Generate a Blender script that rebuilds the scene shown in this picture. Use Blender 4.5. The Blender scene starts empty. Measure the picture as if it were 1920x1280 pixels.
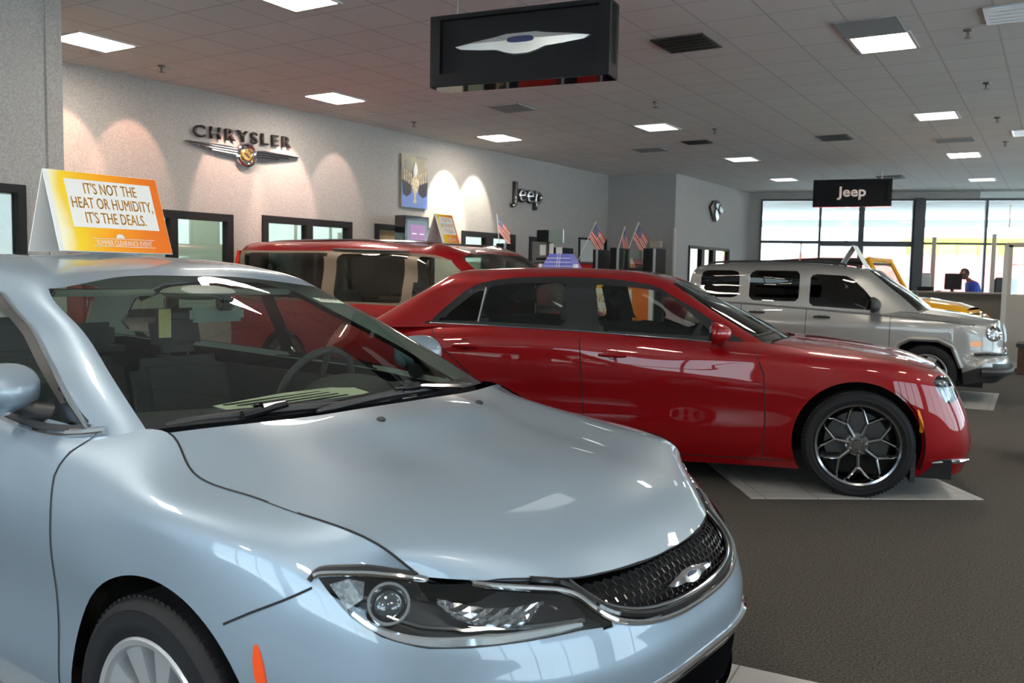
import bpy, bmesh, math, random
import numpy as np
from mathutils import Vector, Matrix
from mathutils.bvhtree import BVHTree
random.seed(7)
SC = bpy.context.scene
COL = SC.collection
PI = math.pi

# ------------------------------------------------------------------ camera
CAM_H, CAM_F = 1.47, 1667.0
YAW, PITCH, ROLL = .549, -.076, -.018
def cam_matrix():
    c, s = math.cos, math.sin
    Rr = Matrix(((c(ROLL), 0, s(ROLL)), (0, 1, 0), (-s(ROLL), 0, c(ROLL))))
    Rp = Matrix(((1, 0, 0), (0, c(PITCH), -s(PITCH)), (0, s(PITCH), c(PITCH))))
    Ry = Matrix(((c(YAW), -s(YAW), 0), (s(YAW), c(YAW), 0), (0, 0, 1)))
    return Ry @ Rp @ Rr
CM = cam_matrix()
cd = bpy.data.cameras.new('camera')
cam = bpy.data.objects.new('camera', cd); COL.objects.link(cam)
cd.sensor_width = 36; cd.lens = CAM_F * 36 / 1920; cd.clip_start = .05; cd.clip_end = 300
B = CM @ Matrix(((1, 0, 0), (0, 0, -1), (0, 1, 0)))
cam.matrix_world = Matrix.Translation((0, 0, CAM_H)) @ B.to_4x4()
cd.dof.use_dof = True; cd.dof.focus_distance = 3.6; cd.dof.aperture_fstop = 6.3
SC.camera = cam
def ray(u, v): return CM @ Vector((u - 960, CAM_F, -(v - 640)))
EYE = Vector((0, 0, CAM_H))
def on_z(u, v, z): r = ray(u, v); return EYE + r * ((z - CAM_H) / r.z)
def on_plane(u, v, p, n):
    r = ray(u, v); n = Vector(n); return EYE + r * ((Vector(p) - EYE).dot(n) / r.dot(n))

# ------------------------------------------------------------------ view, world, daylight
SC.view_settings.view_transform = 'Standard'
SC.view_settings.look = 'None'
SC.view_settings.exposure = 0.0
SC.view_settings.gamma = 1.0
SC.view_settings.use_curve_mapping = False
SC.cycles.max_bounces = 10; SC.cycles.glossy_bounces = 5; SC.cycles.transparent_max_bounces = 16
SC.cycles.transmission_bounces = 6; SC.cycles.diffuse_bounces = 4
SC.cycles.sample_clamp_indirect = 6.0
SC.cycles.caustics_reflective = False; SC.cycles.caustics_refractive = False
SC.cycles.use_denoising = True
W = bpy.data.worlds.new('sky'); SC.world = W; W.use_nodes = True
nt = W.node_tree; nt.nodes.clear()
bg = nt.nodes.new('ShaderNodeBackground'); wo = nt.nodes.new('ShaderNodeOutputWorld')
tc = nt.nodes.new('ShaderNodeTexCoord'); sp = nt.nodes.new('ShaderNodeSeparateXYZ')
rp = nt.nodes.new('ShaderNodeValToRGB')
rp.color_ramp.elements[0].position = .0; rp.color_ramp.elements[0].color = (.84, .92, 1.0, 1)
rp.color_ramp.elements[1].position = .6; rp.color_ramp.elements[1].color = (.38, .64, 1.0, 1)
nt.links.new(tc.outputs['Generated'], sp.inputs[0]); nt.links.new(sp.outputs['Z'], rp.inputs[0])
nt.links.new(rp.outputs[0], bg.inputs[0]); nt.links.new(bg.outputs[0], wo.inputs[0])
bg.inputs[1].default_value = 7.0

sd = bpy.data.lights.new('sun', 'SUN'); sd.energy = 34; sd.angle = math.radians(1); sd.color = (1., .96, .88)
so = bpy.data.objects.new('sun', sd); COL.objects.link(so); so.location = (0, 60, 60); so.rotation_euler = Vector((.16, -.40, -.90)).to_track_quat('-Z', 'Y').to_euler()

# ------------------------------------------------------------------ tags, materials, mesh helpers
def tag(o, label=None, cat=None, group=None, kind=None):
    if label: o['label'] = label
    if cat: o['category'] = cat
    if group: o['group'] = group
    if kind: o['kind'] = kind
    return o
def empty(name, loc=(0, 0, 0), rz=0):
    o = bpy.data.objects.new(name, None); COL.objects.link(o)
    o.location = loc; o.rotation_euler = (0, 0, rz); o.empty_display_size = .1
    return o
def mesh_obj(name, verts, faces, m=None, parent=None, smooth=True, normals=None):
    me = bpy.data.meshes.new(name); me.from_pydata([tuple(v) for v in verts], [], [tuple(f) for f in faces])
    if smooth: me.polygons.foreach_set('use_smooth', [True] * len(me.polygons))
    me.update()
    if normals is not None: me.normals_split_custom_set_from_vertices([tuple(n) for n in normals])
    if m: me.materials.append(m)
    o = bpy.data.objects.new(name, me); COL.objects.link(o); o.parent = parent
    return o
def bm_obj(name, bm, m=None, parent=None, smooth=False):
    bmesh.ops.recalc_face_normals(bm, faces=bm.faces)
    me = bpy.data.meshes.new(name); bm.to_mesh(me); bm.free()
    if smooth:
        me.polygons.foreach_set('use_smooth', [True] * len(me.polygons))
        if smooth != 'full': me.set_sharp_from_angle(angle=math.radians(38))
    if m: me.materials.append(m)
    o = bpy.data.objects.new(name, me); COL.objects.link(o); o.parent = parent
    return o
def mat(name, col, rough=.6, metal=0., coat=0., coat_r=.03, emit=None, es=1., spec=.5, sheen=0., bump=None, noise=None):
    m = bpy.data.materials.new(name); m.use_nodes = True
    nt = m.node_tree; p = nt.nodes['Principled BSDF']
    p.inputs['Base Color'].default_value = (*col, 1); p.inputs['Roughness'].default_value = rough
    p.inputs['Metallic'].default_value = metal; p.inputs['Coat Weight'].default_value = coat
    p.inputs['Coat Roughness'].default_value = coat_r; p.inputs['Specular IOR Level'].default_value = spec
    if emit: p.inputs['Emission Color'].default_value = (*emit, 1); p.inputs['Emission Strength'].default_value = es
    if noise:   # (scale, darker colour, stretch)
        tcn = nt.nodes.new('ShaderNodeTexCoord'); nz = nt.nodes.new('ShaderNodeTexNoise'); mx = nt.nodes.new('ShaderNodeMix'); mx.data_type = 'RGBA'
        nz.inputs['Scale'].default_value = noise[0]; nz.inputs['Detail'].default_value = 4
        mp = nt.nodes.new('ShaderNodeMapping'); mp.inputs['Scale'].default_value = noise[2] if len(noise) > 2 else (1, 1, 1)
        rr = nt.nodes.new('ShaderNodeValToRGB'); rr.color_ramp.elements[0].position = .35; rr.color_ramp.elements[1].position = .65
        nt.links.new(tcn.outputs['Object'], mp.inputs[0]); nt.links.new(mp.outputs[0], nz.inputs['Vector'])
        nt.links.new(nz.outputs['Fac'], rr.inputs[0]); nt.links.new(rr.outputs[0], mx.inputs[0])
        mx.inputs[6].default_value = (*noise[1], 1); mx.inputs[7].default_value = (*col, 1)
        nt.links.new(mx.outputs[2], p.inputs['Base Color'])
        if bump:
            bp = nt.nodes.new('ShaderNodeBump'); bp.inputs['Strength'].default_value = bump; bp.inputs['Distance'].default_value = .01
            nt.links.new(nz.outputs['Fac'], bp.inputs['Height']); nt.links.new(bp.outputs[0], p.inputs['Normal'])
    return m
def two_sided(m, back, rough=.8):
    """sheet metal painted outside, trimmed inside"""
    nt = m.node_tree; p = nt.nodes['Principled BSDF']; out = nt.nodes['Material Output']
    g = nt.nodes.new('ShaderNodeNewGeometry'); d = nt.nodes.new('ShaderNodeBsdfDiffuse'); mx = nt.nodes.new('ShaderNodeMixShader')
    d.inputs[0].default_value = (*back, 1)
    nt.links.new(g.outputs['Backfacing'], mx.inputs[0]); nt.links.new(p.outputs[0], mx.inputs[1]); nt.links.new(d.outputs[0], mx.inputs[2])
    nt.links.new(mx.outputs[0], out.inputs[0])
    return m
def glass(name, tint=(.8, .9, .85), refl=1., dirt=0.):
    m = bpy.data.materials.new(name); m.use_nodes = True
    nt = m.node_tree; nt.nodes.clear()
    o = nt.nodes.new('ShaderNodeOutputMaterial'); t = nt.nodes.new('ShaderNodeBsdfTransparent'); g = nt.nodes.new('ShaderNodeBsdfGlossy')
    lw = nt.nodes.new('ShaderNodeLayerWeight'); lw.inputs[0].default_value = .5; mx = nt.nodes.new('ShaderNodeMixShader')
    pw = nt.nodes.new('ShaderNodeMath'); pw.operation = 'POWER'; pw.inputs[1].default_value = 5
    mm = nt.nodes.new('ShaderNodeMath'); mm.operation = 'MULTIPLY_ADD'; mm.inputs[1].default_value = .92; mm.inputs[2].default_value = .08 * refl; mm.use_clamp = True
    g.inputs['Roughness'].default_value = .01; t.inputs[0].default_value = (*tint, 1)
    nt.links.new(lw.outputs['Facing'], pw.inputs[0]); nt.links.new(pw.outputs[0], mm.inputs[0]); nt.links.new(mm.outputs[0], mx.inputs[0])
    nt.links.new(t.outputs[0], mx.inputs[1]); nt.links.new(g.outputs[0], mx.inputs[2]); nt.links.new(mx.outputs[0], o.inputs[0])
    return m
def add_box(bm, a, b, M=None):
    x0, y0, z0 = a; x1, y1, z1 = b
    vs = [bm.verts.new((M @ Vector(p)) if M else p) for p in ((x0, y0, z0), (x1, y0, z0), (x1, y1, z0), (x0, y1, z0), (x0, y0, z1), (x1, y0, z1), (x1, y1, z1), (x0, y1, z1))]
    for f in ((3, 2, 1, 0), (4, 5, 6, 7), (0, 1, 5, 4), (1, 2, 6, 5), (2, 3, 7, 6), (3, 0, 4, 7)): bm.faces.new([vs[i] for i in f])
    return vs
def box(name, a, b, m, parent=None, bevel=0., M=None):
    bm = bmesh.new(); add_box(bm, a, b, M)
    if bevel: bmesh.ops.bevel(bm, geom=bm.edges[:], offset=bevel, segments=2, affect='EDGES')
    return bm_obj(name, bm, m, parent, smooth=bool(bevel))
def add_tube(bm, pts, r, seg=8, closed=False, cap=True):
    pts = [Vector(p) for p in pts]; n = len(pts); rings = []
    rr = r if hasattr(r, '__len__') else [r] * n
    up = None
    for i, p in enumerate(pts):
        a = pts[(i - 1) % n] if (closed or i > 0) else p; b = pts[(i + 1) % n] if (closed or i < n - 1) else p
        t = (b - a).normalized()
        if up is None: up = t.orthogonal().normalized()
        up = (up - t * up.dot(t)); up = up.normalized() if up.length > 1e-6 else t.orthogonal().normalized()
        s = t.cross(up)
        rings.append([bm.verts.new(p + (up * math.cos(k * 2 * PI / seg) + s * math.sin(k * 2 * PI / seg)) * rr[i]) for k in range(seg)])
    for i in range(n if closed else n - 1):
        A, Bq = rings[i], rings[(i + 1) % n]
        for k in range(seg): bm.faces.new((A[k], A[(k + 1) % seg], Bq[(k + 1) % seg], Bq[k]))
    if cap and not closed: bm.faces.new(rings[0][::-1]); bm.faces.new(rings[-1])
def tube(name, pts, r, m, parent=None, seg=8, closed=False):
    bm = bmesh.new(); add_tube(bm, pts, r, seg, closed); return bm_obj(name, bm, m, parent, smooth=True)
def add_lathe(bm, prof, seg=32, M=None, close=False):
    """prof: (radius, height) around local z"""
    rings = []
    for r, h in prof:
        rings.append([bm.verts.new((M @ Vector((r * math.cos(k * 2 * PI / seg), r * math.sin(k * 2 * PI / seg), h))) if M else (r * math.cos(k * 2 * PI / seg), r * math.sin(k * 2 * PI / seg), h)) for k in range(seg)])
    n = len(rings)
    for i in range(n if close else n - 1):
        A, Bq = rings[i], rings[(i + 1) % n]
        for k in range(seg): bm.faces.new((A[k], A[(k + 1) % seg], Bq[(k + 1) % seg], Bq[k]))
    return rings
def add_prism(bm, poly, z0, z1, M=None):
    T = (lambda p: M @ Vector(p)) if M else (lambda p: p)
    a = [bm.verts.new(T((x, y, z0))) for x, y in poly]; b = [bm.verts.new(T((x, y, z1))) for x, y in poly]
    n = len(poly)
    bm.faces.new(a[::-1]); bm.faces.new(b)
    for i in range(n): bm.faces.new((a[i], a[(i + 1) % n], b[(i + 1) % n], b[i]))
def smooth_closed(pts, it=2):
    for _ in range(it):
        q = []
        for i in range(len(pts)):
            a, b = pts[i], pts[(i + 1) % len(pts)]
            q += [tuple(.75 * a[k] + .25 * b[k] for k in range(len(a))), tuple(.25 * a[k] + .75 * b[k] for k in range(len(a)))]
        pts = q
    return pts
def spline(pts, n=8, closed=False):
    pts = [Vector(p) for p in pts]; out = []; N = len(pts)
    for i in range(N if closed else N - 1):
        g = lambda j: pts[j % N] if closed else pts[max(0, min(N - 1, j))]
        p0, p1, p2, p3 = g(i - 1), g(i), g(i + 1), g(i + 2)
        for k in range(n):
            t = k / n
            out.append(.5 * ((2 * p1) + (p2 - p0) * t + (2 * p0 - 5 * p1 + 4 * p2 - p3) * t * t + (3 * p1 - p0 - 3 * p2 + p3) * t ** 3))
    if not closed: out.append(pts[-1])
    return out
def text_mesh(s, size=1., bold=0., sx=1., space=1.):
    """letters as a bmesh in the xz plane, centred, 'size' tall capitals; built-in font"""
    cu = bpy.data.curves.new('lettering', 'FONT'); cu.body = s; cu.align_x = 'CENTER'; cu.size = size / .69; cu.offset = bold; cu.space_character = space
    cu.resolution_u = 3; cu.fill_mode = 'FRONT'
    o = bpy.data.objects.new('lettering', cu); COL.objects.link(o)
    dg = bpy.context.evaluated_depsgraph_get(); me = bpy.data.meshes.new_from_object(o.evaluated_get(dg))
    bpy.data.objects.remove(o); bpy.data.curves.remove(cu)
    bm = bmesh.new(); bm.from_mesh(me); bpy.data.meshes.remove(me)
    bmesh.ops.remove_doubles(bm, verts=bm.verts, dist=1e-5)
    for v in bm.verts: v.co = Vector((v.co.x * sx, 0, v.co.y))
    return bm
def text_obj(name, s, size, M, m, parent, depth=.0, bold=0., sx=1., space=1., smear=0.):
    bm = text_mesh(s, size, bold, sx, space)
    if smear:      # heavier strokes
        for dx, dz in ((smear, 0), (2 * smear, 0), (smear, smear * .6)):
            r = bmesh.ops.duplicate(bm, geom=[f for f in bm.faces if not f.tag]); 
            for g in r['geom']:
                if isinstance(g, bmesh.types.BMVert): g.co.x += dx - smear; g.co.z += dz
            for g in r['geom']:
                if isinstance(g, bmesh.types.BMFace): g.tag = True
    if depth:
        r = bmesh.ops.extrude_face_region(bm, geom=bm.faces[:])
        for g in r['geom']:
            if isinstance(g, bmesh.types.BMVert): g.co.y -= depth
    for v in bm.verts: v.co = M @ v.co
    return bm_obj(name, bm, m, parent)
def copy_tree(o, parent=None):
    c = o.copy(); COL.objects.link(c); c.parent = parent
    for ch in list(o.children): copy_tree(ch, c)
    return c
def frame_M(origin, xdir, zdir=(0, 0, 1)):
    """local x along xdir, z up; y points away from the reader"""
    x = Vector(xdir).normalized(); z = Vector(zdir).normalized(); y = z.cross(x).normalized(); z = x.cross(y)
    M = Matrix((x, y, z)).transposed().to_4x4(); M.translation = Vector(origin); return M
# ------------------------------------------------------------------ materials of the building
CEIL = 3.78
def tile_material(name, base, line, w, d, ox, oy, lw=.012, rot=0., rough=.9, var=.04, bump=0.):
    m = bpy.data.materials.new(name); m.use_nodes = True; nt = m.node_tree; p = nt.nodes['Principled BSDF']; p.inputs['Roughness'].default_value = rough
    L = nt.links.new; N = nt.nodes.new
    tcn = N('ShaderNodeTexCoord'); mp = N('ShaderNodeMapping'); mp.inputs['Location'].default_value = (ox, oy, 0); mp.inputs['Rotation'].default_value = (0, 0, rot)
    L(tcn.outputs['Object'], mp.inputs[0]); sx = N('ShaderNodeSeparateXYZ'); L(mp.outputs[0], sx.inputs[0])
    def m_(op, a, b=None, c=None):
        n = N('ShaderNodeMath'); n.operation = op
        for i, v in enumerate((a, b, c)):
            if v is None: continue
            if isinstance(v, (int, float)): n.inputs[i].default_value = v
            else: L(v, n.inputs[i])
        return n.outputs[0]
    fs = []
    ids = []
    for ax, size in (('X', w), ('Y', d)):
        q = m_('DIVIDE', sx.outputs[ax], size); fr = m_('FRACT', q); ids.append(m_('FLOOR', q))
        e = m_('MINIMUM', fr, m_('SUBTRACT', 1., fr)); fs.append(m_('LESS_THAN', m_('MULTIPLY', e, size), lw / 2))
    edge = m_('MAXIMUM', fs[0], fs[1])
    cx = N('ShaderNodeCombineXYZ'); L(ids[0], cx.inputs[0]); L(ids[1], cx.inputs[1])
    wn = N('ShaderNodeTexWhiteNoise'); wn.noise_dimensions = '2D'; L(cx.outputs[0], wn.inputs['Vector'])
    nz = N('ShaderNodeTexNoise'); nz.inputs['Scale'].default_value = 60; L(tcn.outputs['Object'], nz.inputs['Vector'])
    val = m_('ADD', m_('MULTIPLY_ADD', wn.outputs['Value'], var, 1 - var / 2), m_('MULTIPLY_ADD', nz.outputs['Fac'], .1, -.05))
    mx = N('ShaderNodeMix'); mx.data_type = 'RGBA'; mx.inputs[6].default_value = (*base, 1); mx.inputs[7].default_value = (*line, 1); L(edge, mx.inputs[0])
    vm = N('ShaderNodeVectorMath'); vm.operation = 'SCALE'; L(mx.outputs[2], vm.inputs[0]); L(val, vm.inputs['Scale']); L(vm.outputs[0], p.inputs['Base Color'])
    if bump:
        bp = N('ShaderNodeBump'); bp.inputs['Strength'].default_value = bump; bp.inputs['Distance'].default_value = .004; L(edge, bp.inputs['Height']); bp.invert = True; L(bp.outputs[0], p.inputs['Normal'])
    return m
M_CEIL = tile_material('ceiling_tiles', (.86, .81, .76), (.66, .62, .58), .574, .62, .02, .10, lw=.02, bump=.6)
M_WALL = mat('wall_vinyl', (.40, .375, .36), .8, noise=(55, (.30, .28, .27)), bump=.15)
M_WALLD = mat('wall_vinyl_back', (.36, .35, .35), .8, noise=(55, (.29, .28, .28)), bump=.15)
M_CARPET = mat('carpet', (.080, .067, .051), .97, noise=(95, (.018, .015, .011)), bump=.4, sheen=.2)
M_TILE = tile_material('floor_tile', (.40, .39, .37), (.16, .15, .14), .36, .36, .06, .2, lw=.008, rough=.35)
M_BLACK = mat('black_frame', (.014, .013, .014), .6, spec=.2)
M_DARK = mat('dark_frame', (.03, .034, .045), .4)
M_TRIM = mat('white_trim', (.62, .60, .57), .5)
M_LITE = mat('lamp_diffuser', (.9, .9, .85), .5, emit=(1., .90, .76), es=58.)
M_LITE_DIM = mat('lamp_diffuser_dim', (.9, .9, .85), .5, emit=(.95, 1., .93), es=1.6)
M_METAL = mat('brushed_metal', (.55, .55, .55), .3, metal=1.)
M_CHROME = mat('chrome', (.82, .82, .84), .06, metal=1.)
M_CHROMED = mat('dark_chrome', (.30, .30, .32), .10, metal=1.)
M_WHITE = mat('white_card', (.80, .79, .78), .6)
M_PANE = glass('window_pane', (.88, .93, .92), .6)
M_OFFPANE = glass('office_pane', (.68, .74, .70), 1.4)
M_OFFICE = mat('office_wall', (.50, .52, .46), .9)
M_WOOD = mat('office_door_wood', (.50, .36, .17), .5, noise=(6, (.42, .29, .13), (6, 1, .5)))
M_CONC = mat('concrete_ground', (.80, .78, .74), .9)

# ------------------------------------------------------------------ shell
P_WL0, P_WL1 = Vector((-9.93, 3.2, 0)), Vector((-9.02, 18.9, 0))
P_B1, P_B2 = Vector((-7.44, 19.1, 0)), Vector((-7.30, 24.15, 0))
P_F1 = Vector((8.0, 28.9, 0))
def wall(name, a, b, holes=(), m=None, th=.15, z0=0., z1=CEIL, flip=1, sub=None):
    """vertical wall from a to b (room side is the left hand going a->b when flip=1) with rectangular openings (s0, s1, z0, z1)"""
    a, b = Vector(a), Vector(b); d = (b - a); L = d.length; d.normalize(); n = Vector((d.y, -d.x, 0)) * flip   # pointing out of the room
    bm = bmesh.new(); xs = sorted({0., L} | {h[0] for h in holes} | {h[1] for h in holes}); zs = sorted({z0, z1} | {h[2] for h in holes} | {h[3] for h in holes})
    M = Matrix((d, n, Vector((0, 0, 1)))).transposed().to_4x4(); M.translation = a
    for i in range(len(xs) - 1):
        for j in range(len(zs) - 1):
            cx, cz = (xs[i] + xs[i + 1]) / 2, (zs[j] + zs[j + 1]) / 2
            if any(h[0] < cx < h[1] and h[2] < cz < h[3] for h in holes): continue
            add_box(bm, (xs[i], 0, zs[j]), (xs[i + 1], th, zs[j + 1]), M)
    bmesh.ops.remove_doubles(bm, verts=bm.verts, dist=1e-4)
    seen = {}
    for f in bm.faces: seen.setdefault(tuple(sorted(v.index for v in f.verts)), []).append(f)
    bm.verts.index_update(); seen = {}
    for f in bm.faces: seen.setdefault(tuple(sorted(v.index for v in f.verts)), []).append(f)
    for fs in seen.values():
        if len(fs) > 1: bmesh.ops.delete(bm, geom=fs, context='FACES_ONLY')
    o = bm_obj(name, bm, m or M_WALL); tag(o, kind='structure')
    return o, M
floor = box('floor', (-14, -5.4, -.12), (9, 32, 0), M_CARPET); tag(floor, kind='structure')
bm = bmesh.new(); add_box(bm, (-14, -5.6, CEIL), (9, 32, CEIL + .1)); ceiling = bm_obj('ceiling', bm, M_CEIL); tag(ceiling, kind='structure')

dL = (P_WL1 - P_WL0).normalized(); nL = Vector((dL.y, -dL.x, 0))   # nL points into the room (+x)
def wl_s(u, v):   # distance along the left wall of a pixel seen on it
    p = on_plane(u, v, P_WL0, nL); return (p - P_WL0).dot(dL), p.z
def win(name, s0, s1, z0, z1, M, mull=(), fr=.10, mframe=None, pane=None, depth=.12, y0=-.03, transoms=(), door=False):
    """framed glazing set in a wall opening; M is the wall's matrix"""
    root = empty(name); tag(root, kind='structure')
    bm = bmesh.new()
    add_box(bm, (s0, y0, z1 - fr), (s1, y0 + depth, z1), M)
    if z0 > .05: add_box(bm, (s0, y0, z0), (s1, y0 + depth, z0 + fr), M)
    add_box(bm, (s0, y0, z0), (s0 + fr, y0 + depth, z1 - fr), M); add_box(bm, (s1 - fr, y0, z0), (s1, y0 + depth, z1 - fr), M)
    for a, b in mull: add_box(bm, (a, y0, z0), (b, y0 + depth, z1 - fr), M)
    for a, b, c, d in transoms: add_box(bm, (a, y0 + .01, c), (b, y0 + depth - .01, d), M)
    bm_obj('window_frame', bm, mframe or M_BLACK, root)
    bm = bmesh.new(); add_box(bm, (s0 + .02, y0 + depth / 2 - .004, z0 + .01), (s1 - .02, y0 + depth / 2 + .004, z1 - .02), M)
    bm_obj('window_pane', bm, pane or M_OFFPANE, root)
    return root
# left office wall: openings (metres along the wall), glazing, logos
OPEN_L = [(3.5, 5.2, .85, 2.2), (5.7, 7.45, .85, 2.23), (7.97, 9.46, 0, 2.24), (10.24, 11.95, .85, 2.24), (12.46, 13.3, 0, 2.23), (14.43, 15.68, 0, 2.3)]
w_l, ML = wall('wall_left', P_WL0, P_WL1, OPEN_L, flip=-1)
win('window_1', 3.5, 5.2, .85, 2.2, ML, mull=[(4.23, 4.34)])
win('window_2', 5.7, 7.45, .85, 2.23, ML, mull=[(6.50, 6.63)])
win('window_3', 10.24, 11.95, .85, 2.24, ML, mull=[(10.97, 11.2)])
def door_in(name, s0, s1, z1, M, m, handle=True, fr=.09):
    r = empty(name); tag(r, kind='structure')
    bm = bmesh.new(); add_box(bm, (s0, -.03, 0), (s0 + fr, .1, z1), M); add_box(bm, (s1 - fr, -.03, 0), (s1, .1, z1), M); add_box(bm, (s0 + fr, -.03, z1 - fr), (s1 - fr, .1, z1), M)
    bm_obj('door_frame', bm, M_BLACK, r)
    box('door_leaf', (s0 + fr, .03, .01), (s1 - fr, .08, z1 - fr), m, r, M=M)
    if handle: box('door_handle', (s0 + fr + .05, -.03, .98), (s0 + fr + .17, .028, 1.01), M_METAL, r, M=M)
door_in('door_1', 7.97, 9.46, 2.24, ML, M_WOOD)
door_in('door_2', 12.46, 13.3, 2.23, ML, mat('brown_door', (.10, .07, .05), .5))
M_PALEDOOR = mat('pale_door', (.62, .62, .60), .6)
door_in('door_3', 14.43, 15.68, 2.3, ML, M_PALEDOOR, fr=.04)
# offices behind the left wall
back = wall('wall_offices', P_WL0 - nL * 2.6, P_WL1 - nL * 2.6, flip=-1, m=M_OFFICE)[0]
for k, s in enumerate((5.45, 7.7, 9.85, 12.2)):
    q = P_WL0 + dL * s - nL * .2; wall('wall_office_%s' % 'abcd'[k], q - nL * 2.3, q, flip=-1, m=M_OFFICE)
# wall that stands forward at the very left, with its own window
PN0 = Vector((-7.58, 4.72, 0)); PNm = PN0 - dL * 9.9
w_n, MN = wall('wall_left_near', PNm, PN0, [(7.0, 9.55, 0, 2.15)], flip=-1)
win('window_4', 7.0, 9.55, 0, 2.15, MN, fr=.07, mull=[(8.2, 8.3)])
wall('wall_left_return', PN0, P_WL0 + dL * 1.35 - nL * .0, flip=-1)
wall('wall_office_near', PNm - nL * 2., PN0 - nL * 2., flip=-1, m=M_OFFICE)
# projecting block at the far left, then the glazed end wall
wall('wall_far_block', P_WL1, P_B1, flip=-1, m=M_WALLD)
w_b, MB = wall('wall_far_left', P_B1, P_B2, [(.85, 3.6, .9, 2.21)], flip=-1)
win('window_5', .85, 3.6, .9, 2.21, MB, mull=[(1.63, 1.84), (2.38, 2.6)], fr=.07)
wall('wall_office_far', P_B1 - Vector((2.2, 0, 0)), P_B2 - Vector((2.2, 0, 0)), flip=-1, m=M_OFFICE)
w_f, MF = wall('wall_far', P_B2, P_F1, [(.32, 4.19, .12, 3.6), (4.40, 15.2, .12, 3.6)], flip=-1)
wf = win('window_6', .32, 4.19, .12, 3.6, MF, fr=.05, mull=[(1.83, 1.89), (2.83, 2.97)], mframe=M_DARK, pane=M_PANE, transoms=[(.32, 4.15, 2.42, 2.50), (1.89, 2.83, 2.36, 2.42), (2.97, 4.15, 2.36, 2.42), (1.89, 4.15, .2, .35)])
wf = win('window_7', 4.40, 15.2, .12, 3.6, MF, fr=.05, mull=[(5.87, 5.93), (7.5, 7.56), (9.1, 9.16), (10.7, 10.76), (12.3, 12.36)], mframe=M_DARK, pane=M_PANE, transoms=[(4.4, 15.15, 2.42, 2.48)])
tag(box('pillar_far', (4.19, -.12, 0), (4.40, .2, 3.62), M_DARK, M=MF), kind='structure')
# glazed wall behind the photographer and the right-hand wall
w_s, MS = wall('wall_front', (8.0, -5.2, 0), (-8.3, -5.2, 0), [(6.9, 11.0, .12, 3.35), (11.4, 15.6, .12, 3.35)], flip=-1)
for k, (a, b) in enumerate(((6.9, 11.0), (11.4, 15.6))):
    win('window_%d' % (8 + k), a, b, .12, 3.35, MS, fr=.08, mull=[(a + (b - a) * q - .03, a + (b - a) * q + .03) for q in (1 / 3, 2 / 3)], mframe=M_DARK, pane=M_PANE, transoms=[(a, b, 2.15, 2.22)])
w_r, MR = wall('wall_right', P_F1, (8.0, -5.2, 0), [(2., 9., .5, 3.3), (10., 17., .5, 3.3), (18., 25., .5, 3.3), (26., 33., .5, 3.3)], flip=-1)
for k, (a, b) in enumerate(((2., 9.), (10., 17.), (18., 25.), (26., 33.))):
    win('window_%d' % (10 + k), a, b, .5, 3.3, MR, fr=.08, mull=[(a + (b - a) * q - .03, a + (b - a) * q + .03) for q in (.25, .5, .75)], mframe=M_DARK, pane=M_PANE)
# white floor tiles let into the carpet where cars stand
def tiles(name, pts, m=M_TILE):
    bm = bmesh.new(); a = [bm.verts.new((x, y, .006)) for x, y in pts]; b = [bm.verts.new((x, y, -.01)) for x, y in pts]; n = len(pts)
    bm.faces.new(a)
    for i in range(n): bm.faces.new((b[i], b[(i + 1) % n], a[(i + 1) % n], a[i]))
    o = bm_obj(name, bm, m); tag(o, kind='structure'); return o
def strip(name, corner, ang, L, Wd):
    c, s = math.cos(ang), math.sin(ang); o = tiles(name, [(0, 0), (-L, 0), (-L, Wd), (0, Wd)]); o.location = (corner[0], corner[1], 0); o.rotation_euler = (0, 0, ang)
    return o
# ------------------------------------------------------------------ outdoors
tag(box('ground_outside', (-45, 32, -.2), (60, 95, -.05), M_CONC), kind='structure')
tag(box('ground_front', (-45, -50, -.2), (60, -5.5, -.05), M_CONC), kind='structure')
tag(box('ground_side', (8.3, -5.5, -.2), (60, 32, -.05), M_CONC), kind='structure')
M_SOFFIT = mat('canopy_soffit', (.88, .90, .88), .8)
cn = Vector((-.246, .969, 0)); cx = Vector((.969, .246, 0))
Mc = Matrix((cx, cn, Vector((0, 0, 1)))).transposed().to_4x4(); Mc.translation = P_B2
r = empty('canopy'); tag(r, 'pale flat canopy roof outside the glazed end wall', 'canopy')
box('canopy_roof', (-3, .3, 3.62), (16, 9.5, 3.78), M_SOFFIT, r, M=Mc)
box('canopy_fascia', (-3, 9.3, 3.36), (16, 9.5, 3.62), mat('canopy_fascia', (.55, .60, .58), .8), r, M=Mc)
for x in (2.95, 9.2): box('canopy_post', (x, 9.0, -.05), (x + .14, 9.14, 3.62), M_SOFFIT, r, M=Mc)
r = empty('store_building'); tag(r, 'red and yellow building across the lot outside the end windows', 'building')
M_RED = mat('red_render', (.85, .22, .18), .8); M_YEL = mat('yellow_fascia', (.95, .80, .06), .6)
box('wall_face', (1.2, 30, -.05), (40, 40, 3.0), M_RED, r, M=Mc); box('yellow_band', (7.5, 29.7, 3.0), (40, 40, 3.9), M_YEL, r, M=Mc)
box('roof_parapet', (1.2, 29.9, 3.0), (7.4, 40, 3.55), mat('dark_roof', (.25, .25, .22), .8), r, M=Mc)

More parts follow.
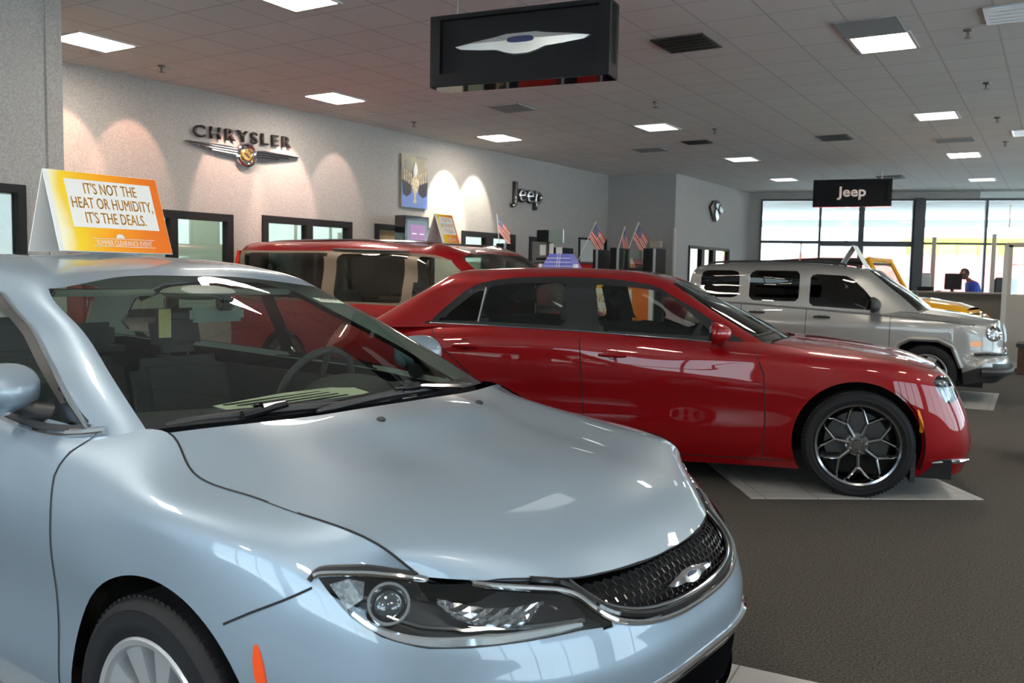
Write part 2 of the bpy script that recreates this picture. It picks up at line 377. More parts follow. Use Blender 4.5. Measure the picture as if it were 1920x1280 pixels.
# ------------------------------------------------------------------ ceiling fittings
def troffer(x, y, m=M_LITE, w=.50, d=.62, label=None, group='recessed fluorescent lights in the ceiling'):
    t = empty('ceiling_light', (x, y, CEIL)); tag(t, label or 'lit recessed ceiling light panel', 'ceiling light', group)
    bm = bmesh.new()
    for a, b in (((-w / 2 - .03, -d / 2 - .03, -.012), (w / 2 + .03, -d / 2, 0)), ((-w / 2 - .03, d / 2, -.012), (w / 2 + .03, d / 2 + .03, 0)), ((-w / 2 - .03, -d / 2, -.012), (-w / 2, d / 2, 0)), ((w / 2, -d / 2, -.012), (w / 2 + .03, d / 2, 0))): add_box(bm, a, b)
    bm_obj('light_frame', bm, M_TRIM, t); box('diffuser', (-w / 2, -d / 2, -.008), (w / 2, d / 2, -.001), m, t)
    return t
LIGHTS = [(-8.63, 5.72, 1, 'brightest ceiling light, closest to the left wall corner'), (-8.42, 9.1, 1, 'bright ceiling light above the winged wall emblem'), (-8.28, 13.0, 1, 'bright ceiling light beside the picture of the gold urn'),
          (-5.45, 13.1, 0, 'dim ceiling light between the hanging winged sign and the far wall'), (-5.4, 17.3, 0, 'small dim ceiling light near the block wall'), (-5.6, 21.2, 0, 'farthest dim light panel near the hanging black sign'),
          (-1.58, 9.42, 1, 'bright square ceiling light beside a grey tile, upper right'), (-1.58, 13.85, 0, 'pale ceiling light second along the right row'), (-1.60, 18.3, 1, 'warm ceiling light third along the right row'), (-1.60, 22.8, 0, 'last small light of the right row by the end windows')]
for x, y, k, lb in LIGHTS: troffer(x, y, M_LITE if k else M_LITE_DIM, label=lb, group=None)
p = on_z(555, 21, CEIL)
troffer(p.x + .27, p.y - .33, M_LITE, label='large bright ceiling light cut by the top of the photo', group=None)
troffer(-1.6, 5.0, M_LITE_DIM, label='pale ceiling panel outside the photo, mirrored in the bonnet')
for x, y in ((-5.0, .6), (-1.6, .6), (-8.7, 1.4), (2.4, .6), (2.4, 5.0), (2.4, 9.4), (2.4, 13.8), (2.4, 18.3), (-1.6, -3.8), (-5., -3.8), (2.4, -3.8), (6., 5), (6., 13.8)):
    troffer(x, y, M_LITE, label='lit recessed ceiling panel outside the photo')
def ceil_panel(name, px, m, label, cat, slat=True):
    ps = [on_z(u, v, CEIL) for u, v in px]; c = sum(ps, Vector()) / len(ps); w = ((ps[1] - ps[0]).length + (ps[2] - ps[3]).length) / 2; d = ((ps[3] - ps[0]).length + (ps[2] - ps[1]).length) / 2
    w, d = min(w, .62), min(d, .66)
    t = empty(name, (c.x, c.y, CEIL)); tag(t, label, cat)
    box('vent_frame' if slat else 'panel_face', (-w / 2, -d / 2, -.014), (w / 2, d / 2, 0), m, t)
    if slat:
        for k in range(5): yy = -d / 2 + d * (k + .5) / 5; box('slat', (-w / 2 + .03, yy - .03, -.022), (w / 2 - .03, yy + .02, -.013), M_METAL if slat == 2 else M_BLACK, t)
    return t
M_VENT = mat('vent_dark', (.05, .048, .04), .6); M_SILV = mat('vent_silver', (.5, .52, .54), .3, metal=.7)
ceil_panel('ceiling_vent', [(1219, 73), (1321, 62.6), (1356, 88.6), (1254, 97)], M_VENT, 'dark square ceiling vent right of the hanging winged sign', 'vent')
ceil_panel('ceiling_vent', [(1528, 254), (1590, 252), (1600, 261), (1540, 263)], M_VENT, 'dark ceiling vent above the hanging lettered sign', 'vent')
ceil_panel('ceiling_vent', [(1273, 264), (1325, 263), (1340, 268), (1290, 269)], M_VENT, 'small dark vent between two dim ceiling lights', 'vent')
ceil_panel('ceiling_vent', [(1838, 12), (1940, 4), (1960, 34), (1855, 42)], M_SILV, 'silver louvred ceiling vent in the upper right corner', 'vent', slat=2)
ceil_panel('ceiling_vent', [(1640, 330), (1690, 329), (1700, 334), (1652, 335)], M_VENT, 'thin dark vent just right of the hanging lettered sign', 'vent')
ceil_panel('ceiling_vent', [(1897, 240), (1945, 238), (1950, 255), (1900, 256)], M_SILV, 'small silver vent at the right edge of the ceiling', 'vent', slat=2)
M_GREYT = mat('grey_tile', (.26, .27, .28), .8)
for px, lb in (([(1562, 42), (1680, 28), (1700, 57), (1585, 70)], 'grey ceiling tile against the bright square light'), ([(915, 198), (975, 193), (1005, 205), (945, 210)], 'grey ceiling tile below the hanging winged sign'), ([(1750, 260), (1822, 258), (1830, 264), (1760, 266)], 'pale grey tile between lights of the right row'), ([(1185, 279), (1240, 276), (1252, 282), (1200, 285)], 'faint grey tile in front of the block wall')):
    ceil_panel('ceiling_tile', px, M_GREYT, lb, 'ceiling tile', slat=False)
M_SPR = mat('sprinkler_metal', (.10, .09, .085), .5)
for u, v, lb in ((303, 128, 'sprinkler head above the winged wall emblem'), (776, 232, 'sprinkler head above the picture of the urn'), (1229, 195, 'sprinkler head above the dim middle light'), (1815, 62, 'black sprinkler head right of the bright square light'), (1850, 160, 'sprinkler head in the upper right, above the pale light'), (1870, 224, 'sprinkler head beside the pale ceiling light'), (1340, 245, 'sprinkler head right of the dim middle light'), (1885, 269, 'small sprinkler head by the warm ceiling light')):
    q = on_z(u, v, CEIL - .03); t = empty('sprinkler', (q.x, q.y, CEIL)); tag(t, lb, 'sprinkler')
    bm = bmesh.new(); add_lathe(bm, [(.001, 0), (.045, 0), (.04, -.012), (.014, -.02), (.014, -.05), (.008, -.07), (.001, -.07)], 14); bm_obj('sprinkler_body', bm, M_SPR, t, smooth=True)
    bm = bmesh.new(); add_lathe(bm, [(.001, -.07), (.032, -.07), (.032, -.076), (.001, -.076)], 14); bm_obj('deflector', bm, M_SPR, t)
# wall washer spots near the left wall
def washer(s, dz=1.15, off=.75, power=200, col=(1., .72, .5), size=48):
    q = P_WL0 + dL * s + nL * off; t = empty('spot_light_fitting', (q.x, q.y, CEIL)); tag(t, 'small recessed spot aimed at the left wall', 'ceiling light', 'recessed wall washer spots')
    bm = bmesh.new(); add_lathe(bm, [(.05, -.002), (.075, -.002), (.075, -.01), (.05, -.01)], 20, close=True); bm_obj('light_trim', bm, M_TRIM, t)
    ld = bpy.data.lights.new('spot', 'SPOT'); ld.energy = power; ld.color = col; ld.spot_size = math.radians(size); ld.spot_blend = .35; ld.shadow_soft_size = .03
    lo = bpy.data.objects.new('spot_lamp', ld); COL.objects.link(lo); lo.parent = t; lo.location = (0, 0, -.02)
    tgt = P_WL0 + dL * s + Vector((0, 0, CEIL - dz)); v = tgt - (q + Vector((0, 0, CEIL - .02))); lo.rotation_euler = v.to_track_quat('-Z', 'Y').to_euler()
for s, pw, c in ((2.85, 38, (1., .50, .34)), (3.7, 24, (1., .50, .34)), (5.15, 46, (1., .58, .46)), (6.1, 55, (1., .62, .5)), (7.1, 18, (1., .66, .56)), (9.75, 110, (1., .93, .70)), (10.6, 60, (1., .93, .75))):
    washer(s, power=pw * 3.2, col=c)
def office_fill(x, y, e=100):  # unseen area light without a fitting, added to brighten the rooms behind the panes
    ld = bpy.data.lights.new('office_fill', 'AREA'); ld.energy = e; ld.size = 1.0; ld.color = (.95, 1, .88); lo = bpy.data.objects.new('office_fill', ld); COL.objects.link(lo); lo.location = (x, y, CEIL - .05)
for s in (4.4, 6.6, 9.0, 11.1, 13.5):
    q = P_WL0 + dL * s - nL * 1.3; office_fill(q.x, q.y)
q = (P_B1 + P_B2) / 2; office_fill(q.x - 1.1, q.y, 200); office_fill(-9.2, 1.8, 60)
# ------------------------------------------------------------------ car construction kit
def cspline(t, P, s):
    """natural cubic spline through P (n, k) at knots t, evaluated at s"""
    t = np.asarray(t, float); P = np.asarray(P, float); n = len(t); h = np.diff(t)
    A = np.zeros((n, n)); R = np.zeros_like(P); A[0, 0] = A[-1, -1] = 1
    for i in range(1, n - 1):
        A[i, i - 1] = h[i - 1]; A[i, i] = 2 * (h[i - 1] + h[i]); A[i, i + 1] = h[i]
        R[i] = 6 * ((P[i + 1] - P[i]) / h[i] - (P[i] - P[i - 1]) / h[i - 1])
    Mx = np.linalg.solve(A, R); out = []
    for x in s:
        i = min(n - 2, max(0, int(np.searchsorted(t, x) - 1))); a = t[i + 1] - x; b = x - t[i]
        out.append(Mx[i] * a ** 3 / (6 * h[i]) + Mx[i + 1] * b ** 3 / (6 * h[i]) + (P[i] / h[i] - Mx[i] * h[i] / 6) * a + (P[i + 1] / h[i] - Mx[i + 1] * h[i] / 6) * b)
    return np.array(out)
def net_eval(net, nu, nv, symmetric_ends=(True, True)):
    """net[c][r] = (x, w, z); nu, nv = subdivisions per span. Ends on the centreline are mirrored for tangent continuity. Returns (points (U,V,3), uparam, vparam)"""
    N = np.array(net, float); C, R, _ = N.shape
    def ext(N):
        a, b = [], []
        if symmetric_ends[0]: m = N[1:3][::-1].copy(); m[..., 1] *= -1; a = [m]
        if symmetric_ends[1]: m = N[-3:-1][::-1].copy(); m[..., 1] *= -1; b = [m]
        return np.concatenate(a + [N] + b, 0), (2 if symmetric_ends[0] else 0)
    E, off = ext(N)
    d = np.linalg.norm(np.diff(E, axis=0), axis=2).mean(1); t = np.concatenate([[0], np.cumsum(d)])
    us = []; up = []
    for c in range(C - 1):
        k = nu if isinstance(nu, int) else nu[c]
        for i in range(k): us.append(t[c + off] + (t[c + off + 1] - t[c + off]) * i / k); up.append(c + i / k)
    us.append(t[C - 1 + off]); up.append(C - 1)
    G = cspline(t, E.reshape(len(E), -1), us).reshape(len(us), R, 3)
    d = np.linalg.norm(np.diff(N, axis=1), axis=2).mean(0); tv = np.concatenate([[0], np.cumsum(d)]); vs = []; vp = []
    for r in range(R - 1):
        k = nv if isinstance(nv, int) else nv[r]
        for i in range(k): vs.append(tv[r] + (tv[r + 1] - tv[r]) * i / k); vp.append(r + i / k)
    vs.append(tv[-1]); vp.append(R - 1)
    G2 = cspline(tv, G.transpose(1, 0, 2).reshape(R, -1), vs).reshape(len(vs), len(us), 3).transpose(1, 0, 2)
    return G2, up, vp
class Shell:
    """a symmetric sheet-metal surface that can be cut into panels"""
    def __init__(s, net, nu=8, nv=6, sym=(True, True), outward=1, crown=None):
        G, up, vp = net_eval(net, nu, nv, sym); s.bm = bm = bmesh.new(); s.U = bm.verts.layers.float.new('U'); s.V = bm.verts.layers.float.new('V')
        nU, nV = len(up), len(vp); ids = {}
        for side in (-1, 1):
            for i in range(nU):
                for j in range(nV):
                    x, w, z = G[i, j]
                    on = abs(w) < 1e-4
                    if side == 1 and on and (i, j) in ids: ids[(i, j, 1)] = ids[(i, j)]; continue
                    v = bm.verts.new((x, side * w, z)); v[s.U] = up[i]; v[s.V] = vp[j]
                    if side == -1: ids[(i, j)] = v
                    else: ids[(i, j, 1)] = v
        for side in (-1, 1):
            g = (lambda i, j: ids[(i, j)]) if side == -1 else (lambda i, j: ids[(i, j, 1)])
            for i in range(nU - 1):
                for j in range(nV - 1):
                    q = [g(i, j), g(i + 1, j), g(i + 1, j + 1), g(i, j + 1)]
                    if side * outward == -1: q = q[::-1]
                    u = []
                    for v in q:
                        if v not in u: u.append(v)
                    if len(u) >= 3:
                        try: bm.faces.new(u)
                        except ValueError: pass
        bmesh.ops.remove_doubles(bm, verts=bm.verts, dist=2e-4)
        bm.normal_update()
        s.bvh = BVHTree.FromBMesh(bm); s.tests = []
        s.frozen = False
    def cut(s, f):
        bm = s.bm; val = {}
        for v in bm.verts:
            x = f(v); val[v] = 0. if abs(x) < 4e-4 else x
        nv = []
        for e in list(bm.edges):
            a, b = e.verts; A, Bq = val[a], val[b]
            if A * Bq < 0:
                t = A / (A - Bq); n, v = bmesh.utils.edge_split(e, a, t); val[v] = 0.; nv.append(v)
        for fc in list(bm.faces):
            z = [v for v in fc.verts if val[v] == 0.]
            if len(z) < 2 or not any(val[v] > 0 for v in fc.verts) or not any(val[v] < 0 for v in fc.verts): continue
            if len(z) == 2:
                try: bmesh.utils.face_split(fc, z[0], z[1])
                except ValueError: pass
            elif len(z) >= 3:
                for i in range(len(z)):
                    done = False
                    for k in range(i + 1, len(z)):
                        try:
                            bmesh.utils.face_split(fc, z[i], z[k]); done = True; break
                        except ValueError: pass
                    if done: break
    def freeze(s):
        s.bm.normal_update(); s.bm.verts.index_update(); s.N = {v: v.normal.copy() for v in s.bm.verts}; s.done = set(); s.frozen = True
    def take(s, name, test, m, parent, offset=0., solid=0., fix=None):
        """faces whose centre passes test become one panel"""
        if not s.frozen: s.freeze()
        fs = [f for f in s.bm.faces if f not in s.done and test(Vc(f, s))]
        if not fs: return None
        s.done.update(fs); idx = {}; vs = []; ns = []
        for f in fs:
            for v in f.verts:
                if v not in idx: idx[v] = len(vs); n = s.N[v]; vs.append(v.co + n * offset); ns.append(n)
        faces = [[idx[v] for v in f.verts] for f in fs]
        if solid:
            k = len(vs); cnt = {}
            for f in faces:
                for i in range(len(f)):
                    a, b = f[i], f[(i + 1) % len(f)]; cnt[(a, b)] = 1
            edge = [(a, b) for (a, b) in cnt if (b, a) not in cnt]
            vs2 = [vs[i] - ns[i] * solid for i in range(k)]; vs += vs2; ns = ns + [-n for n in ns]
            faces = faces + [[i + k for i in f[::-1]] for f in faces]
            # rim
            base = len(vs)
            for a, b in edge:
                va, vb, vc, vd = vs[a], vs[b], vs[b + k], vs[a + k]; nn = (vb - va).cross(vd - va)
                nn = nn.normalized() * -1 if nn.length > 1e-12 else Vector((0, 0, 1)); i0 = len(vs); vs += [va, vb, vc, vd]; ns += [nn] * 4; faces.append([i0, i0 + 3, i0 + 2, i0 + 1])
        return mesh_obj(name, vs, faces, m, parent, True, ns)
    # projections onto the surface
    def side(s, x, z, sgn=-1, off=0.):
        h = s.bvh.ray_cast(Vector((x, sgn * 2.5, z)), Vector((0, -sgn, 0)))
        if h[0] is None: return None
        n = h[1] if h[1].y * sgn > 0 else -h[1]; return h[0] + n * off, n
    def front(s, ph, z, off=0., ax=-.2, deg=True):
        a = math.radians(ph); d = Vector((math.cos(a), -math.sin(a), 0)); o = Vector((ax, 0, z)) + d * 3
        h = s.bvh.ray_cast(o, -d)
        if h[0] is None: return None
        n = h[1] if h[1].dot(d) > 0 else -h[1]; return h[0] + n * off, n
    def top(s, x, y, off=0.):
        h = s.bvh.ray_cast(Vector((x, y, 3)), Vector((0, 0, -1)))
        if h[0] is None: return None
        n = h[1] if h[1].z > 0 else -h[1]; return h[0] + n * off, n
class Vc:
    """face centre seen as a point with surface parameters"""
    __slots__ = ('co', 'u', 'v', 'n', 'x', 'y', 'z', 'w')
    def __init__(s, f, sh):
        s.co = f.calc_center_median(); s.n = f.normal; s.x, s.y, s.z = s.co; s.w = abs(s.co.y); k = len(f.verts)
        s.u = sum(v[sh.U] for v in f.verts) / k; s.v = sum(v[sh.V] for v in f.verts) / k
def poly_sd(poly, px, py):
    """signed distance to polygon, negative inside"""
    d = 1e9; ins = False; n = len(poly)
    for i in range(n):
        x0, y0 = poly[i]; x1, y1 = poly[(i + 1) % n]; ex, ey = x1 - x0, y1 - y0; wx, wy = px - x0, py - y0
        t = max(0, min(1, (wx * ex + wy * ey) / (ex * ex + ey * ey + 1e-12))); dx, dy = wx - ex * t, wy - ey * t; q = dx * dx + dy * dy
        if q < d: d = q
        if (y0 > py) != (y1 > py) and px < ex * (py - y0) / (y1 - y0) + x0: ins = not ins
    d = math.sqrt(d); return -d if ins else d
def phi(x, y, ax=-.2): return math.degrees(math.atan2(abs(y), x - ax))
def outline_net(outline, profs):
    """outline: (x, w) per column; profs: list per column of (inset, z). Inset is measured along the inward plan normal"""
    O = np.array(outline, float); n = len(O); net = []
    for c in range(n):
        if c == 0: nrm = np.array([1., 0])
        elif c == n - 1: nrm = np.array([-1., 0])
        else:
            a, b = O[c - 1], O[c + 1]; t = (O[c] - a) / np.linalg.norm(O[c] - a) + (b - O[c]) / np.linalg.norm(b - O[c]); t /= np.linalg.norm(t); nrm = np.array([t[1], -t[0]])
        net.append([(O[c][0] - nrm[0] * i, max(0., O[c][1] - nrm[1] * i) if c not in (0, n - 1) else 0., z) for i, z in profs[c]])
    return net
def strip_on(name, pts, width, m, parent, thick=.0, closed=False, merge=None):
    """flat ribbon following (point, normal) pairs"""
    pts = [p for p in pts if p]; bm = merge or bmesh.new(); rows = []
    n = len(pts)
    for i in range(n):
        p, nn = pts[i]; a = pts[max(0, i - 1)][0] if not closed else pts[i - 1][0]; b = pts[min(n - 1, i + 1)][0] if not closed else pts[(i + 1) % n][0]
        t = (b - a); t = t.normalized() if t.length > 1e-9 else Vector((1, 0, 0)); s = nn.cross(t).normalized(); w = width[i] if hasattr(width, '__len__') else width
        if thick: rows.append([bm.verts.new(p - s * w / 2 - nn * thick * .3), bm.verts.new(p - s * w * .3 + nn * thick), bm.verts.new(p + s * w * .3 + nn * thick), bm.verts.new(p + s * w / 2 - nn * thick * .3)])
        else: rows.append([bm.verts.new(p - s * w / 2), bm.verts.new(p + s * w / 2)])
    for i in range(n if closed else n - 1):
        A, Bq = rows[i], rows[(i + 1) % n]
        for k in range(len(A) - 1): bm.faces.new((A[k], Bq[k], Bq[k + 1], A[k + 1]))
    if merge: return None
    return bm_obj(name, bm, m, parent, smooth='full' if thick else False)
def dense(poly, step=.02, closed=False):
    out = []; n = len(poly)
    for i in range(n if closed else n - 1):
        a = Vector(poly[i]); b = Vector(poly[(i + 1) % n]); k = max(1, int((b - a).length / step))
        out += [tuple(a + (b - a) * j / k) for j in range(k)]
    if not closed: out.append(tuple(poly[-1]))
    return out
M_RIMS = mat('rim_silver_paint', (.60, .61, .63), .35, metal=.55, coat=.4)
M_TYRE = mat('tyre_rubber', (.013, .013, .015), .7, spec=.25)
M_BLKP = mat('black_plastic', (.02, .02, .022), .5)
M_GLOSSB = mat('gloss_black', (.008, .008, .01), .08, coat=1.)
M_INT = mat('car_interior_dark', (.025, .026, .028), .8)
M_SEAT = mat('seat_cloth_dark', (.035, .036, .04), .75)
M_UNDER = mat('underbody', (.008, .008, .009), .9)
M_AMBER = mat('amber_reflector', (.95, .30, .01), .25, coat=.6)
M_ORANGE = mat('orange_red_reflector', (.85, .09, .015), .25, coat=.6)
M_LENS = glass('lamp_lens', (.92, .94, .95), 1.)
M_GAP = mat('panel_gap', (.01, .01, .012), .9)
M_GLASSC = glass('car_glass', (.76, .82, .77), .8)
M_GLASSW = glass('windscreen', (.66, .74, .68), 1.)
M_GLASSD = glass('tinted_glass', (.035, .038, .038), .5)
def wheel(car, x, y, r, rim, width=.225, style='multi', rim_m=None, disc=True, seg=64, name='wheel'):
    """a wheel with its own parts; outer face towards y sign"""
    sg = -1 if y < 0 else 1
    rim_m = rim_m or M_METAL
    M = Matrix.Translation((x, y, r)) @ Matrix.Rotation(-sg * PI / 2, 4, 'X')      # local z -> outward
    w = width / 2
    bm = bmesh.new()
    rt = rim + .012
    prof = [(rt, -w * .9), (rt + .01, -w), (r - .05, -w * 1.02), (r - .018, -w * .95), (r - .004, -w * .78), (r, -w * .6), (r, w * .6), (r - .004, w * .78), (r - .018, w * .95), (r - .03, w * 1.0), (r - .034, w * .99), (r - .06, w * 1.03), (rt + .022, w * 1.0), (rt + .016, w * .97), (rt, w * .9)]
    add_lathe(bm, prof, seg, M); bmesh.ops.recalc_face_normals(bm, faces=bm.faces)
    # tread blocks on the shoulder
    if style != 'plain':
        for k in range(84):
            a = (k + .5) * 2 * PI / 84
            for s_ in (1,):
                p = [(r + .0015) * math.cos(a), (r + .0015) * math.sin(a)]
                Mb = M @ Matrix.Rotation(a, 4, 'Z'); add_box(bm, (r - .012, -.008, w * .50), (r + .0008, .008, w * .80), Mb)
    root = bm_obj(name, bm, M_TYRE, car, smooth=True)
    bm = bmesh.new()
    add_lathe(bm, [(rim + .014, w * .93), (rim + .008, w * .98), (rim - .006, w * .95), (rim - .012, w * .86), (rim - .02, w * .2), (rim - .03, -w * .8)], seg, M)
    face = w * .80
    if style == 'multi':     # pairs of flat spokes, silver
        n = 10
        for k in range(n):
            Mr = M @ Matrix.Rotation(2 * PI * k / n + .12, 4, 'Z')
            prof = [(.055, -.018), (.10, -.020), (rim - .01, -.036), (rim - .01, .036), (.10, .020), (.055, .018)]
            a = [bm.verts.new(Mr @ Vector((x_, y_, face - .004 - (x_ - .05) * .02 + (.012 if x_ > .15 else .0)))) for x_, y_ in prof]; b = [bm.verts.new(Mr @ Vector((x_, y_ * 1.25, face - .05))) for x_, y_ in prof]
            bm.faces.new(a)
            for i in range(len(a)): bm.faces.new((a[i - 1], b[i - 1], b[i], a[i]))
        add_lathe(bm, [(.001, face + .004), (.03, face + .003), (.05, face - .001), (.078, face - .008), (.08, face - .05)], 32, M)
    elif style == 'fork':    # seven forked spokes, chrome on dark
        n = 7
        def bar(Mr, p, q, w0, w1, zz=0.):
            p, q = Vector((*p, face + zz)), Vector((*q, face + .004)); d = (q - p).normalized(); s_ = Vector((-d.y, d.x, 0)); dn = Vector((0, 0, -.034)); up = Vector((0, 0, .006))
            A = [p + s_ * w0 + dn, p + s_ * w0 * .55, p + up, p - s_ * w0 * .55, p - s_ * w0 + dn]; Bq = [q + s_ * w1 + dn, q + s_ * w1 * .55, q + up, q - s_ * w1 * .55, q - s_ * w1 + dn]
            A = [bm.verts.new(Mr @ v) for v in A]; Bq = [bm.verts.new(Mr @ v) for v in Bq]
            for i in range(4): bm.faces.new((A[i], A[i + 1], Bq[i + 1], Bq[i]))
        for k in range(n):
            Mr = M @ Matrix.Rotation(2 * PI * k / n + .28, 4, 'Z')
            bar(Mr, (.055, 0), (.155, 0), .022, .017); h = PI / n
            for s_ in (1, -1):
                bar(Mr, (.150, 0), ((rim - .03) * math.cos(.62 * h), s_ * (rim - .03) * math.sin(.62 * h)), .015, .011)
                bar(Mr, ((rim - .035) * math.cos(.62 * h), s_ * (rim - .035) * math.sin(.62 * h)), ((rim - .004) * math.cos(.86 * h), s_ * (rim - .004) * math.sin(.86 * h)), .009, .010)
        add_lathe(bm, [(.001, face + .004), (.032, face + .004), (.036, face - .002), (.07, face - .004), (.078, face - .012), (.08, face - .05)], 32, M)
        for k in range(5):
            a = 2 * PI * k / 5; Mn = M @ Matrix.Translation((.056 * math.cos(a), .056 * math.sin(a), face - .004)); add_lathe(bm, [(.010, 0), (.010, .012), (.006, .018), (.001, .018)], 8, Mn)
    else:
        n = 5
        for k in range(n):
            Mr = M @ Matrix.Rotation(2 * PI * k / n, 4, 'Z'); prof = [(.05, -.04), (rim - .01, -.055), (rim - .01, .055), (.05, .04)]
            a = [bm.verts.new(Mr @ Vector((x_, y_, face))) for x_, y_ in prof]; b = [bm.verts.new(Mr @ Vector((x_, y_, face - .04))) for x_, y_ in prof]; bm.faces.new(a)
            for i in range(4): bm.faces.new((a[i - 1], b[i - 1], b[i], a[i]))
        add_lathe(bm, [(.001, face + .01), (.06, face + .005), (.07, face - .03)], 24, M)
    bm_obj('rim', bm, rim_m, root, smooth=True)
    if disc:
        bm = bmesh.new(); add_lathe(bm, [(.001, -w * .1), (rim * .78, -w * .1), (rim * .78, -w * .25), (.001, -w * .25)], 40, M); bm_obj('brake_disc', bm, mat('brake_steel', (.12, .12, .12), .35, metal=.9) if 'brake_steel' not in bpy.data.materials else bpy.data.materials['brake_steel'], root)
        bm = bmesh.new(); add_lathe(bm, [(.001, -w * .85), (rim - .022, -w * .85)], 40, M); bm_obj('inner_barrel', bm, M_UNDER, root)
    return root
def seat(parent, x, y, m, z=.42, name='seat', lean=14, h=.62, head=True, w=.5):
    s = empty(name, (x, y, z)); s.parent = parent
    bm = bmesh.new(); add_box(bm, (-.25, -w / 2, -.12), (.27, w / 2, .04)); bmesh.ops.bevel(bm, geom=bm.edges[:], offset=.05, segments=3, affect='EDGES'); bm_obj('seat_cushion', bm, m, s, smooth=True)
    Mb = Matrix.Translation((-.22, 0, 0)) @ Matrix.Rotation(math.radians(-lean), 4, 'Y')
    bm = bmesh.new(); add_box(bm, (-.07, -w / 2, -.02), (.06, w / 2, h), Mb)
    for v in bm.verts:
        pass
    bmesh.ops.bevel(bm, geom=bm.edges[:], offset=.055, segments=3, affect='EDGES'); bm_obj('seat_back', bm, m, s, smooth=True)
    if head:
        bm = bmesh.new(); add_box(bm, (-.05, -.13, h + .02), (.05, .13, h + .21), Mb); bmesh.ops.bevel(bm, geom=bm.edges[:], offset=.045, segments=3, affect='EDGES')
        for yy in (-.05, .05): add_tube(bm, [Mb @ Vector((0, yy, h - .04)), Mb @ Vector((0, yy, h + .06))], .007, 6)
        bm_obj('headrest', bm, m, s, smooth=True)
    return s
def steering_wheel(parent, x, y, z, m=None, R_=.185, tilt=25):
    M = Matrix.Translation((x, y, z)) @ Matrix.Rotation(math.radians(-90 + tilt), 4, 'Y')
    bm = bmesh.new(); add_tube(bm, [M @ Vector((R_ * math.cos(k * 2 * PI / 32), R_ * math.sin(k * 2 * PI / 32), 0)) for k in range(32)], .016, 8, closed=True)
    add_lathe(bm, [(.001, .02), (.05, .02), (.07, .0), (.07, -.03), (.001, -.03)], 16, M)
    for a in (0, PI, -PI / 2): add_tube(bm, [M @ Vector((.05 * math.cos(a), .05 * math.sin(a), -.01)), M @ Vector((R_ * math.cos(a), R_ * math.sin(a), 0))], .013, 6)
    return bm_obj('steering_wheel', bm, m or M_INT, parent, smooth=True)
# ------------------------------------------------------------------ silver-blue sedan in the foreground
def car_pose(name, pose, label, cat='car'):
    r = empty(name, (pose[0], pose[1], 0), math.radians(pose[2])); tag(r, label, cat); return r
POSE_A = (-1.76, 2.25, -4.5)
A_OUT = [(1.035, 0), (1.022, .25), (.945, .48), (.815, .67), (.635, .815), (.52, .862), (.38, .90), (.20, .922), (0, .93), (-.22, .93), (-.48, .925), (-1.0, .93), (-1.7, .935), (-2.3, .93), (-2.75, .93), (-3.2, .91), (-3.60, .80), (-3.80, .5), (-3.87, 0)]
A_PROF = [
    [(.09, .19), (.04, .27), (.012, .40), (0, .55), (.014, .62), (.035, .68), (.07, .725), (.11, .755)],
    [(.09, .19), (.04, .27), (.012, .40), (0, .55), (.014, .62), (.035, .68), (.07, .728), (.115, .760)],
    [(.09, .19), (.04, .27), (.012, .40), (0, .55), (.014, .62), (.040, .69), (.085, .740), (.150, .772)],
    [(.09, .19), (.04, .27), (.012, .40), (0, .55), (.012, .63), (.038, .71), (.09, .765), (.170, .800)],
    [(.08, .19), (.03, .27), (.008, .40), (0, .55), (.008, .65), (.026, .745), (.065, .808), (.125, .858)],
    [(.075, .19), (.03, .27), (.007, .41), (0, .555), (.007, .665), (.020, .770), (.052, .838), (.122, .890)],
    [(.07, .19), (.03, .27), (.006, .42), (0, .56), (.006, .68), (.016, .79), (.042, .862), (.122, .918)],
    [(.065, .19), (.03, .275), (.007, .42), (0, .57), (.005, .695), (.013, .81), (.040, .882), (.135, .932)],
    [(.06, .19), (.03, .28), (.008, .42), (0, .58), (.004, .71), (.010, .83), (.038, .900), (.145, .950)],
    [(.06, .19), (.02, .28), (.010, .42), (.008, .58), (.0, .72), (.012, .845), (.050, .925), (.185, 1.030)],
    [(.06, .19), (.02, .28), (.012, .42), (.012, .58), (.0, .73), (.012, .86), (.042, .945), (.115, 1.000)],
    [(.05, .19), (.02, .28), (.018, .42), (.022, .58), (.0, .74), (.012, .88), (.035, .97), (.085, 1.02)],
    [(.05, .19), (.02, .28), (.020, .42), (.024, .58), (.0, .76), (.012, .90), (.035, .985), (.085, 1.035)],
    [(.05, .19), (.02, .28), (.015, .42), (.012, .58), (.0, .78), (.012, .92), (.035, 1.0), (.08, 1.05)],
    [(.05, .19), (.02, .28), (.008, .42), (.004, .58), (.0, .80), (.012, .93), (.04, 1.01), (.10, 1.06)],
    [(.05, .19), (.02, .28), (.004, .42), (.0, .58), (.004, .80), (.02, .94), (.06, 1.03), (.14, 1.08)],
    [(.07, .19), (.03, .28), (.004, .42), (.0, .58), (.010, .80), (.03, .94), (.07, 1.04), (.15, 1.095)],
    [(.07, .19), (.03, .28), (.004, .42), (.0, .58), (.010, .80), (.03, .94), (.06, 1.05), (.12, 1.105)],
    [(.07, .19), (.03, .28), (.004, .42), (.0, .58), (.010, .80), (.03, .94), (.06, 1.05), (.12, 1.11)]]
A_NET = outline_net(A_OUT, A_PROF)
A_EDGE = [(.932, 0, .757), (.915, .22, .760), (.852, .40, .768), (.752, .55, .782), (.655, .672, .803), (.585, .738, .878), (.38, .775, .916), (.20, .783, .932), (-.02, .779, .953), (-.195, .735, 1.028)]
for c, p in enumerate(A_EDGE): A_NET[c][7] = p
